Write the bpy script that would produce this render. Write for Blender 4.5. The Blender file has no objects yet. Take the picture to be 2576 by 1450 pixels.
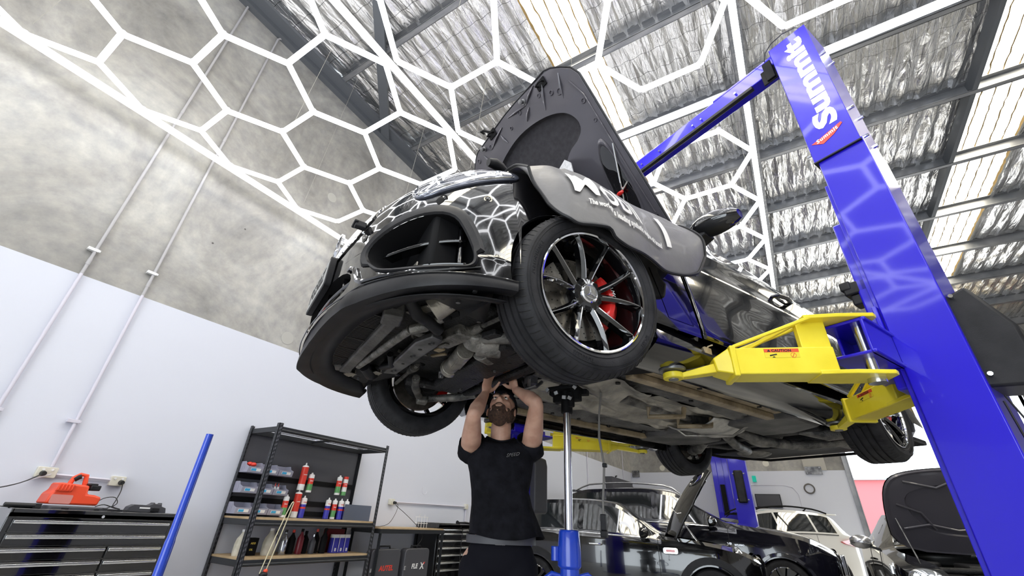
import bpy, bmesh, math, random
from math import sin, cos, pi, radians, sqrt, atan2, hypot
from mathutils import Vector, Matrix, Euler
from mathutils.noise import noise as pnoise
random.seed(7)
SC = bpy.context.scene
COL = SC.collection

# ---------------------------------------------------------------- camera
CAMH = 1.08
YAW, PITCH, ROLL, FPX = -0.570717831, 0.504753794, 0.0508340430, 1066.12381
def cam_axes():
    a, b, c = YAW, PITCH, ROLL
    fwd = Vector((sin(a)*cos(b), cos(a)*cos(b), sin(b)))
    r = Vector((cos(a), -sin(a), 0)); u = r.cross(fwd)
    return r*cos(c)+u*sin(c), -r*sin(c)+u*cos(c), fwd
_r, _u, _f = cam_axes()
cam = bpy.data.cameras.new('camera'); camo = bpy.data.objects.new('camera', cam); COL.objects.link(camo)
camo.matrix_world = Matrix(((_r.x, _u.x, -_f.x, 0), (_r.y, _u.y, -_f.y, 0), (_r.z, _u.z, -_f.z, CAMH), (0, 0, 0, 1)))
cam.sensor_fit = 'HORIZONTAL'; cam.sensor_width = 36.0; cam.lens = FPX/2576*36.0
cam.clip_start = 0.05; cam.clip_end = 300
SC.camera = camo

# ---------------------------------------------------------------- world, sun, exposure
SC.view_settings.view_transform = 'Standard'; SC.view_settings.look = 'None'
SC.view_settings.gamma = 1.0; SC.view_settings.use_curve_mapping = False
SC.view_settings.exposure = 0.22
LED_STRENGTH = 7.5
SKYLIGHT_STRENGTH = 11.0
w = bpy.data.worlds.new('world'); SC.world = w; w.use_nodes = True
bg = w.node_tree.nodes['Background']; bg.inputs[0].default_value = (0.86, 0.94, 1.0, 1); bg.inputs[1].default_value = 4.5
sun = bpy.data.lights.new('sun', 'SUN'); suno = bpy.data.objects.new('sun', sun); COL.objects.link(suno)
sun.energy = 6.0; sun.angle = radians(1.0); sun.color = (1.0, 0.95, 0.86)
suno.rotation_euler = (radians(-38), radians(14), 0); suno.location = (4, 30, 12)

# ---------------------------------------------------------------- materials
def principled(name, color, rough=0.5, metal=0.0, coat=0.0, spec=0.5, **kw):
    m = bpy.data.materials.new(name); m.use_nodes = True
    b = m.node_tree.nodes['Principled BSDF']
    b.inputs['Base Color'].default_value = (*color, 1)
    b.inputs['Roughness'].default_value = rough; b.inputs['Metallic'].default_value = metal
    b.inputs['Coat Weight'].default_value = coat; b.inputs['Coat Roughness'].default_value = 0.02
    b.inputs['Specular IOR Level'].default_value = spec
    for k, v in kw.items(): b.inputs[k].default_value = v
    return m
def nodes(m): return m.node_tree.nodes, m.node_tree.links, m.node_tree.nodes['Principled BSDF']
def noisy(m, c1, c2, scale=4.0, detail=8, bump=0.0, bscale=60, rlo=None, rhi=None, stretch=(1, 1, 1), dist=0.02):
    """mottle between two colours, optional bump and roughness variation"""
    n, l, b = nodes(m)
    tc = n.new('ShaderNodeTexCoord'); mp = n.new('ShaderNodeMapping'); mp.inputs['Scale'].default_value = stretch
    l.new(tc.outputs['Object'], mp.inputs['Vector'])
    t = n.new('ShaderNodeTexNoise'); t.inputs['Scale'].default_value = scale; t.inputs['Detail'].default_value = detail
    l.new(mp.outputs[0], t.inputs['Vector'])
    r = n.new('ShaderNodeValToRGB'); r.color_ramp.elements[0].position = .35; r.color_ramp.elements[1].position = .68
    r.color_ramp.elements[0].color = (*c1, 1); r.color_ramp.elements[1].color = (*c2, 1)
    l.new(t.outputs['Fac'], r.inputs[0]); l.new(r.outputs[0], b.inputs['Base Color'])
    if rlo is not None:
        mr = n.new('ShaderNodeMapRange'); mr.inputs['To Min'].default_value = rlo; mr.inputs['To Max'].default_value = rhi
        l.new(t.outputs['Fac'], mr.inputs['Value']); l.new(mr.outputs[0], b.inputs['Roughness'])
    if bump:
        t2 = n.new('ShaderNodeTexNoise'); t2.inputs['Scale'].default_value = bscale; t2.inputs['Detail'].default_value = 4
        l.new(mp.outputs[0], t2.inputs['Vector'])
        bp = n.new('ShaderNodeBump'); bp.inputs['Strength'].default_value = bump; bp.inputs['Distance'].default_value = dist
        l.new(t2.outputs['Fac'], bp.inputs['Height']); l.new(bp.outputs[0], b.inputs['Normal'])
    return m
def emitter(name, color, strength):
    m = bpy.data.materials.new(name); m.use_nodes = True; n = m.node_tree.nodes; l = m.node_tree.links
    for x in list(n): n.remove(x)
    o = n.new('ShaderNodeOutputMaterial'); e = n.new('ShaderNodeEmission')
    e.inputs[0].default_value = (*color, 1); e.inputs[1].default_value = strength; l.new(e.outputs[0], o.inputs[0])
    return m

M = {}
M['paint'] = principled('black_car_paint', (.0035, .0035, .0045), .08, 0, 1.0, .6)
M['paint_blue'] = principled('dark_car_paint', (.006, .006, .012), .08, 0, 1.0, .6)
M['plastic'] = noisy(principled('black_plastic', (.012, .012, .014), .45, 0, 0, .28), (.009, .009, .011), (.02, .02, .023), 9, bump=.15, bscale=300, dist=.002)
M['satin'] = principled('satin_dark_grey', (.035, .035, .04), .35, 0, .2)
M['black'] = principled('matt_black', (.004, .004, .005), .7, 0, 0, .2)
M['gloss'] = principled('gloss_black', (.004, .004, .005), .06, 0, 1.0)
M['rubber'] = noisy(principled('tyre_rubber', (.016, .016, .018), .62, 0, 0, .3), (.012, .012, .014), (.03, .03, .034), 14, bump=.3, bscale=160, dist=.003)
M['chrome'] = principled('chrome', (.85, .86, .88), .06, 1)
M['brushed'] = principled('machined_metal', (.72, .73, .76), .2, 1)
M['steel'] = noisy(principled('dull_steel', (.3, .3, .31), .4, .7), (.09, .09, .095), (.27, .27, .275), 9)
M['alu'] = noisy(principled('cast_aluminium', (.45, .44, .42), .45, .5), (.10, .098, .09), (.36, .345, .32), 16, bump=.4, bscale=70)
M['heat'] = noisy(principled('heat_shield', (.5, .48, .44), .38, .6), (.20, .19, .17), (.50, .47, .41), 7, bump=.8, bscale=22, dist=.01)
M['heat_emb'] = noisy(principled('embossed_shield', (.6, .59, .56), .35, .7), (.5, .49, .46), (.7, .68, .64), 30, bump=.8, bscale=220, dist=.003)
M['under'] = noisy(principled('underbody_sealant', (.09, .09, .092), .5), (.035, .035, .036), (.14, .135, .13), 6, bump=.25, bscale=50)
M['under_dk'] = noisy(principled('dark_underbody', (.02, .02, .021), .5, 0, 0, .3), (.006, .006, .007), (.026, .026, .028), 10, bump=.4, bscale=80)
M['wax'] = noisy(principled('waxed_rail', (.28, .21, .12), .4), (.16, .12, .07), (.42, .33, .2), 8, bump=.3, bscale=40)
M['iron'] = noisy(principled('cast_iron', (.12, .115, .11), .45, .5), (.05, .05, .05), (.24, .23, .21), 14, bump=.4, bscale=90)
M['disc'] = noisy(principled('brake_disc', (.3, .27, .23), .32, .9), (.20, .185, .16), (.34, .31, .27), 30)
M['headlamp'] = principled('headlamp_lens', (.10, .11, .15), .03, .35, 1.0)
M['red'] = principled('caliper_red', (.72, .015, .012), .3, 0, .6)
M['blue'] = principled('lift_blue', (.014, .005, .56), .32, 0, .6, .35)
M['blue'].node_tree.nodes['Principled BSDF'].inputs['Coat Roughness'].default_value = .06
M['jackblue'] = principled('jack_blue', (.012, .06, .55), .3, 0, .5)
M['yellow'] = noisy(principled('lift_yellow', (.78, .62, .03), .4, 0, .2), (.80, .64, .02), (.92, .78, .05), 5, bump=.08, bscale=120, dist=.002)
M['white'] = principled('white_plastic', (.8, .8, .8), .4)
M['cream'] = principled('cream_plastic', (.66, .64, .55), .45)
M['whitepaint'] = principled('white_car_paint', (.78, .77, .74), .15, 0, 1.0)
M['glass'] = principled('car_glass', (.006, .008, .009), .03, 0, 1.0, .8)
M['lamp'] = principled('lamp_lens', (.55, .58, .62), .05, .75, 1.0)
M['silver'] = principled('silver_paint', (.5, .5, .52), .2, .8, .8)
M['redtail'] = principled('tail_lamp_red', (.6, .02, .02), .1, 0, 1.0)
M['skin'] = noisy(principled('skin', (.55, .32, .23), .5, **{'Subsurface Weight': .1}), (.50, .28, .20), (.62, .38, .28), 18, bump=.1, bscale=200, dist=.002)
M['beard'] = noisy(principled('beard', (.06, .03, .02), .8), (.03, .015, .01), (.10, .05, .03), 90, bump=.8, bscale=300, dist=.004)
M['cloth'] = noisy(principled('black_cotton', (.008, .008, .011), .85, 0, 0, .1), (.006, .006, .008), (.012, .012, .016), 20, bump=.3, bscale=40)
M['trouser'] = principled('black_workwear', (.008, .008, .012), .85, 0, 0, .1)
M['orange'] = principled('orange_plastic', (.80, .075, .025), .4)
M['grey'] = principled('grey_plastic', (.32, .32, .40), .45)
M['dkgrey'] = principled('dark_grey_panel', (.06, .06, .07), .5)
M['slate'] = principled('slate_board', (.10, .12, .17), .6)
M['mdf'] = noisy(principled('mdf_board', (.45, .32, .18), .7), (.38, .27, .15), (.52, .38, .22), 6)
M['shelfmetal'] = principled('shelf_metal', (.03, .032, .036), .35, .3)
M['conduit'] = principled('grey_conduit', (.42, .41, .42), .5)
M['cwhite'] = principled('white_conduit', (.62, .60, .68), .5)
M['galv'] = noisy(principled('galvanised_steel', (.30, .31, .32), .42, .7), (.24, .25, .27), (.38, .38, .39), 3, stretch=(1, 6, 1))
M['dkgalv'] = principled('dark_galvanised', (.14, .15, .165), .5, .4)
M['led'] = emitter('led_tube_light', (.96, .97, 1.0), LED_STRENGTH)
M['ledcap'] = principled('tube_connector', (.6, .6, .62), .4)
M['label_red'] = principled('label_red', (.75, .09, .03), .5)
M['ink'] = principled('black_ink', (.01, .01, .01), .5)
M['lblwhite'] = principled('white_ink', (.85, .85, .85), .5)
M['lblblue'] = principled('blue_ink', (.05, .05, .45), .4)
M['lblgreen'] = principled('green_ink', (.12, .35, .12), .4)
M['lblcyan'] = principled('cyan_ink', (.05, .4, .7), .4)
M['lblyellow'] = principled('yellow_ink', (.75, .6, .1), .4)
M['lblred'] = principled('red_label', (.72, .05, .03), .4)
M['ylabel'] = principled('yellow_label', (.80, .66, .04), .4)
M['milky'] = noisy(principled('milky_plastic', (.6, .56, .46), .5), (.45, .42, .33), (.68, .64, .55), 12)
M['cable'] = principled('black_cable', (.015, .015, .016), .5)
M['greycable'] = principled('grey_hose', (.18, .17, .16), .6)
M['wire'] = principled('thin_wire', (.35, .34, .30), .6)
M['hose'] = principled('clear_hose', (.68, .62, .42), .35)
M['vinyl'] = noisy(principled('grey_vinyl', (.10, .095, .095), .5, 0, .05), (.13, .125, .13), (.19, .185, .185), 3, bump=.15, bscale=14, dist=.02)
M['vinylink'] = principled('pale_vinyl_print', (.72, .70, .68), .4)
M['hoodin'] = principled('hood_inner_paint', (.085, .08, .095), .34, .2, .4)
M['pad'] = noisy(principled('hood_insulation', (.018, .017, .02), .9), (.028, .026, .031), (.042, .04, .046), 30, bump=.2, bscale=200)
M['silvercloth'] = noisy(principled('silver_insulation', (.6, .6, .62), .4, .3), (.5, .5, .52), (.72, .72, .74), 60, bump=.5, bscale=150, dist=.003)
M['exit'] = emitter('exit_sign_green', (.02, .35, .25), 1.0)
M['pink'] = principled('pink_building', (.42, .11, .12), .8)
M['seat'] = principled('orange_seat', (.5, .2, .05), .6)

# ---------------------------------------------------------------- mesh helper
class MB:
    def __init__(s): s.v = []; s.f = []; s.m = []; s.cur = 0
    def add(s, V, F, mi=None):
        o = len(s.v); s.v += [tuple(v) for v in V]
        for f in F: s.f.append(tuple(i+o for i in f)); s.m.append(s.cur if mi is None else mi)
        return s
    def box(s, c, d, R=None, mi=None):
        """c centre, d full size, R optional rotation matrix"""
        c = Vector(c); V = []
        for sx, sy, sz in ((-1,-1,-1),(1,-1,-1),(1,1,-1),(-1,1,-1),(-1,-1,1),(1,-1,1),(1,1,1),(-1,1,1)):
            q = Vector((sx*d[0]/2, sy*d[1]/2, sz*d[2]/2))
            V.append(c+(R @ q if R else q))
        return s.add(V, [(0,3,2,1),(4,5,6,7),(0,1,5,4),(1,2,6,5),(2,3,7,6),(3,0,4,7)], mi)
    def bx(s, x0, x1, y0, y1, z0, z1, mi=None):
        return s.box(((x0+x1)/2, (y0+y1)/2, (z0+z1)/2), (abs(x1-x0), abs(y1-y0), abs(z1-z0)), None, mi)
    def beam(s, p, q, w_, h, up=(0,0,1), mi=None, w2=None, h2=None):
        """rectangular bar from p to q, width w_, height h, can taper"""
        p = Vector(p); q = Vector(q); a = (q-p).normalized(); up = Vector(up)
        sd = a.cross(up).normalized(); u = sd.cross(a)
        w2 = w_ if w2 is None else w2; h2 = h if h2 is None else h2
        V = []
        for c, ww, hh in ((p, w_, h), (q, w2, h2)):
            for i, j in ((-1,-1),(1,-1),(1,1),(-1,1)): V.append(c+sd*(i*ww/2)+u*(j*hh/2))
        return s.add(V, [(0,1,2,3),(7,6,5,4),(0,4,5,1),(1,5,6,2),(2,6,7,3),(3,7,4,0)], mi)
    def cyl(s, p, q, r, r2=None, n=16, cap=True, mi=None):
        return s.tube([p, q], [r, r if r2 is None else r2], n, cap, mi)
    def tube(s, P, r, n=8, cap=True, mi=None, closed=False):
        P = [Vector(p) for p in P]; N = len(P)
        R = r if isinstance(r, (list, tuple)) else [r]*N
        V = []; F = []; ref = None
        for i, p in enumerate(P):
            if closed: t = (P[(i+1) % N]-P[i-1])
            else: t = (P[min(i+1, N-1)]-P[max(i-1, 0)])
            if t.length < 1e-9: t = Vector((0,0,1))
            t.normalize()
            if ref is None:
                ref = t.cross(Vector((0,0,1)) if abs(t.z) < .9 else Vector((1,0,0))).normalized()
            ref = (ref-t*ref.dot(t)).normalized(); b = t.cross(ref)
            for k in range(n):
                a = 2*pi*k/n; V.append(p+(ref*cos(a)+b*sin(a))*R[i])
        M_ = N if closed else N-1
        for i in range(M_):
            for k in range(n):
                a, b_ = i*n+k, i*n+(k+1) % n; c, d = ((i+1) % N)*n+(k+1) % n, ((i+1) % N)*n+k
                F.append((a, b_, c, d))
        if cap and not closed:
            F.append(tuple(reversed(range(n)))); F.append(tuple((N-1)*n+k for k in range(n)))
        return s.add(V, F, mi)
    def lathe(s, prof, o=(0,0,0), ax='z', n=32, mi=None, a0=0.0, a1=2*pi, closed=False, mat=None):
        """prof = [(r, h)...] revolved about ax at o"""
        full = abs(a1-a0) > 2*pi-1e-6; K = n if full else n+1; V = []; F = []
        for r, h in prof:
            for k in range(K):
                a = a0+(a1-a0)*k/n; q = Vector((r*cos(a), r*sin(a), h))
                if ax == 'x': q = Vector((q.z, q.x, q.y))
                elif ax == 'y': q = Vector((q.y, q.z, q.x))
                if mat: q = mat @ q
                V.append(q+Vector(o))
        L = len(prof)
        for i in range(L if closed else L-1):
            for k in range(n if full else n):
                if not full and k == n: continue
                k2 = (k+1) % K if full else k+1
                i2 = (i+1) % L
                F.append((i*K+k, i*K+k2, i2*K+k2, i2*K+k))
        return s.add(V, F, mi)
    def grid(s, fn, nu, nv, mi=None, cu=False, flip=False):
        V = [fn(i/(nu if cu else max(nu, 1)), j/max(nv, 1)) for i in range(nu if cu else nu+1) for j in range(nv+1)]
        F = []
        for i in range(nu):
            i2 = (i+1) % nu if cu else i+1
            for j in range(nv):
                q = (i*(nv+1)+j, i2*(nv+1)+j, i2*(nv+1)+j+1, i*(nv+1)+j+1)
                F.append(q[::-1] if flip else q)
        return s.add(V, F, mi)
    def rings(s, R, closed=True, cap0=False, cap1=False, mi=None):
        n = len(R[0]); V = [v for r in R for v in r]; F = []
        for i in range(len(R)-1):
            for k in range(n if closed else n-1):
                k2 = (k+1) % n; F.append((i*n+k, i*n+k2, (i+1)*n+k2, (i+1)*n+k))
        if cap0: F.append(tuple(reversed(range(n))))
        if cap1: F.append(tuple((len(R)-1)*n+k for k in range(n)))
        return s.add(V, F, mi)
    def prism(s, poly, h0, h1, T=None, mi=None):
        """2D polygon extruded between h0 and h1 on local z; T maps local to target"""
        n = len(poly); V = [Vector((x, y, h)) for h in (h0, h1) for x, y in poly]
        if T: V = [T(v) if callable(T) else T @ v for v in V]
        F = [tuple(reversed(range(n))), tuple(range(n, 2*n))]+[(i, (i+1) % n, n+(i+1) % n, n+i) for i in range(n)]
        return s.add(V, F, mi)
    def ball(s, c, r, n=16, m=10, R=None, mi=None):
        rr = Vector(r) if isinstance(r, (tuple, list)) else Vector((r, r, r)); c = Vector(c); V = []; F = []
        for j in range(m+1):
            t = pi*j/m
            for k in range(n):
                a = 2*pi*k/n; q = Vector((rr.x*sin(t)*cos(a), rr.y*sin(t)*sin(a), rr.z*cos(t)))
                V.append(c+(R @ q if R else q))
        for j in range(m):
            for k in range(n): F.append((j*n+k, (j+1)*n+k, (j+1)*n+(k+1) % n, j*n+(k+1) % n))
        return s.add(V, F, mi)
    def text(s, txt, size, T, depth=.002, mi=None, spacing=1.0, shear=0.0, bold=0.0, align='LEFT', fine=0):
        """lettering built as mesh; T maps local (x right, y up, z out) to target"""
        cu = bpy.data.curves.new('lettering', 'FONT'); cu.body = txt; cu.size = size; cu.extrude = depth/2
        cu.space_character = spacing; cu.shear = shear; cu.offset = bold; cu.align_x = align; cu.resolution_u = 3
        ob = bpy.data.objects.new('lettering_source', cu); COL.objects.link(ob)
        dg = bpy.context.evaluated_depsgraph_get(); dg.update()
        me = bpy.data.meshes.new_from_object(ob.evaluated_get(dg))
        bm = bmesh.new(); bm.from_mesh(me)
        bmesh.ops.remove_doubles(bm, verts=bm.verts, dist=1e-5)
        if fine:
            for _ in range(7):
                bmesh.ops.triangulate(bm, faces=bm.faces)
                E_ = [e for e in bm.edges if e.calc_length() > fine]
                if not E_: break
                bmesh.ops.subdivide_edges(bm, edges=E_, cuts=1)
            bmesh.ops.triangulate(bm, faces=bm.faces)
        bm.verts.index_update()
        V = [v.co.copy() for v in bm.verts]; F = [tuple(v.index for v in f.verts) for f in bm.faces]
        bm.free(); bpy.data.objects.remove(ob); bpy.data.curves.remove(cu); bpy.data.meshes.remove(me)
        V = [T(v) if callable(T) else T @ v for v in V]
        return s.add(V, F, mi)
    def build(s, name, mats, parent=None, smooth=40, bevel=0, loc=None, rot=None, sub=0, fix=True, solid=0):
        me = bpy.data.meshes.new(name); me.from_pydata(s.v, [], s.f)
        for m_ in (mats if isinstance(mats, (list, tuple)) else [mats]): me.materials.append(m_)
        me.polygons.foreach_set('material_index', s.m)
        if fix:
            bm = bmesh.new(); bm.from_mesh(me); bmesh.ops.remove_doubles(bm, verts=bm.verts, dist=1e-6)
            bmesh.ops.recalc_face_normals(bm, faces=bm.faces); bm.to_mesh(me); bm.free()
        me.update()
        if smooth:
            me.shade_smooth()
            if smooth < 180: me.set_sharp_from_angle(angle=radians(smooth))
        o = bpy.data.objects.new(name, me); COL.objects.link(o)
        if parent: o.parent = parent
        if loc is not None: o.location = loc
        if rot is not None: o.rotation_euler = rot
        if solid:
            md = o.modifiers.new('solid', 'SOLIDIFY'); md.thickness = solid
        if bevel:
            md = o.modifiers.new('bevel', 'BEVEL'); md.width = bevel; md.segments = 2; md.limit_method = 'ANGLE'; md.angle_limit = radians(40)
        if sub:
            md = o.modifiers.new('sub', 'SUBSURF'); md.levels = sub; md.render_levels = sub
        return o

def tag(o, label=None, cat=None, group=None, kind=None):
    if label: o['label'] = label
    if cat: o['category'] = cat
    if group: o['group'] = group
    if kind: o['kind'] = kind
    return o
def empty(name, loc, rz=0.0, label=None, cat=None, group=None):
    o = bpy.data.objects.new(name, None); COL.objects.link(o); o.location = loc; o.rotation_euler = (0, 0, rz)
    o.empty_display_size = .1
    return tag(o, label, cat, group)
def struct(o): o['kind'] = 'structure'; return o
def dup(o, parent=None, top=True):
    c = o.copy(); COL.objects.link(c)
    if parent: c.parent = parent
    for ch in list(o.children): dup(ch, c, False)
    return c
def frame(o, x, y, z):
    """matrix from origin and axes"""
    x, y, z = Vector(x), Vector(y), Vector(z)
    return Matrix(((x.x, y.x, z.x, o[0]), (x.y, y.y, z.y, o[1]), (x.z, y.z, z.z, o[2]), (0, 0, 0, 1)))
def lerp(a, b, t): return a+(b-a)*t
def itp(T, t):
    """piecewise smooth (Catmull) interpolation through (t, value) pairs"""
    if t <= T[0][0]: return T[0][1]
    if t >= T[-1][0]: return T[-1][1]
    for i in range(len(T)-1):
        if T[i][0] <= t <= T[i+1][0]:
            h = T[i+1][0]-T[i][0]; u = (t-T[i][0])/h
            d = (T[i+1][1]-T[i][1])/h
            m0 = 0 if i == 0 else (T[i][1]-T[i-1][1])/(T[i][0]-T[i-1][0])
            m1 = 0 if i+2 >= len(T) else (T[i+2][1]-T[i+1][1])/(T[i+2][0]-T[i+1][0])
            m0 = d if i == 0 else (0 if m0*d <= 0 else 2*m0*d/(m0+d))
            m1 = d if i+2 >= len(T) else (0 if m1*d <= 0 else 2*m1*d/(m1+d))
            u2, u3 = u*u, u*u*u
            return (2*u3-3*u2+1)*T[i][1]+(u3-2*u2+u)*h*m0+(-2*u3+3*u2)*T[i+1][1]+(u3-u2)*h*m1
def rrect(w_, h, r, n=4, cx=0, cy=0):
    P = []
    for qx, qy, a in ((w_/2-r, h/2-r, 0), (-w_/2+r, h/2-r, 90), (-w_/2+r, -h/2+r, 180), (w_/2-r, -h/2+r, 270)):
        for k in range(n+1): t = radians(a+90*k/n); P.append((cx+qx+r*cos(t), cy+qy+r*sin(t)))
    return P
# ================================================================ ROOM
WX, BY, RX, FY = -4.75, 15.5, 9.0, -6.0        # left wall, back wall, right wall, front end
PAINT_Z = 2.74
def roofz(y): return 6.9-.045*y                # underside of purlins

def wall_material():
    m = principled('wall_concrete_painted', (.5, .5, .5), .75); n, l, b = nodes(m)
    tc = n.new('ShaderNodeTexCoord'); sep = n.new('ShaderNodeSeparateXYZ'); l.new(tc.outputs['Object'], sep.inputs[0])
    def nz(scale, detail, dist=0.0, rough=.6):
        t = n.new('ShaderNodeTexNoise'); t.inputs['Scale'].default_value = scale; t.inputs['Detail'].default_value = detail
        t.inputs['Distortion'].default_value = dist; t.inputs['Roughness'].default_value = rough
        l.new(tc.outputs['Object'], t.inputs['Vector']); return t
    a = nz(.75, 10, .6, .68); r = n.new('ShaderNodeValToRGB'); e = r.color_ramp.elements
    e[0].position = .36; e[0].color = (.24, .232, .222, 1); e[1].position = .66; e[1].color = (.46, .455, .43, 1)
    x = e.new(.5); x.color = (.34, .332, .315, 1)
    l.new(a.outputs['Fac'], r.inputs[0])
    c = nz(9, 6); r2 = n.new('ShaderNodeValToRGB'); r2.color_ramp.elements[0].position = .3; r2.color_ramp.elements[1].position = .7
    r2.color_ramp.elements[0].color = (.82, .82, .84, 1); r2.color_ramp.elements[1].color = (1.12, 1.1, 1.06, 1); l.new(c.outputs['Fac'], r2.inputs[0])
    mx = n.new('ShaderNodeMix'); mx.data_type = 'RGBA'; mx.blend_type = 'MULTIPLY'; mx.inputs['Factor'].default_value = 1
    l.new(r.outputs[0], mx.inputs['A']); l.new(r2.outputs[0], mx.inputs['B'])
    # small formwork pits
    v = n.new('ShaderNodeTexVoronoi'); v.inputs['Scale'].default_value = 2.1; l.new(tc.outputs['Object'], v.inputs['Vector'])
    pit = n.new('ShaderNodeMath'); pit.operation = 'LESS_THAN'; pit.inputs[1].default_value = .022; l.new(v.outputs['Distance'], pit.inputs[0])
    mp = n.new('ShaderNodeMix'); mp.data_type = 'RGBA'; l.new(pit.outputs[0], mp.inputs['Factor'])
    l.new(mx.outputs['Result'], mp.inputs['A']); mp.inputs['B'].default_value = (.08, .075, .07, 1)
    # white paint up to the masked line
    lt = n.new('ShaderNodeMath'); lt.operation = 'LESS_THAN'; lt.inputs[1].default_value = PAINT_Z; l.new(sep.outputs['Z'], lt.inputs[0])
    fm = n.new('ShaderNodeMix'); fm.data_type = 'RGBA'; l.new(lt.outputs[0], fm.inputs['Factor'])
    l.new(mp.outputs['Result'], fm.inputs['A']); fm.inputs['B'].default_value = (.64, .66, .74, 1)
    l.new(fm.outputs['Result'], b.inputs['Base Color'])
    bp = n.new('ShaderNodeBump'); bp.inputs['Strength'].default_value = .25; bp.inputs['Distance'].default_value = .01
    l.new(a.outputs['Fac'], bp.inputs['Height']); l.new(bp.outputs[0], b.inputs['Normal'])
    return m
M['wall'] = wall_material()
M['floor'] = noisy(principled('floor_concrete', (.4, .4, .4), .3), (.30, .30, .30), (.42, .415, .40), 1.2, rlo=.25, rhi=.5)
M['asphalt'] = principled('pale_concrete_yard', (.55, .54, .52), .9)

m = MB(); m.bx(WX-.2, RX+.2, FY, BY+.3, -.2, 0); struct(m.build('floor', M['floor'], smooth=0))
m = MB()
T_ = [(FY, 0), (BY+.3, 0), (BY+.3, roofz(BY)+.15), (FY, roofz(FY)+.15)]
m.prism(T_, WX-.2, WX, lambda v: Vector((v.z, v.x, v.y)))
struct(m.build('wall_left', M['wall'], smooth=0))
m = MB(); m.prism(T_, RX, RX+.2, lambda v: Vector((v.z, v.x, v.y))); struct(m.build('wall_right', M['wall'], smooth=0))
DX0, DX1, DZ = 1.33, 5.25, 4.5
m = MB(); zt = roofz(BY)+.2
m.bx(WX, DX0, BY, BY+.2, 0, zt); m.bx(DX0, DX1, BY, BY+.2, DZ, zt); m.bx(DX1, RX, BY, BY+.2, 0, zt)
struct(m.build('wall_back', M['wall'], smooth=0))
m = MB(); m.bx(WX, -2.2, FY-.2, FY, 0, zt+1); m.bx(3.6, RX, FY-.2, FY, 0, zt+1); m.bx(-2.2, 3.6, FY-.2, FY, 4.4, zt+1)
struct(m.build('wall_front', M['wall'], smooth=0))
# pilaster strip on the back wall, jamb angle of the roller door
m = MB(); m.bx(.27, .8, BY-.03, BY+.01, PAINT_Z, 6.1); struct(m.build('trim_1', principled('pilaster_grey', (.44, .42, .38), .8), smooth=0))
m = MB(); m.bx(DX0-.12, DX0, BY-.05, BY+.2, 0, DZ+.1); m.bx(DX0-.02, DX0+.0, BY-.12, BY, 0, DZ)
m.bx(DX1, DX1+.12, BY-.05, BY+.2, 0, DZ+.1); struct(m.build('trim_2', M['galv'], smooth=0))

# ---- roof: purlins, rafter, wall angle, brace
def purlin_mesh(m, y):
    z0 = roofz(y); h = .20
    m.bx(WX+.22, RX, y-.004, y+.004, z0, z0+h)
    m.bx(WX+.22, RX, y-.075, y+.004, z0, z0+.006); m.bx(WX+.22, RX, y-.075, y+.004, z0+h-.006, z0+h)
    m.bx(WX+.22, RX, y-.075, y-.07, z0, z0+.02)
ti = 3
for k in range(-5, 10):
    y = 2.07+1.49*k
    m = MB(); purlin_mesh(m, y); o = m.build('trim_%d' % ti, M['galv'], smooth=0); struct(o); ti += 1
def sloped(m, x0, x1, y0, y1, dz0, dz1):
    V = [(x, y, roofz(y)+dz) for dz in (dz0, dz1) for x, y in ((x0, y0), (x1, y0), (x1, y1), (x0, y1))]
    m.add(V, [(0,3,2,1),(4,5,6,7),(0,1,5,4),(1,2,6,5),(2,3,7,6),(3,0,4,7)])
m = MB(); xr = .58
sloped(m, xr-.075, xr+.075, FY, BY, -.12, -.11); sloped(m, xr-.004, xr+.004, FY, BY, -.12, -.01); sloped(m, xr-.075, xr+.075, FY, BY, -.012, -.002)
struct(m.build('trim_%d' % ti, M['galv'], smooth=0)); ti += 1
m = MB(); sloped(m, 3.27, 3.33, FY, BY, .0, .19); struct(m.build('trim_%d' % ti, M['dkgalv'], smooth=0)); ti += 1
m = MB(); sloped(m, WX+.0, WX+.09, FY, BY, -.10, .14); sloped(m, WX+.09, WX+.24, FY, BY, -.03, .02); sloped(m, WX+.09, WX+.12, FY, BY, .06, .16)
struct(m.build('trim_%d' % ti, M['dkgalv'], smooth=0)); ti += 1
m = MB(); m.beam((-2.3, .55, 6.83), (-4.7, 3.1, 6.72), .13, .10); struct(m.build('trim_%d' % ti, M['dkgalv'], smooth=0)); ti += 1

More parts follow.
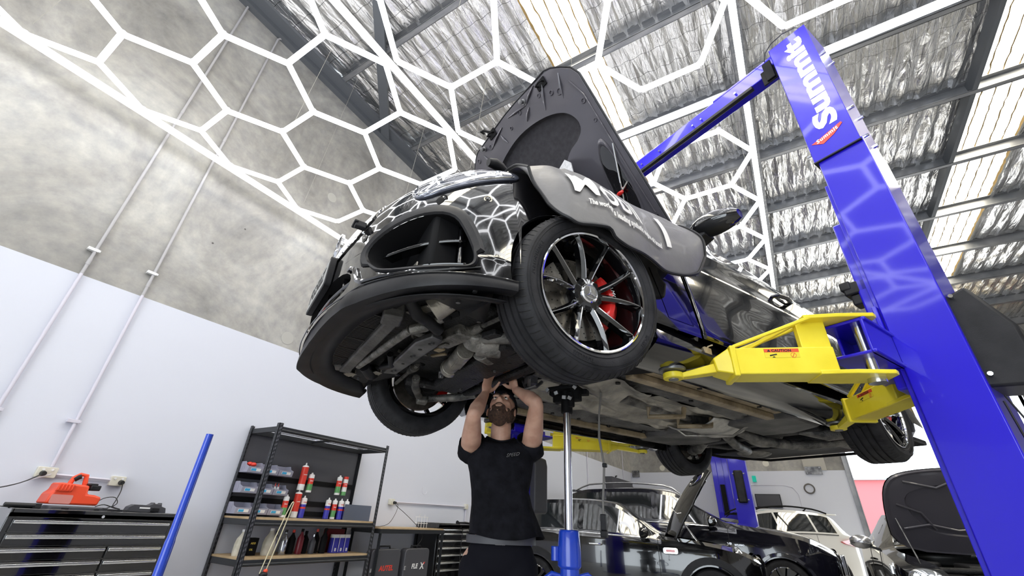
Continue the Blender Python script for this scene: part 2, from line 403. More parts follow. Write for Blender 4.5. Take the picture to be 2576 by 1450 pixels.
# ---- foil faced insulation under the roof sheets
def foil_material():
    m = principled('foil_insulation', (.74, .735, .73), .24, .92); n, l, b = nodes(m)
    tc = n.new('ShaderNodeTexCoord')
    mp = n.new('ShaderNodeMapping'); mp.inputs['Scale'].default_value = (5.2, 1.2, 3); l.new(tc.outputs['Object'], mp.inputs['Vector'])
    t = n.new('ShaderNodeTexNoise'); t.inputs['Scale'].default_value = 1.6; t.inputs['Detail'].default_value = 7; t.inputs['Distortion'].default_value = 1.2
    l.new(mp.outputs[0], t.inputs['Vector'])
    v = n.new('ShaderNodeTexVoronoi'); v.inputs['Scale'].default_value = 1.9; v.feature = 'DISTANCE_TO_EDGE'
    l.new(mp.outputs[0], v.inputs['Vector'])
    ad = n.new('ShaderNodeMath'); ad.operation = 'MULTIPLY_ADD'; ad.inputs[1].default_value = .7
    l.new(v.outputs['Distance'], ad.inputs[0]); l.new(t.outputs['Fac'], ad.inputs[2])
    bp = n.new('ShaderNodeBump'); bp.inputs['Strength'].default_value = .7; bp.inputs['Distance'].default_value = .05
    l.new(ad.outputs[0], bp.inputs['Height']); l.new(bp.outputs[0], b.inputs['Normal'])
    # safety mesh wires printed against the foil: thin dark lines 300 x 150
    sep = n.new('ShaderNodeSeparateXYZ'); l.new(tc.outputs['Object'], sep.inputs[0])
    def line(sock, pitch, wd):
        a = n.new('ShaderNodeMath'); a.operation = 'MULTIPLY'; a.inputs[1].default_value = 1/pitch; l.new(sock, a.inputs[0])
        f = n.new('ShaderNodeMath'); f.operation = 'FRACT'; l.new(a.outputs[0], f.inputs[0])
        g = n.new('ShaderNodeMath'); g.operation = 'LESS_THAN'; g.inputs[1].default_value = wd/pitch; l.new(f.outputs[0], g.inputs[0]); return g
    g1 = line(sep.outputs['X'], .15, .004); g2 = line(sep.outputs['Y'], .30, .006)
    mx = n.new('ShaderNodeMath'); mx.operation = 'MAXIMUM'; l.new(g1.outputs[0], mx.inputs[0]); l.new(g2.outputs[0], mx.inputs[1])
    c = n.new('ShaderNodeMix'); c.data_type = 'RGBA'; c.inputs['A'].default_value = (.86, .855, .85, 1); c.inputs['B'].default_value = (.28, .28, .28, 1)
    l.new(mx.outputs[0], c.inputs['Factor']); l.new(c.outputs['Result'], b.inputs['Base Color'])
    return m
M['foil'] = foil_material()
SKY = [(-1.72, -1.02), (3.36, 4.15)]
def foilz(x, y):
    k = (y-2.07)/1.49; fr = k-math.floor(k)
    z = roofz(y)+.20
    sag = sin(pi*fr)
    z -= sag*(.035+.02*pnoise((x*.9, y*.5, 3)))
    z += sag**.5*(.026*sin(2*pi*x/.2+1.4*pnoise((x*1.3, y*.8, 0))))
    z += sag*(.030*pnoise((x*5, y*1.7, 1))+.034*abs(pnoise((x*8+3, y*2.2, 5)))+.008*pnoise((x*19, y*9, 9)))
    return z
def foil_panel(m, x0, x1, y0, y1, dx, dy):
    nx = max(1, int((x1-x0)/dx)); ny = max(1, int((y1-y0)/dy))
    m.grid(lambda u, v: (x0+(x1-x0)*u, y0+(y1-y0)*v, foilz(x0+(x1-x0)*u, y0+(y1-y0)*v)), nx, ny)
m = MB()
for x0, x1 in ((WX, SKY[0][0]), (SKY[0][1], SKY[1][0]), (SKY[1][1], RX)):
    foil_panel(m, x0, x1, 0, BY, .048, .07); foil_panel(m, x0, x1, FY, 0, .1, .14)
struct(m.build('ceiling', M['foil'], fix=False, smooth=180))
# roof sheet above the foil keeps the sky out everywhere but at the skylights
m = MB()
for x0, x1 in ((WX-.2, SKY[0][0]-.03), (SKY[0][1]+.03, SKY[1][0]-.03), (SKY[1][1]+.03, RX+.2)): sloped(m, x0, x1, FY, BY+.2, .30, .33)
struct(m.build('trim_%d' % ti, M['dkgalv'], smooth=0)); ti += 1
M['skysheet'] = emitter('translucent_roof_sheet', (1.0, .93, .76), SKYLIGHT_STRENGTH)
M['meshrib'] = principled('dusty_rib', (.34, .23, .09), .8)
for i, (x0, x1) in enumerate(SKY):
    m = MB(); N = 5; pts = []
    for k in range(N):
        a = x0+(x1-x0)*k/N; w_ = (x1-x0)/N
        pts += [(a, 0), (a+w_*.68, 0), (a+w_*.78, .028), (a+w_*.92, .028)]
    pts.append((x1, 0))
    V = []; F = []
    for j, y in enumerate((FY, BY)):
        for (x, h) in pts: V.append((x, y, roofz(y)+.245+h))
    n_ = len(pts); F = [(k, k+1, n_+k+1, n_+k) for k in range(n_-1)]
    m.add(V, F); o = struct(m.build('window_%d' % (i+1), M['skysheet'], smooth=0, fix=False))
    m = MB(); rnd = random.Random(i)
    for k in range(N+1):
        a = x0+(x1-x0)*k/N
        V = []; F = []; S_ = 260
        for j in range(S_+1):
            y = FY+(BY-FY)*j/S_; wob = .008*rnd.uniform(-1, 1)
            wd = .011 if 0 < k < N else .024
            V += [(a-wd*rnd.uniform(.5, 1.1)+wob, y, roofz(y)+.232), (a+wd*rnd.uniform(.5, 1.1)+wob, y, roofz(y)+.232)]
        for j in range(S_): F.append((2*j, 2*j+1, 2*j+3, 2*j+2))
        m.add(V, F)
    struct(m.build('wire_mesh', M['meshrib'], parent=o, smooth=0, fix=False))

# ---- roller door drum above the opening
rd = struct(empty('door_1', (0, 0, 0)))
m = MB(); m.tube([(DX0+.03, BY-.35, DZ+.45), (DX1+.45, BY-.35, DZ+.45)], .30, n=24)
for k in range(18):
    a = 2*pi*k/18; m.tube([(DX0+.04, BY-.35+.295*cos(a), DZ+.45+.295*sin(a)), (DX1+.44, BY-.35+.295*cos(a), DZ+.45+.295*sin(a))], .018, n=6)
M['cream_steel'] = principled('cream_roller_curtain', (.52, .42, .24), .35, .2)
m.build('rolled_curtain', M['cream_steel'], rd)
m = MB(); m.bx(DX0, DX1, BY-.08, BY-.04, DZ+.0, DZ+.2); m.bx(DX0, DX1, BY-.1, BY-.02, DZ-.03, DZ+.02); m.build('bottom_rail', M['cream_steel'], rd, smooth=0)
m = MB(); m.bx(DX0-.12, DX0+.0, BY-.68, BY, DZ+.1, DZ+.8); m.bx(DX1+.45, DX1+.6, BY-.68, BY, DZ+.1, DZ+.8); m.build('end_bracket', M['galv'], rd, smooth=0)
# ---- outside seen through the door
m = MB(); m.bx(-30, 40, BY+.31, 60, -.2, -.02); struct(m.build('ground', M['asphalt'], smooth=0))
b = empty('neighbouring_building', (2.3, 30, 0), 0, 'pale pink building seen outside through the open roller door', 'building')
m = MB(); m.bx(-6.5, 1.6, 0, 5, 0, 3.8); m.build('wall', M['pink'], b, smooth=0)
m = MB(); m.bx(-6.7, 1.8, -.2, 5.2, 3.8, 3.9); m.build('roof', M['galv'], b, smooth=0)

# ================================================================ HEXAGONAL LIGHTS
LZ = 4.28; TR = .023; HS = .466; RY = .807
def hexgrid(name, cells, borders, label, wires):
    root = empty(name, (0, 0, LZ), 0, label, 'light', 'hexagonal tube lights under the roof')
    E = {}
    for cx, cy in cells:
        P = [(cx+HS*a, cy+RY/2*b_) for a, b_ in ((-1, 0), (-.5, -1), (.5, -1), (1, 0), (.5, 1), (-.5, 1))]
        for k in range(6):
            a, c = P[k], P[(k+1) % 6]
            key = tuple(sorted(((round(a[0], 1), round(a[1], 1)), (round(c[0], 1), round(c[1], 1)))))
            if key not in E: E[key] = (a, c)
    E = sorted(E.values(), key=lambda e: hypot((e[0][0]+e[1][0])/2+.8, (e[0][1]+e[1][1])/2-2.2))
    for k, (a, c) in enumerate(E[:99]):
        A = Vector((*a, 0)); B = Vector((*c, 0)); d = (B-A).normalized()
        m = MB(); m.cyl(A+d*.008, B-d*.008, TR, n=8); m.build('light_tube', M['led'], root)
    if len(E) > 99:
        m = MB()
        for a, c in E[99:]: m.cyl((*a, 0), (*c, 0), TR, n=6)
        tag(m.build('light_tube_rest', M['led'], root), kind='stuff')
    nodes_ = {}
    for a, c in E:
        for q in (a, c): nodes_[(round(q[0], 1), round(q[1], 1))] = q
    m = MB()
    for q in nodes_.values(): m.cyl((q[0], q[1], 0), (q[0], q[1], .03), .022, n=8)
    m.build('tube_connectors', M['ledcap'], root)
    for a, c in borders:
        m = MB(); m.cyl((*a, .0), (*c, .0), TR*1.05, n=8); m.build('border_tube', M['led'], root)
        m = MB(); m.beam((*a, .03), (*c, .03), .03, .02); m.build('mounting_rail', M['white'], root, smooth=0)
    for q in wires:
        m = MB(); m.cyl((q[0], q[1], .03), (q[0]+.05, q[1]+.1, roofz(q[1])-LZ+.05), .0018, n=5); m.build('suspension_wire', M['wire'], root)
    return root
YT = 2.84; x1, x2, x3, x4 = -4.475, -2.07, .34, 2.8
c1 = [(-3.965, .4+RY*k) for k in range(-3, 3)]+[(-3.265, .0+RY*k) for k in range(-2, 4)]+[(-2.565, .4+RY*k) for k in range(-3, 3)]
hexgrid('hexagonal_light_grid', c1, [((x1, -2.1), (x1, YT)), ((x2, -2.1), (x2, YT)), ((x1, YT), (x2, YT)), ((x1, -2.1), (x2, -2.1))],
        'glowing white hexagon light grid hung alongside the left concrete wall', [(-4.3, -.4), (-4.3, 2.0), (-2.3, -.4), (-2.2, 2.5), (-3.3, 1.2), (-3.4, 2.7)])
c2 = [(-1.535, 1.235+RY*k) for k in range(-4, 2)]+[(-.85, 1.64+RY*k) for k in range(-4, 1)]+[(-.16, 1.235+RY*k) for k in range(-4, 2)]
hexgrid('hexagonal_light_grid', c2, [((x3, -2.1), (x3, YT)), ((x2+.03, YT), (x3, YT)), ((x2+.03, -2.1), (x3, -2.1))],
        'glowing white hexagon light grid hung in the middle, above the raised bonnet', [(-1.9, 1.6), (-1.05, 1.3), (-.3, .5), (.2, 2.7), (-1.2, 2.8)])
c3 = [(-1.535, 3.6+RY*k) for k in range(0, 4)]+[(-.83, 4.0+RY*k) for k in range(0, 4)]+[(-.135, 3.6+RY*k) for k in range(0, 4)]
hexgrid('hexagonal_light_grid', c3, [((x3+.0, YT+.03), (x3+.0, 7.6)), ((x2, YT+.03), (x2, 7.6)), ((x2, 7.6), (x3, 7.6))],
        'farthest glowing white hexagon light grid, seen behind the lifted car mirror', [(.3, 4.4), (.3, 7.3), (-1.6, 7.3)])
c4 = [(.87, 2.035-RY*k) for k in range(0, 5)]+[(1.57, 1.63-RY*k) for k in range(0, 4)]+[(2.27, 2.035-RY*k) for k in range(0, 5)]
hexgrid('hexagonal_light_grid', c4, [((x3+.05, YT-.03), (x4, YT-.07)), ((x4, YT-.07), (x4, -2.1))],
        'glowing white hexagon light grid above the top of the nearest blue lift column', [(.6, 2.4), (1.6, 2.7), (2.6, .5)])
# ================================================================ LIFTED CAR
CX, CY, CYAW, CZ = -1.355, 1.786, 0.434, 1.893     # front axle centre above the floor, heading
AX = .335                                           # axle height above the tyre bottom
def W(x, y, z):
    """car/lift frame (x to the car's left, y rearwards, z from the axle height) to world"""
    c, s = cos(CYAW), sin(CYAW)
    return Vector((CX+x*c+y*s, CY-x*s+y*c, CZ+z))
car = empty('lifted_coupe', (CX, CY, CZ-AX), -CYAW, 'glossy black coupe with open bonnet raised on the blue two-post lift', 'car')
def cb(m, name, mat, parent=None, **kw):
    if parent is None: return m.build(name, mat, car, loc=(0, 0, AX), **kw)
    return m.build(name, mat, parent, **kw)

PL = [(0, -.852), (.15, -.847), (.3, -.832), (.42, -.808), (.53, -.772), (.64, -.716), (.73, -.65), (.8, -.57), (.85, -.48), (.88, -.39), (.895, -.3), (.903, -.2), (.905, -.1)]
SEG = [0]
for i in range(1, len(PL)): SEG.append(SEG[-1]+hypot(PL[i][0]-PL[i-1][0], PL[i][1]-PL[i-1][1]))
PX = [(SEG[i], PL[i][0]) for i in range(len(PL))]; PY = [(SEG[i], PL[i][1]) for i in range(len(PL))]
def plan(s):
    a = abs(s); sg = 1 if s >= 0 else -1
    if a > SEG[-1]: return sg*.905, -.1+(a-SEG[-1])
    return sg*itp(PX, a), itp(PY, a)
def setback(z): return 1.1*max(0, z-.15)**2
def xz(z): return (.918-.14*max(0, z)-.09*max(0, z)**2)/.905
def SF(s, z, out=0.0):
    x, y = plan(s); e = .01; xa, ya = plan(s-e); xb, yb = plan(s+e)
    n = Vector((yb-ya, -(xb-xa), 0)).normalized()      # outward in plan
    return Vector((x*xz(z)-.0*max(0, z-.5)**2*(1 if s > 0 else -1)*min(1, abs(s)), y+setback(z), z))+n*out
def s_of(y, z):
    y0 = y-setback(z)
    if y0 > -.1: return SEG[-1]+(y0+.1)
    lo, hi = 0, SEG[-1]
    for _ in range(30):
        mid = (lo+hi)/2
        if plan(mid)[1] < y0: lo = mid
        else: hi = mid
    return lo
def ray_poly(c, ang, P):
    d = (cos(ang), sin(ang)); best = None
    for i in range(len(P)):
        a, b_ = P[i], P[(i+1) % len(P)]
        ex, ey = b_[0]-a[0], b_[1]-a[1]; den = d[0]*ey-d[1]*ex
        if abs(den) < 1e-12: continue
        t = ((a[0]-c[0])*ey-(a[1]-c[1])*ex)/den; u = ((a[0]-c[0])*d[1]-(a[1]-c[1])*d[0])/den
        if t > 0 and -1e-6 <= u <= 1+1e-6 and (best is None or t < best): best = t
    return (c[0]+d[0]*(best or 0), c[1]+d[1]*(best or 0))
def smooth_loop(P, n=96, it=2):
    for _ in range(it):
        Q = []
        for i in range(len(P)):
            a, b_ = P[i], P[(i+1) % len(P)]
            Q += [(a[0]*.75+b_[0]*.25, a[1]*.75+b_[1]*.25), (a[0]*.25+b_[0]*.75, a[1]*.25+b_[1]*.75)]
        P = Q
    return P
def patch(m, hole, outer, K, pos, N=110, mi=None):
    c = (sum(p[0] for p in hole)/len(hole), sum(p[1] for p in hole)/len(hole))
    angs = sorted([-pi+2*pi*k/N for k in range(N)]+[atan2(q[1]-c[1], q[0]-c[0]) for q in outer])
    A = [angs[0]]
    for a in angs[1:]:
        if a-A[-1] > 1e-4: A.append(a)
    R = []
    for k in range(K+1):
        t = k/K; row = []
        for a in A:
            h = ray_poly(c, a, hole); o = ray_poly(c, a, outer)
            row.append(pos(h[0]+(o[0]-h[0])*t, h[1]+(o[1]-h[1])*t))
        R.append(row)
    m.rings(R, mi=mi)

for sd in (1, -1):
    INTAKE = smooth_loop([(.50, .085), (.60, .150), (.76, .195), (.885, .19), (.935, .09), (.965, -.005), (.955, -.045), (.90, -.052), (.63, -.046), (.54, .015)])
    ar = [(s_of(-sqrt(.372**2-z*z), z), z) for z in [-.10, -.05, 0, .05, .10, .15, .17]]
    outer = [(.47, -.10)]+ar+[(s_of(-.334, z), z) for z in (.25, .32, .4, .46, .52, .58)]+[(.80, .60), (.47, .52)]
    if sd == 1:
        bumper = MB()
    patch(bumper, INTAKE, outer, 14, lambda s, z: SF(sd*s, z))
    # recess behind the intake
    m = MB(); c = (sum(p[0] for p in INTAKE)/len(INTAKE), sum(p[1] for p in INTAKE)/len(INTAKE))
    rg = []
    for k, (sc, dp) in enumerate(((1, 0), (.99, .012), (.97, .03), (.93, .10), (.90, .16), (.5, .17), (.1, .17))):
        rg.append([SF(sd*(c[0]+(p[0]-c[0])*sc), c[1]+(p[1]-c[1])*sc)+Vector((-.35*sd*dp, .95*dp, 0)) for p in INTAKE])
    m.rings(rg, cap1=True); cb(m, 'air_intake', M['black'])
    # matt frame around the intake, widest above
    m = MB(); rg = []
    for (off, out) in ((.0, .001), (.006, .010), (.030, .014), (.048, .003)):
        row = []
        for p in INTAKE:
            a = atan2(p[1]-c[1], p[0]-c[0]); q = off*(1.0 if p[1] > .02 else .35)
            row.append(SF(sd*(p[0]+cos(a)*q), p[1]+sin(a)*q*1.15, out))
        rg.append(row)
    m.rings(rg); cb(m, 'intake_surround', M['plastic'])
    # vanes in the intake
    m = MB()
    for z0, s0, s1, dz in ((.065, .56, .93, .03), (-.02, .60, .95, .006)):
        m.grid(lambda u, v: SF(sd*lerp(s0, s1, u), z0+dz*u, -.035-.05*v), 14, 1); m.grid(lambda u, v: SF(sd*lerp(s0, s1, u), z0+dz*u-.012*v, -.035), 14, 1)
    m.grid(lambda u, v: SF(sd*(.90+.02*v), lerp(-.03, .17, u)-.0, -.05), 8, 2)
    cb(m, 'intake_vane', M['gloss'], solid=.004)
    # blade along the lower edge of the intake
    m = MB(); P = [SF(sd*s, z, .006) for s, z in ((.395, .03), (.42, .035), (.45, .02), (.49, -.045), (.53, -.062), (.62, -.066), (.75, -.070), (.90, -.066), (.99, -.05))]
    m.tube(P, [.006, .009, .011, .011, .010, .009, .008, .007, .003], n=8); cb(m, 'lower_blade', M['gloss'])
    # headlight
    HL = smooth_loop([(.600, .405), (.710, .285), (.840, .360), (.985, .470), (1.045, .515), (.985, .575), (.84, .60), (.70, .555), (.60, .50)])
    ch = (.80, .46); m = MB()
    m.rings([[SF(sd*(ch[0]+(p[0]-ch[0])*k), ch[1]+(p[1]-ch[1])*k, o) for p in HL] for k, o in ((1.0, -.002), (1.0, .006), (.98, .010), (.9, .014), (.75, .0165), (.55, .018), (.35, .019), (.15, .0195))], cap1=True)
    hl = cb(m, 'headlight', M['headlamp'], smooth=180)
    m = MB()
    for ss, zz, r in ((.72, .44, .045), (.84, .48, .042), (.94, .515, .03)):
        q = SF(sd*ss, zz, .0); n_ = (SF(sd*ss, zz, .1)-q).normalized()
        T = n_.to_track_quat('Z', 'Y').to_matrix()
        m.lathe([(r*.7, .013), (r*.55, .0205), (.001, .0225)], o=q, n=20, mat=T)
    m.tube([SF(sd*s, z, .016) for s, z in ((.62, .44), (.70, .33), (.80, .375), (.93, .45), (1.01, .51))], .006, n=6)
    m.build('projector_lens', M['chrome'], hl)
    # parking sensors
    for ss, zz in ((.819, .291), (.992, .305), (.46, .17)):
        q = SF(sd*ss, zz, .0); n_ = (SF(sd*ss, zz, .1)-q).normalized(); T = n_.to_track_quat('Z', 'Y').to_matrix()
        m = MB(); m.lathe([(.017, 0), (.017, .003), (.012, .003), (.011, .001), (.009, .004), (.001, .005)], o=q, n=16, mat=T); cb(m, 'parking_sensor', M['gloss'])
# centre: grille opening and lower intake opening
GR = smooth_loop([(.33, .49), (.43, .40), (.465, .30), (.41, .205), (.25, .168), (0, .160), (-.25, .168), (-.41, .205), (-.465, .30), (-.43, .40), (-.33, .49), (0, .50)])
patch(bumper, GR, [(.47, .10), (.47, .52), (-.47, .52), (-.47, .10)], 6, SF)
LG = smooth_loop([(.41, .050), (.44, -.075), (0, -.085), (-.44, -.075), (-.41, .050), (0, .055)], it=2)
patch(bumper, LG, [(.47, -.10), (.47, .10), (-.47, .10), (-.47, -.10)], 4, SF)
cb(bumper, 'front_bumper', M['paint'], smooth=60)
m = MB(); m.rings([[SF(p[0]*k, lerp(.33, p[1], k), -d) for p in GR] for k, d in ((1, 0), (.99, .02), (.985, .06), (.5, .07), (.1, .07))], cap1=True); gb = cb(m, 'grille_recess', M['black'])
m = MB(); m.rings([[SF(p[0]*k, .33+(p[1]-.33)*k, o) for p in GR] for k, o in ((1.0, .0), (1.0, .006), (.96, .006), (.955, -.01))]); cb(m, 'grille_frame', M['gloss'])
for k in range(15):
    s0 = -.42+.06*k; z0 = .185+.03*abs(s0/.42)**2; z1 = .485-.10*max(0, (abs(s0)-.30)/.12)
    if z1-z0 < .05: continue
    m = MB()
    def fn(u, v, s0=s0, z0=z0, z1=z1): 
        w_ = .0085*sin(pi*(.1+.8*u))
        return SF(s0+(v-.5)*2*w_, lerp(z0, z1, u), -.002-.03*abs(v-.5)*2+.008)
    m.grid(fn, 14, 4); cb(m, 'grille_slat', M['brushed'] if k % 1 == 0 else M['gloss'], solid=.002)
# grille badge: three pointed star in a ring
m = MB(); q = SF(0, .33, .012); m.lathe([(.092, 0), (.092, .012), (.078, .014), (.078, 0)], o=q, n=40, mat=Matrix.Rotation(radians(90), 3, 'X'), closed=True)
for k in range(3):
    a = radians(90+120*k); c_, s_ = cos(a), sin(a)
    tip = (q.x+.080*c_, q.y-.008, q.z+.080*s_); b1 = (q.x-.014*s_, q.y-.002, q.z+.014*c_); b2 = (q.x+.014*s_, q.y-.002, q.z-.014*c_); ce = (q.x, q.y-.018, q.z)
    m.add([tip, b1, ce, b2], [(0, 1, 2), (0, 2, 3)])
cb(m, 'grille_star', M['chrome'])
# dark block of the radar next to the star, and number plate
m = MB(); m.bx(.395, .425, -.845, -.80, .235, .265); m.bx(.37, .43, -.852, -.835, .25, .262); cb(m, 'front_camera', M['plastic'], bevel=.004)
m = MB(); m.prism(rrect(.40, .150, .015, cx=.0, cy=.115), .845, .873, lambda v: Vector((v.x, -v.z, v.y))); pf = cb(m, 'number_plate', M['plastic'], bevel=.003)
m = MB(); m.prism(rrect(.372, .124, .01, cx=.0, cy=.115), .872, .8745, lambda v: Vector((v.x, -v.z, v.y))); m.build('plate_face', principled('plate_grey', (.38, .38, .38), .4), pf)
m = MB(); m.text('FG50Z', .105, frame((-.165, -.8748, .08), (1, 0, 0), (0, 0, 1), (0, -1, 0)), .002, spacing=1.05); m.build('plate_lettering', M['ink'], pf, smooth=0)
# mesh and fins of the lower intake
m = MB(); m.rings([[SF(p[0]*k, p[1], -d) for p in LG] for k, d in ((1, 0), (.99, .08), (.985, .10), (.5, .10), (.1, .10))], cap1=True); cb(m, 'lower_intake', M['black'])
for s0 in (-.3, -.1, .1, .3):
    m = MB(); m.grid(lambda u, v: SF(s0+.03*u, -.078+.125*v, -.02-.06*u), 3, 3); cb(m, 'intake_fin', M['gloss'], solid=.006)
m = MB(); m.grid(lambda u, v: SF(lerp(-.42, .42, u), -.01, -.015-.05*v), 20, 1); cb(m, 'intake_bar', M['gloss'], solid=.008)
# splitter lip
def lipz(s): return -.158+.042*max(0, (abs(s)-.44)/.73)
def liptop(s): return -.104+.018*max(0, min(1, (abs(s)-.42)/.1))
SM = 1.125; m = MB(); N = 90
R_ = []
for k in range(N+1):
    s = lerp(-SM, SM, k/N); zt, zb = liptop(s), lipz(s)
    kk = .013+(.007-.030*(1-(s/.46)**2) if abs(s) < .46 else .007*max(0, 1-(abs(s)-.46)/.06))
    pr = [(.0, zt+.01), (kk*.8, zt), (kk, zt-.012), (kk*1.1, zb+.012), (kk*.9, zb), (-.015, zb-.001), (-.05, zb+.008), (-.055, zb+.02), (-.03, zt)]
    R_.append([SF(s, z, o) for o, z in pr])
m.rings(R_, cap0=True, cap1=True); cb(m, 'front_splitter', M['plastic'], smooth=35)
m = MB(); m.tube([SF(s, liptop(s)+.004, .012) for s in [lerp(-SM, SM, k/60) for k in range(61)]], .003, n=6); cb(m, 'splitter_piping', M['gloss'])

# ---- side panels
def sidex(y, z):
    x = .905*xz(z)-.0*max(0, z-.5)**2
    dr = max(0, min(1, (y-.95)/.25))*max(0, min(1, (2.5-y)/.3))
    x -= dr*.010*math.exp(-((z-.16)/.13)**2)
    x += .010*math.exp(-((z-.44)/.05)**2)*max(0, min(1, (y-.4)/.4))
    x += .018*math.exp(-((y-2.83)/.45)**2)*math.exp(-((z-.25)/.3)**2)
    x += .028*max(0, 1-((y-1.45)/1.1)**2)
    if y < -.1: x = min(x, SF(s_of(y, z), z).x)
    if y > 3.2: x -= .10*((y-3.2)/.7)**2
    return x
def beltz(y): return itp([(-.4, .60), (0, .63), (.6, .645), (1.4, .66), (2.4, .69), (3.2, .72), (4.0, .70)], y)
def arch(y, yc, R=.372): return sqrt(max(0, R*R-(y-yc)**2)) if abs(y-yc) < R else None
def side_panel(m, sd, y0, y1, zlo, ztop, ny, nz):
    m.grid(lambda u, v: (lambda y: (lambda z: Vector((sd*sidex(y, z), y, z)))(lerp(zlo(y), ztop(y), v)))(lerp(y0, y1, u)), ny, nz, flip=(sd < 0))
def zfr(y):
    a = arch(y, 0); return max(-.03, a if a else -.03)
def zrr(y):
    a = arch(y, 2.83); return max(-.03 if y < 3.2 else -.03, a if a else -.03)
for sd in (1, -1):
    m = MB(); side_panel(m, sd, -.334, .372, lambda y: max(zfr(y), .0) if y > -.334 else 0, beltz, 44, 16)
    side_panel(m, sd, .372, .672, lambda y: -.03, beltz, 12, 16)
    cb(m, 'front_wing', M['paint'], smooth=60)
    m = MB(); side_panel(m, sd, .680, 2.25, lambda y: -.03, beltz, 60, 24); d = cb(m, 'door', M['paint'], smooth=60, solid=-.006)
    m = MB(); yh = 1.83; m.tube([(sd*(sidex(yh, .575)-.005), yh-.12, .57), (sd*(sidex(yh, .575)+.035), yh-.09, .578), (sd*(sidex(yh, .575)+.048), yh, .582), (sd*(sidex(yh, .575)+.035), yh+.09, .586), (sd*(sidex(yh, .575)-.005), yh+.115, .588)], [.012, .014, .015, .014, .012], n=10)
    m.ball((sd*(sidex(yh, .575)+.001), yh, .575), (.012, .10, .035)); m.build('door_handle', M['gloss'], d)
    m = MB(); side_panel(m, sd, 2.258, 3.90, zrr, beltz, 70, 20); cb(m, 'rear_wing', M['paint'], smooth=60)
    # sill skirt
    m = MB(); R_ = []
    for k in range(31):
        y = lerp(.36, 2.47, k/30)
        R_.append([Vector((sd*x, y, z)) for x, z in ((.885, -.028), (.905, -.035), (.915, -.07), (.925, -.105), (.91, -.122), (.875, -.145), (.83, -.165), (.72, -.165), (.72, -.03))])
    m.rings(R_, cap0=True, cap1=True); cb(m, 'side_skirt', M['gloss'])
    # arch lip edges and liners
    for yc, nm in ((0, 'front'), (2.83, 'rear')):
        m = MB(); rg = []
        for (r, x) in ((.372, .0), (.366, -.012), (.372, -.05), (.40, -.26), (.40, -.34)):
            row = []
            for k in range(33):
                a = radians(-16+212*k/32); yy, zz = yc+r*cos(a), r*sin(a)
                row.append(Vector((sd*(sidex(yc+.372*cos(a), max(-.03, .372*sin(a)))+x), yy, zz)))
            rg.append(row)
        m.rings(rg, closed=False); cb(m, 'wheel_arch_liner', M['plastic'])
# vent and number of panel shuts: black air outlet behind the front wheel
for sd in (1, -1):
    m = MB(); m.grid(lambda u, v: Vector((sd*(sidex(lerp(.43, .60, u), lerp(.02, .30, v))+.003), lerp(.43, .60, u)+.03*(1-v), lerp(.02, .30, v))), 6, 8); cb(m, 'wing_vent', M['gloss'])

# greenhouse
zr = [(.62, .66), (1.0, .86), (1.35, 1.01), (1.9, 1.06), (2.5, 1.0), (3.0, .86), (3.4, .75), (3.95, .71)]
xr_ = [(.62, .70), (1.0, .63), (1.35, .57), (1.9, .55), (2.5, .55), (3.0, .60), (3.4, .66), (3.95, .66)]
def ghx(y, t):     # t: 0 at belt, 1 at roof edge
    return lerp(sidex(y, beltz(y)), itp(xr_, y), t)
mg = {'roof': MB(), 'side_window': MB(), 'windscreen': MB(), 'rear_window': MB(), 'boot_lid': MB()}
N = 60
for k in range(N):
    ya, yb = lerp(.62, 3.95, k/N), lerp(.62, 3.95, (k+1)/N); ym = (ya+yb)/2
    for sd in (1, -1):
        key = 'side_window' if .95 < ym < 2.75 and not 2.22 < ym < 2.30 else 'roof'
        for t0, t1 in ((0, .12), (.12, .85), (.85, 1)):
            kk = key if t0 == .12 else 'roof'
            V = []
            for y, t in ((ya, t0), (yb, t0), (yb, t1), (ya, t1)):
                V.append((sd*(ghx(y, t)+.02*sin(pi*t)), y, lerp(beltz(y), itp(zr, y), t)))
            mg[kk].add(V, [(0, 1, 2, 3)])
    key = 'windscreen' if .66 < ym < 1.33 else 'rear_window' if 2.55 < ym < 3.3 else 'boot_lid' if ym > 3.3 else 'roof'
    for j in range(12):
        V = []
        for y, jj in ((ya, j), (yb, j), (yb, j+1), (ya, j+1)):
            u = -1+2*jj/12; V.append((u*itp(xr_, y), y, itp(zr, y)+.03*(1-u*u)))
        mg[key].add(V, [(0, 1, 2, 3)])
for k, v in mg.items(): cb(v, k, M['glass'] if 'win' in k else M['paint'], smooth=50)
# bonnet cowl, bulkhead and engine mass so that nothing can be seen through
m = MB(); m.bx(-.78, .78, .60, .70, -.02, .66); m.bx(-.60, .60, -.50, .62, .10, .50); m.bx(-.72, .72, .45, .75, .60, .67); cb(m, 'bulkhead', M['black'], bevel=.02)
# rear bumper
RL = [(.86, 3.3), (.85, 3.6), (.80, 3.78), (.68, 3.9), (.4, 3.96), (0, 3.98)]
m = MB()
def rp(u):
    a = u*2-1; t = (1-abs(a))*5; i = min(4, int(t)); f = t-i
    return ((1 if a > 0 else -1)*lerp(RL[i][0], RL[i+1][0], f), lerp(RL[i][1], RL[i+1][1], f))
m.rings([[Vector((rp(k/60)[0]*s_, rp(k/60)[1]-d, z)) for k in range(61)] for z, s_, d in ((.70, .9, .08), (.6, .96, .02), (.4, 1.0, 0), (.1, 1.0, .02), (-.03, .99, .05), (-.09, .96, .10), (-.10, .85, .3))], closed=False)
cb(m, 'rear_bumper', M['paint'])
m = MB(); m.bx(-.80, .80, 3.3, 3.88, -.10, -.06); cb(m, 'rear_diffuser', M['plastic'], bevel=.01)
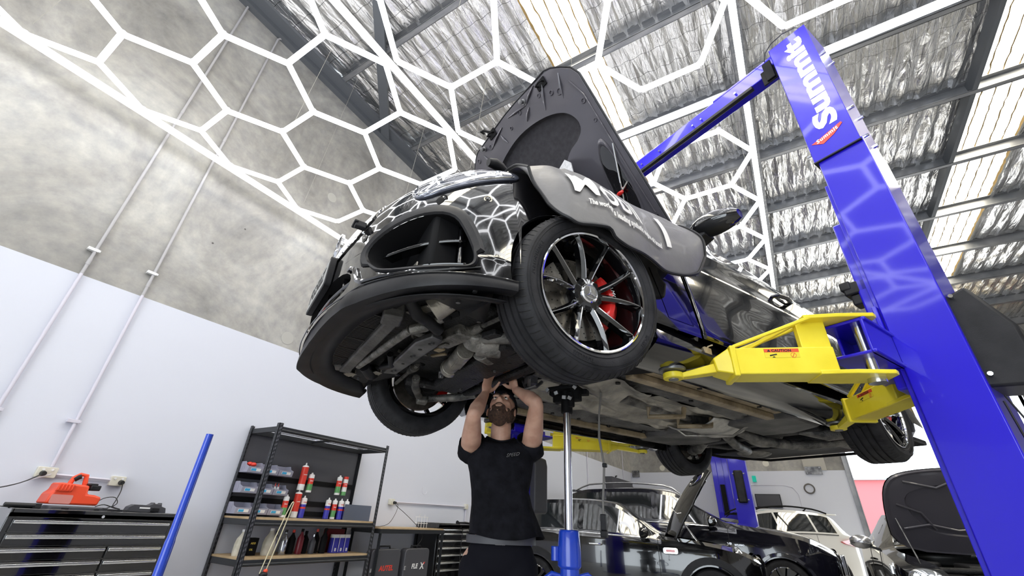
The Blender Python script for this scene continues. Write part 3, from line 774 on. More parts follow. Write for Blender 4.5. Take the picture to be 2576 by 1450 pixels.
# door mirrors
for sd in (1, -1):
    mr = MB(); R_ = []
    for k in range(13):
        t = k/12; x = .915+.235*t; h = .066*sin(pi*min(1, (.10+.86*t)))**.45; dpt = .088*sin(pi*(.10+.84*t))**.5
        zc = .655+.01*t; row = []
        for j in range(18):
            a = 2*pi*j/18; yy = cos(a)*dpt; zz = sin(a)*h
            if yy > 0: yy *= .45
            row.append(Vector((sd*x, .83+yy+.05*t, zc+zz)))
        R_.append(row)
    mr.rings(R_, cap0=True, cap1=True); mo = cb(mr, 'door_mirror', M['gloss'])
    mr = MB(); R_ = [[Vector((sd*(.918+.228*t), .83+.05*t+.088*sin(pi*(.10+.84*t))**.5*cos(a)*(1 if cos(a) < 0 else .45)*1.01, .655+.01*t+(.0665*sin(pi*min(1, (.10+.86*t)))**.45)*sin(a)*1.01)) for a in [radians(195+150*j/10) for j in range(11)]] for t in [k/12 for k in range(13)]]
    mr.rings(R_, closed=False); mr.build('mirror_underside', M['plastic'], mo)
    mr = MB(); mr.beam((sd*.80, .84, .575), (sd*.98, .84, .620), .12, .05, w2=.09, h2=.05); mr.build('mirror_arm', M['plastic'], mo, bevel=.008)

# ---- bonnet, raised
BA = radians(53); BO = Vector((0, .95, .90))
def BH(x, d, h=0.0):       # h: below the skin
    return BO+Vector((x, -cos(BA)*d+sin(BA)*h*1.0, sin(BA)*d+cos(BA)*h*1.0))+Vector((0, 0, 0))
# h positive moves towards the outer (upper/rear) side; negative is the inner face side
def bx_out(d): return itp([(0, .715), (.3, .712), (.7, .70), (1.0, .695), (1.19, .69)], d)
OUT = []
for d in [1.19*k/16 for k in range(17)]: OUT.append((bx_out(d), d))
OUT += [(.66, 1.26), (.60, 1.32), (.53, 1.375), (.47, 1.403), (.36, 1.408), (.24, 1.415), (.12, 1.422), (0, 1.425)]
LOOP = OUT+[(-x, d) for x, d in reversed(OUT[:-1])]
def crown(x, d): return .05*(1-(x/.75)**2)*min(1, d/.3+.3)-.02+.010*math.exp(-((abs(x)-.33)/.06)**2)
m = MB(); cc = (0, .7); rg = []
for k in (1, .97, .9, .75, .6, .45, .3, .15): rg.append([BH(x*k, .7+(d-.7)*k, crown(x*k, .7+(d-.7)*k)+(.0 if k < 1 else -.012)) for x, d in LOOP])
m.rings(rg, cap1=True); bonnet = cb(m, 'bonnet', M['paint'])
m = MB()
def ib(k, h): return [BH(x*k, .7+(d-.7)*k, h) for x, d in LOOP]
m.rings([ib(1.0, -.012), ib(.995, -.030), ib(.985, -.036)], closed=True)
# inner frame: one sheet with pressed recess (S shaped inner opening over the pad)
HOLE = [(.30, .30), (.215, .40), (.20, .58), (.24, .74), (.33, .825), (.46, .84), (.52, .92), (.49, 1.02), (.42, 1.09), (.30, 1.15), (.15, 1.19), (0, 1.205)]
HOLE = HOLE+[(-x, d) for x, d in reversed(HOLE[:-1])]; HOLE = smooth_loop(HOLE, it=2)
def inner(x, d):
    h = -.036
    return BH(x, d, h+.006*pnoise((x*6, d*6, 0)))
INL = [(x*.985, .7+(d-.7)*.985) for x, d in LOOP]
patch(m, HOLE, INL, 12, inner, N=150)
m.build('bonnet_inner_frame', M['hoodin'], bonnet, smooth=50)
m = MB(); hc = (0, .75); m.rings([[BH(p[0]*k, hc[1]+(p[1]-hc[1])*k, h) for p in HOLE] for k, h in ((1.0, -.036), (.985, -.020), (.97, -.004), (.955, .0), (.6, .005), (.3, .008))], cap1=True)
m.build('insulation_pad', M['pad'], bonnet, smooth=50)
m = MB()
for sx in (1, -1):
    # side pocket pressings, ribs and stiffeners
    pk = smooth_loop([(.48*sx, .30), (.50*sx, .62), (.58*sx, .74), (.62*sx, .60), (.62*sx, .20), (.55*sx, .12), (.40*sx, .14), (.36*sx, .24)], it=2)
    c_ = (sum(p[0] for p in pk)/len(pk), sum(p[1] for p in pk)/len(pk))
    m.rings([[BH(c_[0]+(p[0]-c_[0])*k, c_[1]+(p[1]-c_[1])*k, h) for p in pk] for k, h in ((1.10, -.037), (1.05, -.050), (1.0, -.050), (.95, -.041))])
    m.build('pressed_pocket', M['hoodin'], bonnet); m = MB()
    m.rings([[BH(c_[0]+(p[0]-c_[0])*k, c_[1]+(p[1]-c_[1])*k, h) for p in pk] for k, h in ((.96, -.0405), (.5, -.043), (.3, -.0405))], cap1=True); m.build('pocket_floor', M['gloss'], bonnet); m = MB()
m = MB()
m.tube([BH(x, d, -.040) for x, d in ((.665, .12), (.655, .4), (.65, .8), (.645, 1.05), (.60, 1.2))], .006, n=6)
m.tube([BH(-x, d, -.040) for x, d in ((.665, .12), (.655, .4), (.65, .8), (.645, 1.05), (.60, 1.2))], .006, n=6)
for x0, d0, x1_, d1 in ((.42, 1.36, .33, 1.18), (.56, 1.30, .50, 1.14), (.34, 1.39, .20, 1.33), (.0, 1.38, .20, 1.33), (-.10, 1.37, -.30, 1.31), (.22, 1.30, .14, 1.235), (-.15, 1.33, -.12, 1.24), (-.42, 1.33, -.36, 1.2)):
    m.tube([BH(x0, d0, -.037), BH((x0+x1_)/2, (d0+d1)/2, -.046), BH(x1_, d1, -.037)], [.004, .009, .003], n=6)
for x0, d0, r in ((.50, 1.20, .022), (.44, 1.24, .016), (.34, 1.30, .014), (.12, 1.33, .014), (.62, 1.02, .016), (.625, .86, .012), (-.30, 1.33, .02), (-.5, 1.33, .018), (-.02, 1.30, .012)):
    T = (Vector((0, -sin(BA), -cos(BA)))).to_track_quat('Z', 'Y').to_matrix()
    m.lathe([(r*1.3, -.002), (r*1.1, .006), (r*.8, .006), (r*.6, -.002)], o=BH(x0, d0, -.036), n=16, mat=T)
m.build('stiffening_pressing', M['hoodin'], bonnet)
for x0, d0 in ((.20, 1.363), (-.373, 1.363)):       # rubber bump stops
    T = (Vector((0, -sin(BA), -cos(BA)))).to_track_quat('Z', 'Y').to_matrix(); m = MB()
    m.lathe([(.020, 0), (.022, .008), (.013, .010), (.013, .030), (.018, .032), (.018, .042), (.001, .044)], o=BH(x0, d0, -.036), n=16, mat=T); m.build('bump_stop', M['steel'], bonnet)
for x0, d0 in ((.405, 1.345), (-.22, 1.40)):      # latch strikers
    m = MB(); q = [BH(x0-.03, d0, -.036), BH(x0-.03, d0, -.075), BH(x0+.01, d0, -.085), BH(x0+.03, d0, -.07), BH(x0+.03, d0, -.036)]; m.tube(q, .006, n=8)
    m.prism([(x0-.045, d0-.03), (x0+.045, d0-.03), (x0+.045, d0+.03), (x0-.045, d0+.03)], -.044, -.036, lambda v: BH(v.x, v.y, v.z)); m.build('bonnet_latch', M['black'], bonnet)
m = MB(); q = [BH(-.24, 1.43, -.04), BH(-.26, 1.47, -.06), BH(-.31, 1.49, -.05), BH(-.30, 1.46, -.03)]; m.tube(q, .008, n=6); m.tube([BH(-.20, 1.40, -.04), BH(-.27, 1.47, -.07)], .01, n=6); m.build('release_lever', M['black'], bonnet)
m = MB(); m.tube([BH(-x*.995, .7+(d-.7)*.998, -.030) for x, d in LOOP], .007, n=6, closed=True); m.build('edge_seal', M['plastic'], bonnet)
m = MB(); m.cyl(BH(.655, .655, -.05), BH(.52, .28, -.06), .006, n=8, mi=0); m.cyl(BH(.52, .28, -.06), Vector((.60, .80, .66)), .013, n=10, mi=1)
st = m.build('gas_strut', [M['chrome'], M['plastic']], bonnet)
m = MB(); q = BH(.535, .35, -.07); m.ball(q, (.03, .016, .014)); m.cyl(q, q+Vector((.04, .01, .04)), .007, n=8); m.ball(q+Vector((-.035, 0, -.005)), .012); m.build('strut_clamp', M['red'], st)
m = MB(); q = BH(.56, .36, -.07); m.cyl(q, q+Vector((.045, .005, .045)), .006, n=8); m.build('clamp_pin', M['chrome'], st)
for sx in (1, -1):
    m = MB(); m.beam(BH(.66*sx, .10, -.03), Vector((.68*sx, 1.08, .64)), .03, .015); m.beam(BH(.66*sx, .02, -.03), Vector((.66*sx, .88, .64)), .03, .012); m.build('bonnet_hinge', M['black'], bonnet)
# silver insulation seen under the bonnet
m = MB(); m.prism([(.10, .70), (.17, 1.44), (.29, 1.485), (.38, 1.37), (.44, 1.12), (.47, .70)], .40, .408, lambda v: Vector((v.x, v.z+.03*sin(v.x*9), v.y))); cb(m, 'bulkhead_insulation', M['silvercloth'])
# ================================================================ WHEELS
TYR, TW = .340, .245
def make_wheel(detail=True, name='wheel'):
    """wheel centred on the origin, outer face towards +x; returns the tyre carrying rim parts"""
    hw = TW/2
    prof = [(.245, -.105), (.262, -.118), (.29, -hw), (.315, -hw+.004), (.328, -hw+.022)]
    grooves = [-.062, -.022, .022, .062]
    xs = [-.095]
    pr = []
    for g in grooves: pr += [(g-.006, 0), (g-.0045, -.008), (g+.0045, -.008), (g+.006, 0)]
    prof += [(TYR-.003, -hw+.035)]+[(TYR+d+.0015*(1-(x/.1)**2), x) for x, d in pr]+[(TYR-.003, hw-.035), (.328, hw-.022), (.315, hw-.004), (.29, hw), (.262, .118), (.245, .105)]
    m = MB(); m.lathe(prof, ax='x', n=96); tyre = m.build(name, M['rubber'], None, smooth=50)
    for sg in ((1, -1) if detail else ()):      # sipes across the shoulders
        m = MB()
        for k in range(76):
            a = 2*pi*k/76
            if True:
                p = []
                for x, r, da in ((.068*sg, TYR+.0002, 0), (.086*sg, TYR-.0012, .012), (.101*sg, .3290, .022), (.112*sg, .3185, .026)): p.append((x, r*cos(a+da), r*sin(a+da)))
                m.tube(p, .0015, n=4)
        m.build('tread_sipes', M['ink'], tyre, smooth=0)
    if detail:
        m = MB()
        for r in (.268, .30, .312): m.lathe([(r-.001, .1205+(.001 if r > .29 else -.002)), (r, .1235+(.0005 if r > .29 else -.002)), (r+.001, .1205+(.001 if r > .29 else -.002))], ax='x', n=80)
        def arc(v, r=.283, a0=radians(150)):
            a = a0-v.x/r; rr = r+v.y; return Vector((.1225+v.z, rr*cos(a), rr*sin(a)))
        for tx, a0 in (('PERFORMANCE', 165), ('245/35 ZR19', 60), ('SPORT', -45), ('TUBELESS', -110)):
            m.text(tx, .020, lambda v, a0=a0: arc(v, .279, radians(a0)), .002, spacing=1.1)
        m.build('sidewall_lettering', M['rubber'], tyre, smooth=0)
    m = MB(); m.lathe([(.247, .108), (.250, .112), (.250, .118), (.246, .120), (.240, .117), (.238, .108)], ax='x', n=80, closed=True); m.build('rim_edge', M['chrome'], tyre)
    m = MB(); m.lathe([(.246, .108), (.236, .09), (.232, .03), (.215, .0), (.215, -.09), (.240, -.105), (.246, -.105), (.246, -.10)], ax='x', n=64); m.build('rim_barrel', M['gloss'], tyre)
    # spokes: five pairs, each spoke splayed
    for k in range(10):
        pair = k//2; sg = 1 if k % 2 else -1
        a_in = 2*pi*pair/5+sg*.19; a_out = 2*pi*pair/5+sg*.325
        m = MB(); R_ = []
        for t in (0, .12, .3, .5, .7, .88, 1.0):
            r = lerp(.046, .238, t); a = lerp(a_in, a_out, t)
            x = .060+.030*sin(t*pi*.55)+.012*t; wv = lerp(.015, .0095, t)+.004*(t > .95)
            rad = Vector((0, cos(a), sin(a))); tan = Vector((0, -sin(a), cos(a)))
            c_ = Vector((x, 0, 0))+rad*r
            R_.append([c_+tan*(-wv)+Vector((-.045, 0, 0)), c_+tan*(-wv)+Vector((-.010, 0, 0)), c_+tan*(-wv*.16)+Vector((.003, 0, 0)), c_+tan*(wv*.16)+Vector((.003, 0, 0)), c_+tan*wv+Vector((-.010, 0, 0)), c_+tan*wv+Vector((-.045, 0, 0))])
        n_ = 6
        for i in range(len(R_)-1):
            for q in range(n_):
                q2 = (q+1) % n_
                m.add([R_[i][q], R_[i][q2], R_[i+1][q2], R_[i+1][q]], [(0, 1, 2, 3)], mi=1 if q in (2, 3) and i >= 1 and q == 2 else 0)
        m.add(R_[-1], [tuple(range(6))], mi=0)
        m.build('spoke', [M['gloss'], M['brushed']], tyre, smooth=0)
    m = MB(); m.lathe([(.078, .0), (.076, .052), (.066, .066), (.040, .070), (.036, .060)], ax='x', n=40)
    m.lathe([(.001, -.01), (.078, .0)], ax='x', n=40)
    m.build('hub', M['gloss'], tyre)
    m = MB()
    for k in range(5):
        a = 2*pi*(k+.5)/5; c_ = Vector((.062, .056*cos(a), .056*sin(a)))
        m.cyl(c_, c_+Vector((.006, 0, 0)), .0135, n=12)
    m.build('bolt_wells', M['black'], tyre, smooth=0)
    m = MB(); m.lathe([(.040, .060), (.040, .078), (.036, .082), (.030, .080), (.001, .081)], ax='x', n=40); cap = m.build('centre_cap', M['chrome'], tyre)
    m = MB()
    for k in range(3):
        a = radians(80+120*k); tip = Vector((.085, .031*cos(a), .031*sin(a))); t_ = Vector((0, -sin(a), cos(a)))*.005
        m.add([tip, Vector((.081, 0, 0))+t_, Vector((.089, 0, 0)), Vector((.081, 0, 0))-t_], [(0, 1, 2), (0, 2, 3)])
    m.lathe([(.031, .081), (.0325, .086), (.034, .081)], ax='x', n=36)
    m.build('cap_star', M['silver'], cap, smooth=0)
    return tyre
def make_brake(name='brake_disc'):
    m = MB(); m.lathe([(.075, .0), (.180, .0), (.180, .028), (.075, .028)], ax='x', n=64, closed=True)
    m.lathe([(.001, .04), (.075, .04), (.078, .0)], ax='x', n=40)
    d = m.build(name, M['disc'])
    m = MB()
    for r, n_ in ((.10, 18), (.125, 22), (.15, 26), (.167, 30)):
        for k in range(n_):
            a = 2*pi*k/n_+r*7; c_ = Vector((.0282, r*cos(a), r*sin(a))); m.cyl(c_, c_+Vector((.0006, 0, 0)), .0032, n=6)
    m.build('drillings', M['ink'], d, smooth=0)
    return d
def make_caliper():
    m = MB(); R_ = []
    for k in range(15):
        a = radians(-42+84*k/14); e = sin(pi*k/14)**.4 if 0 < k < 14 else .35
        c_, s_ = cos(a), sin(a); ri, ro = .118+(1-e)*.03, .200-(1-e)*.03
        R_.append([Vector((x, r*c_, r*s_)) for x, r in ((-.045, ri), (.045, ri+.004), (.066*e+.01, ri+.02), (.070*e+.01, (ri+ro)/2), (.050, ro-.008), (.02, ro), (-.045, ro))])
    m.rings(R_, cap0=True, cap1=True); c = m.build('brake_caliper', M['red'])
    m = MB(); 
    def T(v):
        a = radians(24)-v.x/.16; r = .150+v.y; return Vector((.081+v.z, r*cos(a), r*sin(a)))
    m.text('AMG', .026, T, .0015, shear=.3, spacing=1.2); m.build('caliper_lettering', M['lblwhite'], c, smooth=0)
    return c
ST = -.10
def place(o, x, y, z, rot, parent=car):
    o.parent = parent; o.location = (x, y, z); o.rotation_euler = rot
w0 = make_wheel()
hw_ = .80
place(w0, .822, .012, AX+.005, (radians(18), .09, ST))
# move the wheel along its own axis is negligible: the kingpin passes near the hub
w1 = dup(w0); place(w1, -hw_, 0, AX, (radians(40), 0, pi+ST))
w2 = dup(w0); place(w2, hw_, 2.83, AX, (radians(55), 0, 0))
w3 = dup(w0); place(w3, -hw_, 2.83, AX, (radians(10), 0, pi))
b0 = make_brake(); c0 = make_caliper()
def hubpos(sx, y, ang, d):
    return (sx*hw_+d*cos(ang), y+d*sin(ang), AX)
for i, (sx, y, ang) in enumerate(((1, 0, ST), (-1, 0, pi+ST), (1, 2.83, 0), (-1, 2.83, pi))):
    b = b0 if i == 0 else dup(b0); c = c0 if i == 0 else dup(c0)
    place(b, *hubpos(sx, y, ang, .0), (0, 0, ang)); place(c, *hubpos(sx, y, ang, .0), (radians(6 if sx > 0 else 174), 0, ang))
    m = MB(); q = Vector(hubpos(sx, y, ang, -.03))-Vector((0, 0, AX)); ax_ = Vector((cos(ang), sin(ang), 0))
    m.cyl(q, q-ax_*.07, .075, .06, n=18); m.beam(q-ax_*.03+Vector((0, 0, .02)), q-ax_*.09+Vector((0, 0, -.16)), .07, .05); m.beam(q-ax_*.05, q-ax_*.12+Vector((0, .05, .30)), .06, .05, up=(0, 1, 0))
    cb(m, 'steering_knuckle' if y == 0 else 'wheel_carrier', M['alu'], bevel=.01)
    m = MB(); m.cyl(q-ax_*.04, q-ax_*.16, .13, .10, n=24); cb(m, 'dust_shield', M['under_dk'])

# ================================================================ UNDERBODY
def U(m, name, mat, **kw): return cb(m, name, M[mat], **kw)
# front apron ring, carriers and big dark backing
m = MB(); m.rings([[SF(s, -.148, -.02) for s in [lerp(-1.1, 1.1, k/50) for k in range(51)]], [SF(s, -.125, -.09) for s in [lerp(-1.1, 1.1, k/50) for k in range(51)]], [SF(s*.9, -.09, -.16) for s in [lerp(-1.1, 1.1, k/50) for k in range(51)]]], closed=False); U(m, 'apron_edge', 'plastic', solid=.004)
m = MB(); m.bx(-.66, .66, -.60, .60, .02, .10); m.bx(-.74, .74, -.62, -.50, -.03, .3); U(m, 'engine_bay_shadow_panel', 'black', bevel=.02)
# radiator with slats
m = MB(); m.bx(-.46, .36, -.76, -.60, -.085, -.03); rad = U(m, 'radiator', 'black', bevel=.005)
m = MB()
for k in range(6): x = lerp(-.45, .35, k/5); m.bx(x-.006, x+.006, -.755, -.60, -.100, -.085)
for y in (-.757, -.60): m.bx(-.46, .36, y-.008, y+.008, -.104, -.085)
m.tube([(-.47, -.772, -.10), (.37, -.772, -.10)], .012, n=8)
m.build('radiator_frame', M['plastic'], rad)
m = MB()
for k in range(5):
    xa, xb = lerp(-.45, .35, k/5)+.01, lerp(-.45, .35, (k+1)/5)-.01
    for j in range(9):
        x = lerp(xa, xb, (j+.5)/9); m.beam((x-.004, -.75, -.094), (x+.004, -.61, -.094), .0035, .012)
m.build('radiator_slats', M['satin'], rad, smooth=0)
# crossmembers
m = MB(); m.beam((-.48, -.575, -.10), (.42, -.60, -.10), .055, .045); m.beam((-.50, -.575, -.08), (-.42, -.60, -.08), .09, .06); m.beam((.34, -.6, -.09), (.44, -.62, -.09), .08, .07); U(m, 'radiator_crossmember', 'under', bevel=.008)
m = MB(); m.tube([(-.34, -.535, -.105), (-.2, -.53, -.11), (.25, -.515, -.115), (.33, -.505, -.11)], .020, n=12); m.tube([(.33, -.505, -.11), (.37, -.46, -.10), (.40, -.40, -.05)], .022, n=12); U(m, 'coolant_pipe', 'alu')
for P, r in (([(.48, -.60, -.03), (.44, -.52, -.09), (.40, -.47, -.08), (.38, -.40, -.10), (.33, -.38, -.06)], .026), ([(-.36, -.50, -.10), (-.43, -.44, -.12), (-.50, -.40, -.09), (-.55, -.45, -.02)], .028), ([(-.12, -.44, -.08), (-.20, -.40, -.11), (-.30, -.42, -.10), (-.36, -.38, -.04)], .017), ([(.62, -.60, -.04), (.50, -.62, -.08), (.40, -.62, -.07)], .016), ([(-.2, -.36, -.04), (0, -.37, -.09), (.12, -.35, -.09), (.2, -.30, -.04)], .013), ([(.30, -.05, -.06), (.1, -.02, -.10), (-.15, .06, -.08)], .012)):
    m = MB(); Q = [Vector(p) for p in P]; m.tube([sum(((Q[i]*(1-t)+Q[i+1]*t),), Vector()) for i in range(len(Q)-1) for t in (0, .33, .66)]+[Q[-1]], r, n=10); U(m, 'coolant_hose', 'plastic')
# subframe: long pressed plates with holes
def plate(name, P, z, t, mat, holes=(), bev=.006):
    m = MB(); m.prism(P, z, z+t); o = U(m, name, mat, bevel=bev)
    if holes:
        m = MB()
        for x, y, r in holes: m.cyl((x, y, z-.002), (x, y, z+.003), r, n=14)
        m.build('mounting_holes', M['ink'], o, loc=None, smooth=0)
        m = MB()
        for x, y, r in holes[::2]: m.cyl((x+r*1.9, y, z-.010), (x+r*1.9, y, z), r*.75, n=6)
        m.build('bolt_heads', M['steel'], o, smooth=0)
    return o
plate('subframe_front_plate', [(-.36, -.39), (.20, -.43), (.32, -.40), (.30, -.34), (.22, -.33), (-.33, -.325)], -.115, .03, 'steel', ((-.28, -.36, .014), (-.12, -.365, .008), (.02, -.37, .012), (.14, -.38, .010), (.24, -.37, .012)))
plate('subframe_cross_plate', [(-.42, .03), (-.10, -.02), (.30, -.01), (.42, .0), (.44, .08), (.25, .11), (-.05, .10), (-.40, .13)], -.12, .035, 'under_dk', ((-.34, .08, .012), (-.1, .05, .014), (.1, .05, .010), (.26, .05, .012), (.37, .04, .01)))
plate('subframe_side_plate', [(-.52, -.20), (-.44, -.22), (-.40, .10), (-.48, .14)], -.11, .03, 'under_dk', ((-.47, -.1, .01), (-.45, .05, .01)))
plate('subframe_side_plate', [(.52, -.20), (.44, -.22), (.40, .10), (.48, .14)], -.11, .03, 'under_dk', ((.47, -.1, .01), (.45, .05, .01)))
# cast units: sump, steering rack, alternator, gearbox
m = MB(); m.cyl((-.10, -.10, -.075), (.20, -.17, -.085), .042, .045, n=20); m.cyl((-.14, -.09, -.075), (-.10, -.10, -.075), .055, .05, n=20); m.box((.08, -.14, -.118), (.14, .05, .012), Matrix.Rotation(-.22, 3, 'Z')); U(m, 'steering_rack_motor', 'heat', bevel=.004)
m = MB(); m.cyl((.30, -.16, -.06), (.36, -.06, -.07), .075, .07, n=24); m.cyl((.24, -.10, -.07), (.20, -.02, -.08), .062, .05, n=22); m.cyl((.36, -.2, -.04), (.30, -.16, -.06), .05, .075, n=20); m.beam((.20, -.08, -.09), (.42, -.05, -.08), .05, .05); m.beam((.12, -.02, -.09), (.28, .03, -.09), .07, .05); m.ball((.33, -.11, -.11), (.05, .035, .03)); U(m, 'gearbox_casting', 'alu', bevel=.006)
m = MB(); m.box((.26, -.27, -.055), (.20, .085, .06), Matrix.Rotation(.15, 3, 'Z')); m.box((.20, -.29, -.09), (.07, .03, .015), Matrix.Rotation(.15, 3, 'Z')); U(m, 'engine_sump', 'alu', bevel=.012)
m = MB(); m.box((.135, -.28, -.090), (.05, .035, .01), Matrix.Rotation(.2, 3, 'Z')); m.box((.05, -.245, -.085), (.09, .02, .01), Matrix.Rotation(.5, 3, 'Z')); U(m, 'hose_clip', 'wax', bevel=.002)
m = MB(); m.cyl((.50, -.42, .0), (.45, -.47, -.05), .06, n=20); m.box((.40, -.50, -.045), (.13, .05, .012), Matrix.Rotation(.4, 3, 'Z')); m.box((.52, -.44, -.03), (.12, .09, .01), Matrix.Rotation(-.5, 3, 'Z')); U(m, 'horn_bracket', 'heat', bevel=.006)
for P in (((.66, -.66, -.04), .06), ((-.60, -.52, -.09), .08), ((-.40, -.42, -.11), .06)):
    m = MB(); (x, y, z), a = P; m.box((x, y, z), (a, a*.7, .006), Matrix.Rotation(.35, 3, 'Z')); m.box((x, y+a*.35, z+.02), (a*.8, .006, .05)); U(m, 'bracket', 'heat', bevel=.002)
# liners in front of the wheels: the big flat black shields with clips
for sx in (1, -1):
    m = MB(); V = [(.88*sx, -.42, -.115), (.84*sx, -.50, -.115), (.70*sx, -.62, -.10), (.56*sx, -.52, -.05), (.47*sx, -.33, -.03), (.50*sx, -.24, -.06), (.70*sx, -.33, -.07)]
    m.add(V, [tuple(range(7))]); U(m, 'wheel_arch_shield', 'plastic', solid=.006, bevel=.004)
    m = MB()
    for x, y, z in ((.72, -.56, -.108), (.83, -.47, -.122), (.52, -.42, -.05), (.66, -.45, -.088), (.50, -.27, -.06)): m.cyl((x*sx, y, z-.008), (x*sx, y, z+.006), .009, n=10)
    U(m, 'shield_clips', 'steel')
    # control arms, tie rod, strut, drive shaft
    m = MB(); m.tube([(.40*sx, -.18, -.09), (.52*sx, -.13, -.11), (.66*sx, -.05, -.12), (.72*sx, -.01, -.11)], [.024, .026, .022, .03], n=10); U(m, 'control_arm', 'iron')
    m = MB(); m.tube([(.42*sx, .24, -.10), (.54*sx, .15, -.12), (.66*sx, .05, -.12), (.72*sx, .02, -.11)], [.03, .026, .022, .03], n=10); U(m, 'tension_strut', 'iron')
    m = MB(); m.tube([(.30*sx, -.22, -.04), (.70*sx, -.20, -.06)], [.014, .011], n=8); m.tube([(.34*sx, -.22, -.042), (.44*sx, -.215, -.048)], [.03, .018], n=14); U(m, 'tie_rod', 'iron')
    m = MB(); m.tube([(.58*sx, .06, -.08), (.60*sx, .03, .15), (.60*sx, .03, .5)], [.03, .05, .05], n=14); U(m, 'shock_absorber', 'under_dk')
    m = MB(); m.tube([(.20*sx, .0, -.01), (.68*sx, 0, 0)], .02, n=10); U(m, 'drive_shaft', 'steel')
m = MB(); m.tube([(-.66, .12, -.04), (-.60, .22, -.08), (-.3, .26, -.085), (.3, .26, -.085), (.60, .22, -.08), (.66, .12, -.04)], .013, n=8); U(m, 'anti_roll_bar', 'iron')
# towing/lock hardware near the mechanic
m = MB(); m.tube([(.02, .30, -.10), (.10, .27, -.17), (.16, .29, -.17), (.12, .36, -.12)], .010, n=8); m.tube([(-.02, .36, -.14), (.08, .30, -.17), (.17, .24, -.13)], .009, n=8); m.tube([(-.03, .40, -.15), (-.02, .38, -.20), (.01, .36, -.21), (.02, .34, -.14)], .008, n=8); m.box((.10, .30, -.12), (.06, .05, .04)); U(m, 'gear_linkage', 'steel')
# floor: side panels, rails, tunnel shield, tanks
for sx in (1, -1):
    m = MB()
    def fl(u, v, sx=sx):
        x, y = lerp(.30, .74, u), lerp(.52, 2.3, v)
        z = -.10+.012*sin(u*9+1)*sin(v*5)+.010*(abs((u*3) % 1-.5) < .16)-.006*(abs((v*6) % 1-.5) < .12)
        return Vector((sx*x, y, z))
    m.grid(fl, 36, 60); o = U(m, 'floor_panel', 'under', smooth=50)
    for x, y in ((.46, .9), (.46, 1.15), (.6, .85), (.6, 1.1), (.66, 1.35), (.5, 1.5), (.6, 1.7), (.45, 1.85), (.4, 1.3), (.37, .7)): m = MB(); m.cyl((sx*x, y, -.118), (sx*x, y, -.085), .014, n=12); m.build('rubber_plug', M['ink'], o, smooth=0)
    m = MB(); m.beam((sx*.54, .60, -.125), (sx*.53, 1.95, -.125), .055, .04); m.beam((sx*.595, .60, -.105), (sx*.585, 1.95, -.105), .05, .015); U(m, 'floor_rail', 'wax', bevel=.008)
    m = MB(); m.beam((sx*.76, .50, -.12), (sx*.77, 2.40, -.12), .07, .06); U(m, 'sill_seam', 'under_dk', bevel=.008)
    m = MB(); m.prism([(.50*sx, .36), (.80*sx, .38), (.84*sx, .46), (.66*sx, .64), (.46*sx, .52)], -.135, -.128); U(m, 'rear_arch_shield', 'black', smooth=0)
    for yj in (.60, 2.22): m = MB(); m.lathe([(.055, -.01), (.055, .0), (.035, .012), (.02, .012)], o=(.80*sx, yj, -.155), n=24); U(m, 'jacking_point', 'plastic')
m = MB()
def tunnel(u, v):
    x, y = lerp(-.30, .30, u), lerp(.45, 2.05, v)
    z = -.10+.075*sin(pi*u)**1.5*(.6+.4*sin(v*7))+.012*pnoise((x*14, y*9, 2))+.008*sin(x*60+8*pnoise((x*3, y*3, 0)))*(abs(u-.5) > .2)
    return Vector((x, y, z))
m.grid(tunnel, 44, 90); U(m, 'heat_shield', 'heat', smooth=60)
m = MB(); m.grid(lambda u, v: Vector((lerp(.10, .42, u)+.03*sin(v*5), lerp(.48, .95, v), -.125+.02*sin(u*8+v*4)+.01*pnoise((u*6, v*9, 4)))), 16, 20); U(m, 'catalyst_shield', 'heat', smooth=60)
m = MB(); m.tube([(.05, .35, -.03), (.06, .7, -.06), (.05, 1.3, -.07), (.04, 2.0, -.08)], .035, n=12); U(m, 'exhaust_pipe', 'iron')
for P in (((.10, 1.35), .0), ((.05, 1.72), .1)):
    (x, y), d = P; m = MB(); m.tube([(x, y-.08, -.10), (x-.02, y-.07, -.16), (x+.12, y+.0, -.17), (x+.14, y+.08, -.16), (x+.14, y+.10, -.10)], .016, n=8); U(m, 'exhaust_hanger', 'wax')
m = MB()
def emb(u, v):
    a = lerp(-1, 1, u); return Vector((a*.20+.04, lerp(1.78, 2.20, v), -.165+.05*abs(a)**3+.012*sin(pi*v)))
m.grid(emb, 20, 20); U(m, 'silencer_shield', 'heat_emb', solid=.01)
m = MB(); m.tube([(-.25, 1.9, -.05), (-.18, 2.02, -.15), (.15, 2.12, -.18), (.30, 2.1, -.12)], .010, n=8); U(m, 'retaining_strap', 'heat')
for sx in (1, -1):
    m = MB(); P = [(.18*sx, 1.98), (.50*sx, 1.92), (.66*sx, 2.02), (.64*sx, 2.42), (.40*sx, 2.55), (.16*sx, 2.5)]
    m.prism(P, -.135, -.04); U(m, 'fuel_tank' if sx > 0 else 'battery_tray', 'under', bevel=.03)
m = MB(); m.beam((-.55, 2.62, -.08), (.55, 2.62, -.08), .12, .09); m.beam((-.50, 3.05, -.07), (.50, 3.05, -.07), .10, .08); m.beam((.5, 2.6, -.08), (.46, 3.06, -.07), .09, .08); m.beam((-.5, 2.6, -.08), (-.46, 3.06, -.07), .09, .08); U(m, 'rear_subframe', 'under_dk', bevel=.02)
m = MB(); m.ball((0, 2.83, -.03), (.16, .20, .13)); m.tube([(0, 2.6, -.02), (0, 2.2, -.02)], .045, n=12); U(m, 'rear_differential', 'alu')
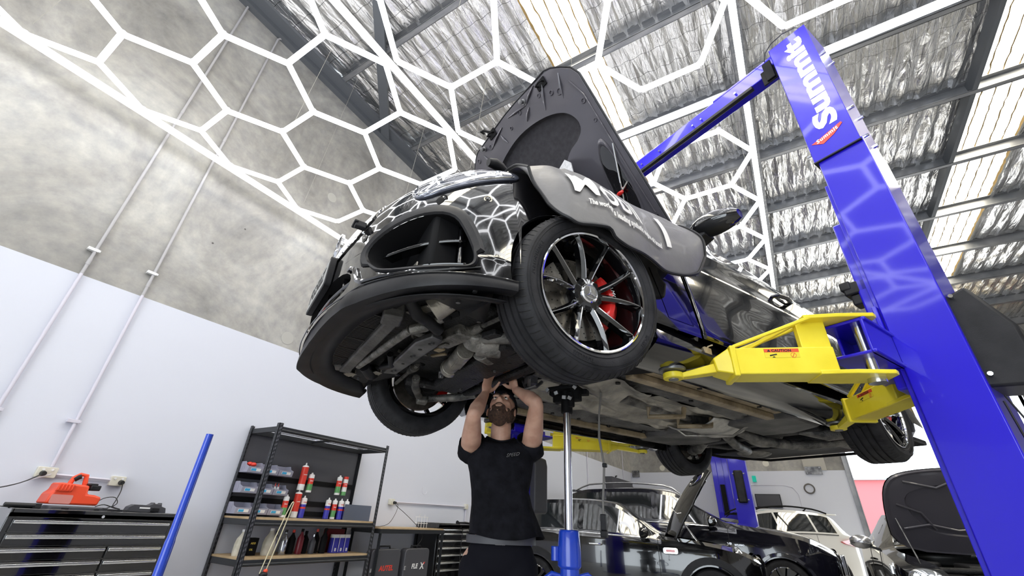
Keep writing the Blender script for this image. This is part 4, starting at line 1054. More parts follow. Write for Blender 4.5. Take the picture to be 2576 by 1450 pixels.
for sx in (1, -1):
    m = MB(); m.tube([(.12*sx, 2.83, -.02), (.70*sx, 2.83, 0)], .026, n=12); m.tube([(.14*sx, 2.83, -.02), (.24*sx, 2.83, -.01)], [.055, .035], n=14); U(m, 'rear_drive_shaft', 'steel')
    m = MB(); m.tube([(.40*sx, 2.60, -.10), (.55*sx, 2.70, -.135), (.70*sx, 2.80, -.12)], [.035, .05, .04], n=10); U(m, 'rear_lower_arm', 'iron')
    m = MB(); m.tube([(.42*sx, 3.04, -.06), (.70*sx, 2.92, -.08)], .018, n=8); U(m, 'rear_toe_link', 'alu')
    m = MB(); m.tube([(.62*sx, 2.72, -.10), (.60*sx, 2.70, .2)], [.045, .05], n=14); U(m, 'rear_spring', 'under_dk')
    m = MB(); m.tube([(.06*sx, 2.35, -.10), (.12*sx, 2.6, -.155), (.22*sx, 2.95, -.155), (.42*sx, 3.3, -.10)], .038, n=12); m.ball((.45*sx, 3.48, -.07), (.17, .20, .07)); m.tube([(.48*sx, 3.62, -.06), (.52*sx, 3.95, -.05)], .04, n=14); U(m, 'rear_exhaust', 'iron')
m = MB(); m.bx(-.70, .70, .60, 3.3, .02, .06); m.bx(-.72, .72, 3.0, 3.9, -.02, .05); U(m, 'floor_pan', 'under_dk')
m = MB(); m.tube([(-.72, 2.5, -.12), (-.70, 3.3, -.13), (-.5, 3.86, -.12), (.5, 3.86, -.12), (.70, 3.3, -.12)], .012, n=8); U(m, 'rear_apron_rod', 'black')

# ================================================================ WING COVER (hangs over the left front wing; a thing of its own)
LOW = [(-.29, .52), (-.265, .45), (-.235, .38), (-.21, .31), (-.17, .25), (-.12, .225), (-.05, .24), (.015, .25), (.04, .21), (.10, .197), (.22, .21), (.35, .21), (.52, .222), (.62, .26), (.71, .40)]
def drape(u, v, off=0.0):
    """u along the car 0..1, v from the inner top edge 0 down to the hem 1"""
    y = lerp(-.29, .71, u); zl = itp(LOW, y); zt = beltz(y)+.025
    top = Vector((.60, y, zt+.03)); g_ = max(0, min(1, (y+.29)/.15)); g_ = g_*g_*(3-2*g_); sh = Vector((sidex(y, zt-.04)+.012+.063*g_, y, zt-.005)); flare = -.035+.12*g_+.012*sin(y*7+1)*g_
    hem = Vector((.915+flare, y+.015*sin(y*9), zl))
    if v < .32:
        t = v/.32; p = top.lerp(sh, t)+Vector((0, 0, .012*sin(pi*t)))
    else:
        t = (v-.32)/.68; p = sh.lerp(hem, t)+Vector(((.012+.033*g_)*sin(pi*t), 0, 0))
    wv = .012*sin(y*11+.6)*min(1, v*1.4)+.008*pnoise((y*5, v*3, 3))
    p += Vector((wv, 0, wv*.3)); 
    return p+Vector((off, 0, off*.25))
m = MB(); m.grid(drape, 90, 34)
cov = m.build('wing_cover', M['vinyl'], None, smooth=180, solid=.006); 
cov.location = (CX, CY, CZ); cov.rotation_euler = (0, 0, -CYAW)
tag(cov, 'grey vinyl workshop cover with pale lettering draped over the lifted coupe front wing', 'wing cover')
m = MB(); m.tube([drape(k/80, 1.0, .003) for k in range(81)]+[drape(1, 1-k/20, .003) for k in range(1, 21)], .007, n=6); m.tube([drape(0, k/20, .003) for k in range(21)], .007, n=6)
m.build('rolled_hem', M['plastic'], cov)
m = MB(); m.tube([Vector((.64, lerp(-.37, .05, k/12), .70-.02*k/12+.012*sin(k))) for k in range(13)], [.02+.008*sin(k*1.3) for k in range(13)], n=10); m.build('rolled_edge', M['plastic'], cov)
def ontext(y0, v0, sc_v):
    def T(p):
        y = y0+p.x; u = (y+.29)/1.0
        return drape(min(1, max(0, u)), min(1, max(0, v0-p.y*sc_v)), .010+p.z)
    return T
def sv(v): return 1.55
def ontext2(y0, v0, kx, kv):
    def T(p):
        y = y0+p.x*kx; u = (y+.29)/1.0
        return drape(min(1, max(0, u)), min(1, max(0, v0-p.y*kv)), .010+p.z)
    return T
m = MB(); m.text('Mobil', .20, ontext2(-.14, .72, .88, 1.75), .001, spacing=1.0, bold=.003, fine=.02)
m.text('1', .25, ontext2(.40, .78, .8, 1.7), .001, bold=.007, fine=.02)
m.text("The world's leading synthetic engine oil brand", .040, ontext2(-.075, .83, .60, 1.75), .001, spacing=1.04, bold=.0012, fine=.02)
m.build('printed_lettering', M['vinylink'], cov, smooth=0, fix=False)

rnd = random.Random(11)
for k in range(16):
    x, y = rnd.uniform(-.5, .5), rnd.uniform(-.52, .32); z = rnd.uniform(-.075, -.03); P = [Vector((x, y, z))]
    for j in range(4): P.append(P[-1]+Vector((rnd.uniform(-.10, .10), rnd.uniform(-.05, .09), rnd.uniform(-.02, .015))))
    m = MB(); m.tube(P, rnd.choice((.006, .009, .012, .016)), n=8); U(m, 'engine_hose', rnd.choice(('plastic', 'under_dk', 'black', 'iron')))
for k in range(14):
    x, y = rnd.uniform(-.5, .55), rnd.uniform(-.50, .34); z = rnd.uniform(-.10, -.05); R_ = Euler((rnd.uniform(-.4, .4), rnd.uniform(-.4, .4), rnd.uniform(0, 3))).to_matrix()
    m = MB(); m.box((x, y, z), (rnd.uniform(.04, .10), rnd.uniform(.02, .05), rnd.uniform(.01, .03)), R_); m.cyl((x, y, z-.02), (x, y, z+.01), .009, n=6); U(m, 'engine_bracket', rnd.choice(('steel', 'under_dk', 'alu', 'black')), bevel=.004)
m = MB(); m.bx(-.56, .56, -.56, .40, -.035, .02); U(m, 'engine_block', 'under_dk', bevel=.03)
m = MB(); m.beam((-.40, -.02, -.10), (.45, -.06, -.10), .09, .05); m.beam((-.52, .20, -.10), (.52, .20, -.10), .06, .04); U(m, 'engine_cradle', 'under_dk', bevel=.015)
# ================================================================ TWO-POST LIFT holding the coupe
lift = empty('two_post_lift', (CX, CY, 0), -CYAW, 'blue two-post lift with yellow arms raising the black coupe', 'vehicle lift')
def lb(m, name, mat, parent=None, **kw):
    mt = [M[k] for k in mat] if isinstance(mat, (list, tuple)) else M[mat]
    if parent is None: return m.build(name, mt, lift, loc=(0, 0, CZ), **kw)
    return m.build(name, mt, parent, **kw)
YC0, YC1 = 1.455, 1.785; X0, X1 = 1.405, 1.640; Z0, ZT = -CZ, 2.285
YA, YB = YC0, YC1
for sd in (1, -1):
    m = MB(); t = .012; yo = 0 if sd > 0 else -.355; YC0, YC1 = YA+yo, YB+yo
    def P(poly): return [(sd*x, y) for x, y in poly]
    # folded channel, open towards the car
    pr = [(X0, YC0), (X1, YC0), (X1, YC1), (X0, YC1), (X0, YC1-.075), (X0+.015, YC1-.075), (X0+.015, YC1-t), (X1-t, YC1-t), (X1-t, YC0+t), (X0+.015, YC0+t), (X0+.015, YC0+.075), (X0, YC0+.075)]
    m.prism(P(pr), Z0+.02, 1.19); col_ = lb(m, 'lift_column', 'blue', bevel=.006)
    m = MB(); m.bx(sd*(X0-.02), sd*(X0+.0), YC0+.018, YC0+.055, Z0+.02, 1.0); m.bx(sd*(X0-.02), sd*X0, YC1-.055, YC1-.018, Z0+.02, 1.0); m.build('slide_strip', M['blue'], col_, bevel=.003)
    m = MB(); m.bx(sd*(X0-.08), sd*(X1+.06), YC0-.06, YC1+.06, Z0, Z0+.02); lb(m, 'base_plate', 'blue', bevel=.004)
    m = MB(); a, b_ = X0-.014, X1-.008
    m.prism(P([(a, YC0-.014), (b_, YC0-.014), (b_, YC1+.012), (a, YC1+.012), (a, YC1-.06), (a+.008, YC1-.06), (a+.008, YC1+.004), (b_-.008, YC1+.004), (b_-.008, YC0-.006), (a+.008, YC0-.006), (a+.008, YC0+.055), (a, YC0+.055)]), 1.165, ZT)
    m.bx(sd*a, sd*b_, YC0-.014, YC1+.012, ZT-.008, ZT); hd = lb(m, 'column_head', 'blue', bevel=.004)
    for z in (1.25, 1.5, 2.05):
        for y in (YC0+.10, YC1-.1):
            q = Vector((sd*b_, y, z)); m = MB(); m.cyl(q, q+Vector((sd*.022, 0, 0)), .011, n=8); m.build('head_bolt', M['chrome'], hd)
    m = MB(); m.cyl((sd*(a+.0), YC0-.005, 1.235), (sd*(a-.022), YC0-.005, 1.235), .01, n=8); m.build('head_bolt', M['chrome'], hd)
    m = MB(); m.bx(sd*(a-.002), sd*(b_+.002), YC0-.016, YC1+.014, 1.160, 1.168); m.build('cap_strip', M['plastic'], hd, smooth=0)
    # hydraulic / cover box on the outside
    if sd == 1:
        m = MB(); bxp = [(1.60, .16), (1.70, .19), (1.745, .08), (1.785, -.02), (1.785, -.20), (1.745, -.26), (1.60, -.245)]
        m.prism([(x, z) for x, z in bxp], 0, .22, lambda v: Vector((v.x+.01, YC0+.03+v.z, v.y))); pb = lb(m, 'power_unit_cover', 'plastic', bevel=.012)
        for q in ((1.655, YC0+.025, .155), (1.655, YC0+.025, -.20)): m = MB(); m.cyl(q, Vector(q)+Vector((.004, -.018, 0)), .009, n=8); m.build('cover_screw', M['chrome'], pb)
        m = MB(); m.tube([(1.66, 1.52, -.28), (1.70, 1.50, -.45), (1.69, 1.49, -.55), (1.66, 1.50, -.48), (1.65, 1.52, -.3)], .004, n=6); lb(m, 'lock_release_cable', 'cable')
        m = MB(); m.bx(1.28, 1.405, 1.50, 1.60, .32, .39); m.bx(1.27, 1.32, 1.495, 1.605, .35, .40); m.bx(1.30, 1.40, 1.51, 1.59, .26, .32); lb(m, 'door_bumper', 'plastic', bevel=.008)
    else:
        m = MB(); m.prism([(-1.36, -.28), (-1.30, -.30), (-1.28, -.36), (-1.28, -.72), (-1.30, -.74), (-1.36, -.74)], 0, .14, lambda v: Vector((v.x, 1.36+v.z, v.y))); lb(m, 'latch_cover', 'dkgrey', bevel=.01)
        m = MB(); m.lathe([(.052, 0), (.056, .01), (.052, .02), (.046, .01)], o=(-1.335, 1.40, -.19), ax='x', n=24, closed=True); m.box((-1.33, 1.40, -.19), (.05, .05, .04)); lb(m, 'cable_pulley', 'steel')
        m = MB(); m.cyl((-1.34, 1.42, -.10), (-1.34, 1.42, .10), .018, n=10); lb(m, 'hydraulic_rod', 'chrome')
    # carriage
    m = MB(); m.bx(sd*1.34, sd*1.60, 1.50+yo, 1.74+yo, -.20, .75); cg = lb(m, 'carriage', 'blue', bevel=.01)
    m = MB()
    yb_ = 0 if sd > 0 else -.20
    m.bx(sd*1.24, sd*1.42, 1.14+yb_, 1.76+yb_, -.115, -.10); m.bx(sd*1.24, sd*1.42, 1.14+yb_, 1.76+yb_, .035, .05)
    m.bx(sd*1.395, sd*1.41, 1.14+yb_, 1.76+yb_, -.115, .05); m.bx(sd*1.24, sd*1.41, 1.44+yb_, 1.46+yb_, -.115, .05); m.bx(sd*1.24, sd*1.255, 1.30+yb_, 1.60+yb_, -.115, .05)
    m.bx(sd*1.38, sd*1.40, 1.44+yb_, 1.50+yb_, -.02, .20)
    m.build('carriage_bracket', M['blue'], cg, bevel=.005)
YC0, YC1 = YA, YB
# lettering and badge on the near column head
yF = YC0-.0145
hd_r = [o for o in lift.children if o.name.startswith('column_head')][0]
m = MB(); T = frame((1.578, yF, 1.375), (0, 0, 1.72), (-1.0, 0, 0), (0, -1, 0))
m.text('Summit', .158, T, .001, spacing=1.0, bold=.0075); lt = m.build('column_lettering', M['lblwhite'], hd_r, smooth=0)
m = MB(); m.prism([(1.413, 1.300), (1.465, 1.312), (1.585, 1.348), (1.590, 1.335), (1.535, 1.29), (1.470, 1.262)], 0, .0015, lambda v: Vector((v.x, yF-v.z, v.y))); bd = m.build('maker_badge', M['lblred'], hd_r, smooth=0)
m = MB(); a = radians(14); m.text('Summit', .036, frame((1.442, yF-.003, 1.283), (cos(a), 0, sin(a)), (-sin(a), 0, cos(a)), (0, -1, 0)), .0006, shear=.25, spacing=1.15, bold=.0012); m.build('badge_lettering', M['lblwhite'], bd, smooth=0)
# overhead beam
m = MB(); m.beam((-1.40, 1.56, 2.225), (1.392, 1.56, 2.225), .11, .13); ob_ = lb(m, 'overhead_beam', 'blue', bevel=.006)
m = MB(); m.beam((-.2, 1.515, 2.145), (1.20, 1.515, 2.145), .035, .03); m.beam((-1.4, 1.515, 2.15), (-.2, 1.515, 2.15), .02, .02); m.build('cable_guard', M['plastic'], ob_, bevel=.004)
m = MB(); m.beam((.0, 1.56, 2.295), (.28, 1.56, 2.295), .10, .012); m.build('joint_sleeve', M['blue'], ob_, bevel=.003)
m = MB(); m.beam((.9, 1.56, 2.295), (1.39, 1.56, 2.295), .115, .02); m.build('joint_sleeve', M['blue'], ob_, bevel=.003)
for x in (.15, .35, .7, .78, 1.08): m = MB(); m.cyl((x, 1.50, 2.20), (x, 1.488, 2.20), .009, n=8); m.build('beam_bolt', M['chrome'], ob_)
m = MB(); m.bx(1.28, 1.40, 1.49, 1.50, 2.06, 2.20); m.cyl((1.35, 1.49, 2.16), (1.35, 1.52, 2.16), .045, n=20); m.bx(1.31, 1.37, 1.475, 1.49, 2.07, 2.25); m.build('pulley_bracket', M['black'], ob_, bevel=.004)
m = MB(); P = [(1.33, 1.50, 2.29), (1.36, 1.47, 2.33), (1.42, 1.45, 2.35), (1.50, 1.45, 2.36), (1.58, 1.45, 2.33), (1.61, 1.46, 2.28)]; m.tube([Vector(p) for p in P], .004, n=6); lb(m, 'looped_cable', 'cable')

# arms: pivot -> pad, telescoping, with fork and triangular brace
def arm(px_, py_, qx, qy, near):
    p, q = Vector((px_, py_, 0)), Vector((qx, qy, 0)); L = (q-p).length; a = (q-p).normalized()
    sdv = Vector((-a.y, a.x, 0))
    m = MB(); zb, zt = -.205, -.085
    s0 = p+a*.16; e0 = p+a*(L*.70)
    m.beam(s0+Vector((0, 0, (zb+zt)/2)), e0+Vector((0, 0, (zb+zt)/2)), .13, zt-zb)
    m.beam(e0+Vector((0, 0, (zb+zt)/2)), e0+a*.07+Vector((0, 0, (zb+zt)/2-.01)), .13, zt-zb, w2=.09, h2=.06)
    m.beam(e0-a*.02+Vector((0, 0, (zb+zt)/2)), e0+a*.005+Vector((0, 0, (zb+zt)/2)), .15, zt-zb+.02)
    o = lb(m, 'lift_arm', 'yellow', bevel=.005)
    m = MB()    # fork plates
    for z, w_ in ((zb, .14), (.055, .13)):
        m.prism([tuple((p+a*u+sdv*v)[:2]) for u, v in ((-.06, -.05), (-.04, -.07), (.10, -w_/2-.01), (.24, -w_/2), (.24, w_/2), (.10, w_/2+.01), (-.04, .07), (-.06, .05))], z-.004, z+.014)
    m.beam(p+a*.20+Vector((0, 0, zt)), p+a*.20+Vector((0, 0, .06)), .035, .12, up=tuple(a))
    m.beam(p+a*.23+Vector((0, 0, .065)), p+a*.50+Vector((0, 0, zt+.01)), .035, .016); m.build('arm_fork', M['yellow'], o, bevel=.003)
    m = MB()
    for sg in (1, -1): m.beam(p+a*.20+sdv*.055*sg+Vector((0, 0, .062)), p+a*.56+sdv*.05*sg+Vector((0, 0, zt+.01)), .022, .014)
    m.build('arm_brace', M['yellow'], o, bevel=.003)
    m = MB(); m.cyl(p+Vector((0, 0, zb-.02)), p+Vector((0, 0, .085)), .022, n=18); m.cyl(p+Vector((0, 0, zb-.025)), p+Vector((0, 0, zb)), .034, n=18); m.build('pivot_pin', M['brushed'], o)
    m = MB(); m.beam(e0+Vector((0, 0, -.15)), q-a*.03+Vector((0, 0, -.195)), .065, .05, w2=.045, h2=.022)
    m.cyl(q+Vector((0, 0, -.207)), q+Vector((0, 0, -.180)), .045, n=20)
    m.build('extension_arm', M['yellow'], o, bevel=.004)
    m = MB(); m.lathe([(.001, -.212), (.022, -.212), (.022, -.178), (.060, -.172), (.060, -.158), (.001, -.157)], o=q, n=24); m.build('lifting_pad', M['steel'], o)
    c_ = p+a*(L*.45)
    # caution label on the outward face
    for sg in ((-1, 1)):
        m = MB(); nrm = sdv*sg; xx = Vector((0, 0, 1)).cross(nrm) 
        T = frame(c_+nrm*.0655+Vector((0, 0, -.145))-xx*.07, xx, (0, 0, 1), nrm)
        m.prism([(0, .012), (.14, .012), (.14, .052), (0, .052)], 0, .0008, T, mi=0)
        m.prism([(0, .036), (.14, .036), (.14, .052), (0, .052)], .0008, .0014, T, mi=1)
        m.text('CAUTION', .0165, T @ Matrix.Translation((.030, .038, .0018)), .0004, mi=2, bold=.0006, spacing=1.1)
        m.prism([(.012, .039), (.026, .039), (.019, .050)], .0014, .002, T, mi=2)
        m.lathe([(.0115, .0012), (.0095, .0012)], n=20, mat=T.to_3x3(), o=T @ Vector((.115, .022, .0)), mi=1)
        m.prism([(.108, .012), (.111, .012), (.122, .032), (.119, .032)], .0010, .0016, T, mi=1)
        m.prism([(.02, .018), (.05, .024), (.048, .029), (.02, .024)], .0010, .0016, T, mi=2); m.prism([(.028, .012), (.042, .012), (.035, .018)], .0010, .0016, T, mi=2)
        m.build('caution_label', [M['ylabel'], M['label_red'], M['ink']], o, smooth=0)
    m = MB(); g = p+a*.66+Vector((0, 0, zt)); m.box(g+Vector((0, 0, .01)), (.02, .05, .03)); m.tube([g, g+Vector((.01, 0, .03)), g+Vector((.03, .01, .035))], .004, n=6); m.build('pad_adapter_hook', M['wax'], o)
    return o
arm(1.365, 1.20, .80, .60, True)
arm(1.44, 1.64, .80, 2.22, False)
arm(-1.40, 1.04, -.80, .60, False)
arm(-1.38, 1.43, -.80, 2.22, False)

# ================================================================ second lift behind, hung cable, standing jack
l2 = empty('two_post_lift', (-1.0, 11, 0), 0, 'idle blue two-post lift standing behind the dark SUV', 'vehicle lift')
def post(xc, yc, w_, d_, h, name='lift_column'):
    m = MB(); m.bx(xc-w_/2, xc+w_/2, yc-d_/2, yc+d_/2, 0, h); o = m.build(name, M['blue'], l2, bevel=.01, loc=(1.0, -11, 0))
    return o
K1 = 11.5/10.6; K2 = 14.75/12.6
def sz(z, K): return CAMH+(z-CAMH)*K
p1 = post(-.98*K1, 11.5, .33*K1, .30, sz(3.35, K1))
m = MB(); m.bx(-1.16*K1, -.80*K1, 11.33, 11.67, sz(3.1, K1), sz(3.45, K1)); m.build('column_head', M['blue'], p1, bevel=.01)
m = MB(); m.bx(-1.07*K1, -.90*K1, 11.27, 11.36, sz(1.62, K1), sz(2.22, K1)); m.build('control_cover', M['plastic'], p1, bevel=.03)
for x in (-1.08*K1, -.88*K1):
    for z in (sz(1.68, K1), sz(2.16, K1)): m = MB(); m.cyl((x, 11.35, z), (x, 11.32, z), .015, n=8); m.build('cover_screw', M['chrome'], p1)
p2 = post(-1.70*K2, 14.75, .12*K2, .28, sz(3.9, K2)); p3 = post(-1.44*K2, 14.75, .12*K2, .28, sz(3.9, K2))
m = MB(); m.bx(-1.74*K2, -1.40*K2, 14.85, 14.9, 0, sz(3.9, K2)); m.bx(-1.66*K2, -1.48*K2, 14.65, 14.68, .5, sz(3.6, K2)); m.build('slide_strip', M['blue'], p2)
m = MB(); m.bx(-1.78*K2, -1.36*K2, 14.56, 14.61, sz(2.93, K2), sz(3.0, K2))
for x in (-1.75, -1.39): m.cyl((x*K2, 14.56, sz(2.96, K2)), (x*K2, 14.53, sz(2.96, K2)), .02, n=8)
m.build('tie_plate', M['silver'], p2)
m = MB(); m.bx(-1.62*K2, -1.52*K2, 14.57, 14.65, .9, 2.3); m.build('lock_strip', M['black'], p2)

# under-hoist jack holding the sump: blue body, chrome ram
JX, JY = -1.0, 2.184
jk = empty('transmission_jack', (JX, JY, 0), 0, 'blue upright transmission jack with chrome ram beside the mechanic', 'jack')
m = MB(); m.cyl((0, 0, .08), (0, 0, 1.0), .045, n=24); m.lathe([(.045, .90), (.056, .91), (.056, .97), (.050, 1.05), (.045, 1.06), (.02, 1.06)], n=24); m.cyl((-.055, -.04, .93), (-.055, -.04, .99), .02, n=12); m.build('jack_body', M['jackblue'], jk, bevel=.003)
m = MB(); m.cyl((0, 0, 1.0), (0, 0, 1.70), .0205, n=24); m.build('ram', M['brushed'], jk)
m = MB(); m.cyl((0, 0, 1.62), (0, 0, 1.76), .032, n=20); m.box((0, 0, 1.75), (.17, .13, .02)); m.beam((-.10, 0, 1.74), (.12, .02, 1.73), .05, .03); m.box((.07, -.03, 1.71), (.05, .05, .07)); m.box((-.06, .03, 1.715), (.06, .05, .05)); m.cyl((.05, -.05, 1.64), (.05, -.05, 1.72), .018, n=10); hdj = m.build('jack_saddle', M['black'], jk, bevel=.004)
m = MB()
for x, y, z in ((.02, -.045, 1.69), (-.03, -.04, 1.72), (.09, -.06, 1.735), (-.09, -.03, 1.745), (.06, -.06, 1.68)): m.box((x, y-.03, z), (.018, .02, .018), Euler((x*9, y*7, z)).to_matrix())
m.build('saddle_bolts', M['steel'], hdj)
vr = Vector((.82, .57, 0))   # handles left and right of the body
for sg in (1, -1):
    m = MB(); P = [vr*sg*.045+Vector((0, 0, .87)), vr*sg*.085+Vector((0, 0, .88)), vr*sg*.115+Vector((0, 0, .86)), vr*sg*.125+Vector((0, 0, .82)), vr*sg*.125+Vector((0, 0, .70)), vr*sg*.09+Vector((0, 0, .66)), vr*sg*.045+Vector((0, 0, .66))]
    m.tube(P, .011, n=10); m.build('handle', M['jackblue'], jk)
for k in range(4):
    a = pi/4+k*pi/2; m = MB(); m.beam((0, 0, .10), (.34*cos(a), .34*sin(a), .07), .06, .04); m.cyl((.34*cos(a), .34*sin(a)-.015, .036), (.34*cos(a), .34*sin(a)+.015, .036), .036, n=16); m.build('leg', M['jackblue'], jk, bevel=.004)
# hanging hose beside the jack
m = MB(); P = [(-.83, 2.29, 1.78), (-.85, 2.28, 1.62), (-.853, 2.27, 1.50), (-.842, 2.27, 1.42), (-.83, 2.26, 1.36), (-.838, 2.26, 1.27), (-.842, 2.25, 1.20), (-.845, 2.25, 1.13)]
m.tube(P, [.006, .006, .007, .006, .0065, .006, .0055, .006], n=8); hs = m.build('hanging_hose', M['greycable'], None)
tag(hs, 'thin grey hose hanging from the car underside right of the jack', 'hose')
m = MB(); m.box((-.845, 2.25, 1.10), (.026, .026, .07)); m.box((-.845, 2.25, 1.05), (.03, .03, .03)); m.box((-.825, 2.255, 1.358), (.022, .022, .02)); m.build('hose_end', M['plastic'], hs, bevel=.004)
# ================================================================ MECHANIC
EL, EF = Vector((.83, .555, 0)).normalized(), Vector((.555, -.83, 0)).normalized()
MO = Vector((-1.335, 2.05, 0))
def mp(l, f, z): return EL*l+EF*f+Vector((0, 0, z))          # local to the man's base
man = empty('person', MO, 0, 'person in black t-shirt and cap reaching up into the car underside', 'person')
def caps(m, pts, n=14):
    """chain of (point, radius) as a smooth tapered limb with ball joints; radius may be (r, flatten) """
    P = [Vector(p) for p, r in pts]; R_ = [r for p, r in pts]
    m.tube(P, R_, n=n)
    for p, r in zip(P, R_): m.ball(p, r, n, 8)
def ell(m, c, r, R=None): m.ball(c, r, 20, 14, R)
BM = Matrix((EL, EF, Vector((0, 0, 1)))).transposed()       # body axes to world
body = MB()
# torso under the shirt, neck
ell(body, mp(.0, 0, 1.30), (.15, .095, .17), BM); ell(body, mp(.02, 0, 1.08), (.135, .095, .17), BM); ell(body, mp(.02, 0, .95), (.15, .105, .12), BM)
caps(body, [(mp(.14, 0, 1.41), .05), (mp(0, 0, 1.43), .06), (mp(-.14, 0, 1.40), .05)])
caps(body, [(mp(0, -.005, 1.40), .062), (mp(-.005, .005, 1.47), .056), (mp(-.005, .012, 1.55), .056)])
# arms
SHR, ELR, WRR = mp(-.165, .0, 1.42), mp(-.150, .26, 1.545), mp(-.105, .10, 1.695)
SHL, ELL_, WRL = mp(.165, .0, 1.44), mp(.172, .22, 1.635), mp(.066, .075, 1.735)
for S_, E_, W_ in ((SHR, ELR, WRR), (SHL, ELL_, WRL)):
    mid = S_.lerp(E_, .45)+Vector((0, 0, -.012)); fm = E_.lerp(W_, .28)
    caps(body, [(S_, .056), (mid, .053), (S_.lerp(E_, .8), .042), (S_.lerp(E_, .93), .038), (E_.lerp(W_, .05), .036), (fm, .041), (E_.lerp(W_, .6), .033), (W_, .024)])
# hands: palm, four fingers and thumb each, curled up around the part they hold
def hand(m, w_, d, side, palm):
    """d: direction of the hand, palm: palm normal, side: +1 left hand"""
    d = Vector(d).normalized(); pn = Vector(palm); pn = (pn-d*pn.dot(d)).normalized(); x = d.cross(pn)*side
    w_ = Vector(w_)
    R = Matrix((x, d, pn)).transposed()
    ell(m, w_+d*.045, (.040, .050, .016), R); ell(m, w_+d*.075, (.040, .022, .014), R); ell(m, w_+d*.012, (.026, .03, .019), R)
    for k, (off, ln) in enumerate(((-.030, .068), (-.010, .078), (.010, .073), (.029, .058))):
        b = w_+d*.085+x*off; c = b; pts = [(c, .0088)]
        for j, (fr, an) in enumerate(((.45, 18+6*k), (.32, 52+5*k), (.23, 80+4*k))):
            a = radians(an); c = c+(d*cos(a)+pn*sin(a))*ln*fr*1.0; pts.append((c, .0084-.0007*(j+1)))
        caps(m, pts, 8)
    t0 = w_+d*.025+x*(-.028); t1 = t0+(d*.55-x*.75+pn*.35).normalized()*.034; t2 = t1+(d*.8-x*.2+pn*.55).normalized()*.030; t3 = t2+(d*.85+x*.1+pn*.5).normalized()*.024
    caps(m, [(t0, .014), (t1, .0115), (t2, .0098), (t3, .0078)], 8)
hand(body, WRR, (.12, .05, 1), -1, EF*.4+EL*.6)
hand(body, WRL, tuple(Vector((0, 0, 1))*.85-EL*.35), 1, EF*.3-EL*.7)
# head, tilted back
HC = mp(-.008, .035, 1.625); TILT = radians(40); TURN = radians(-10)
hx = (Matrix.Rotation(TURN, 3, 'Z') @ EL); hf0 = Matrix.Rotation(TURN, 3, 'Z') @ EF
hf = hf0*cos(TILT)+Vector((0, 0, 1))*sin(TILT); hu = -hf0*sin(TILT)+Vector((0, 0, 1))*cos(TILT)
HM = Matrix((hx, hf, hu)).transposed()
def hp_(x, y, z): return HC+HM @ Vector((x, y, z))
def he(m, c, r): ell(m, hp_(*c), r, HM)
he(body, (0, -.012, .035), (.074, .094, .083)); he(body, (0, .022, -.02), (.062, .068, .078)); he(body, (0, .030, -.075), (.046, .055, .038))
he(body, (0, .066, -.100), (.024, .020, .018))
for sx in (1, -1):
    he(body, (.034*sx, .056, -.02), (.024, .020, .022)); he(body, (.040*sx, .02, -.068), (.018, .045, .024))
    he(body, (.026*sx, .078, .026), (.024, .012, .008))                      # brow
    he(body, (.077*sx, -.005, -.012), (.007, .017, .030)); he(body, (.079*sx, -.008, -.030), (.005, .008, .010))   # ear
    he(body, (.011*sx, .090, -.030), (.009, .011, .008))                     # nostril wing
    he(body, (.012*sx, .080, -.060), (.014, .008, .0045))                    # upper lip
caps(body, [(hp_(0, .082, .018), .008), (hp_(0, .094, -.005), .0085), (hp_(0, .104, -.026), .0105)], 10)
he(body, (0, .081, -.069), (.020, .008, .0055))                              # lower lip
# legs inside the trousers are part of the body, down to the floor
for sx in (1, -1):
    caps(body, [(mp(.09*sx+.01, 0, .90), .085), (mp(.10*sx, .01, .50), .055), (mp(.11*sx, -.01, .12), .042)])
bo = body.build('body', M['skin'], man, smooth=180, fix=False)
md = bo.modifiers.new('remesh', 'REMESH'); md.mode = 'VOXEL'; md.voxel_size = .0042; md.use_smooth_shade = True
md = bo.modifiers.new('smooth', 'SMOOTH'); md.iterations = 9; md.factor = .5
def organic(m, name, mat, parent, vox=.006, it=4):
    o = m.build(name, mat, parent, smooth=180, fix=False)
    a = o.modifiers.new('remesh', 'REMESH'); a.mode = 'VOXEL'; a.voxel_size = vox; a.use_smooth_shade = True
    b_ = o.modifiers.new('smooth', 'SMOOTH'); b_.iterations = it; b_.factor = .5
    return o
# eyes
m = MB()
for sx in (1, -1): m.ball(hp_(.028*sx, .0715, .008), .0115, 14, 10, mi=0); m.ball(hp_(.028*sx, .0790, .0085), .0066, 12, 8, mi=1)
m.build('eyes', [principled('eye_white', (.7, .66, .62), .3), M['ink']], bo, smooth=180)
# eyebrows, beard and moustache
m = MB()
for sx in (1, -1): caps(m, [(hp_(.012*sx, .090, .028), .0036), (hp_(.028*sx, .090, .034), .0042), (hp_(.046*sx, .076, .028), .0028)], 8)
m.build('eyebrows', M['beard'], bo, smooth=180)
m = MB()
def bb(c, r): m.ball(hp_(*c), r, 16, 12, HM)
bb((0, .034, -.083), (.049, .054, .032)); bb((0, .060, -.100), (.032, .026, .022)); bb((0, .02, -.098), (.043, .048, .020))
for sx in (1, -1):
    bb((.046*sx, .014, -.062), (.0185, .048, .030)); bb((.057*sx, .004, -.035), (.013, .026, .032)); bb((.061*sx, .0, -.005), (.010, .016, .026)); bb((.026*sx, .078, -.072), (.013, .011, .018))
caps(m, [(hp_(-.026, .076, -.056), .006), (hp_(-.01, .088, -.0485), .0052), (hp_(.01, .088, -.0485), .0052), (hp_(.026, .076, -.056), .006)], 8)
organic(m, 'beard', M['beard'], bo, .0045, 8)
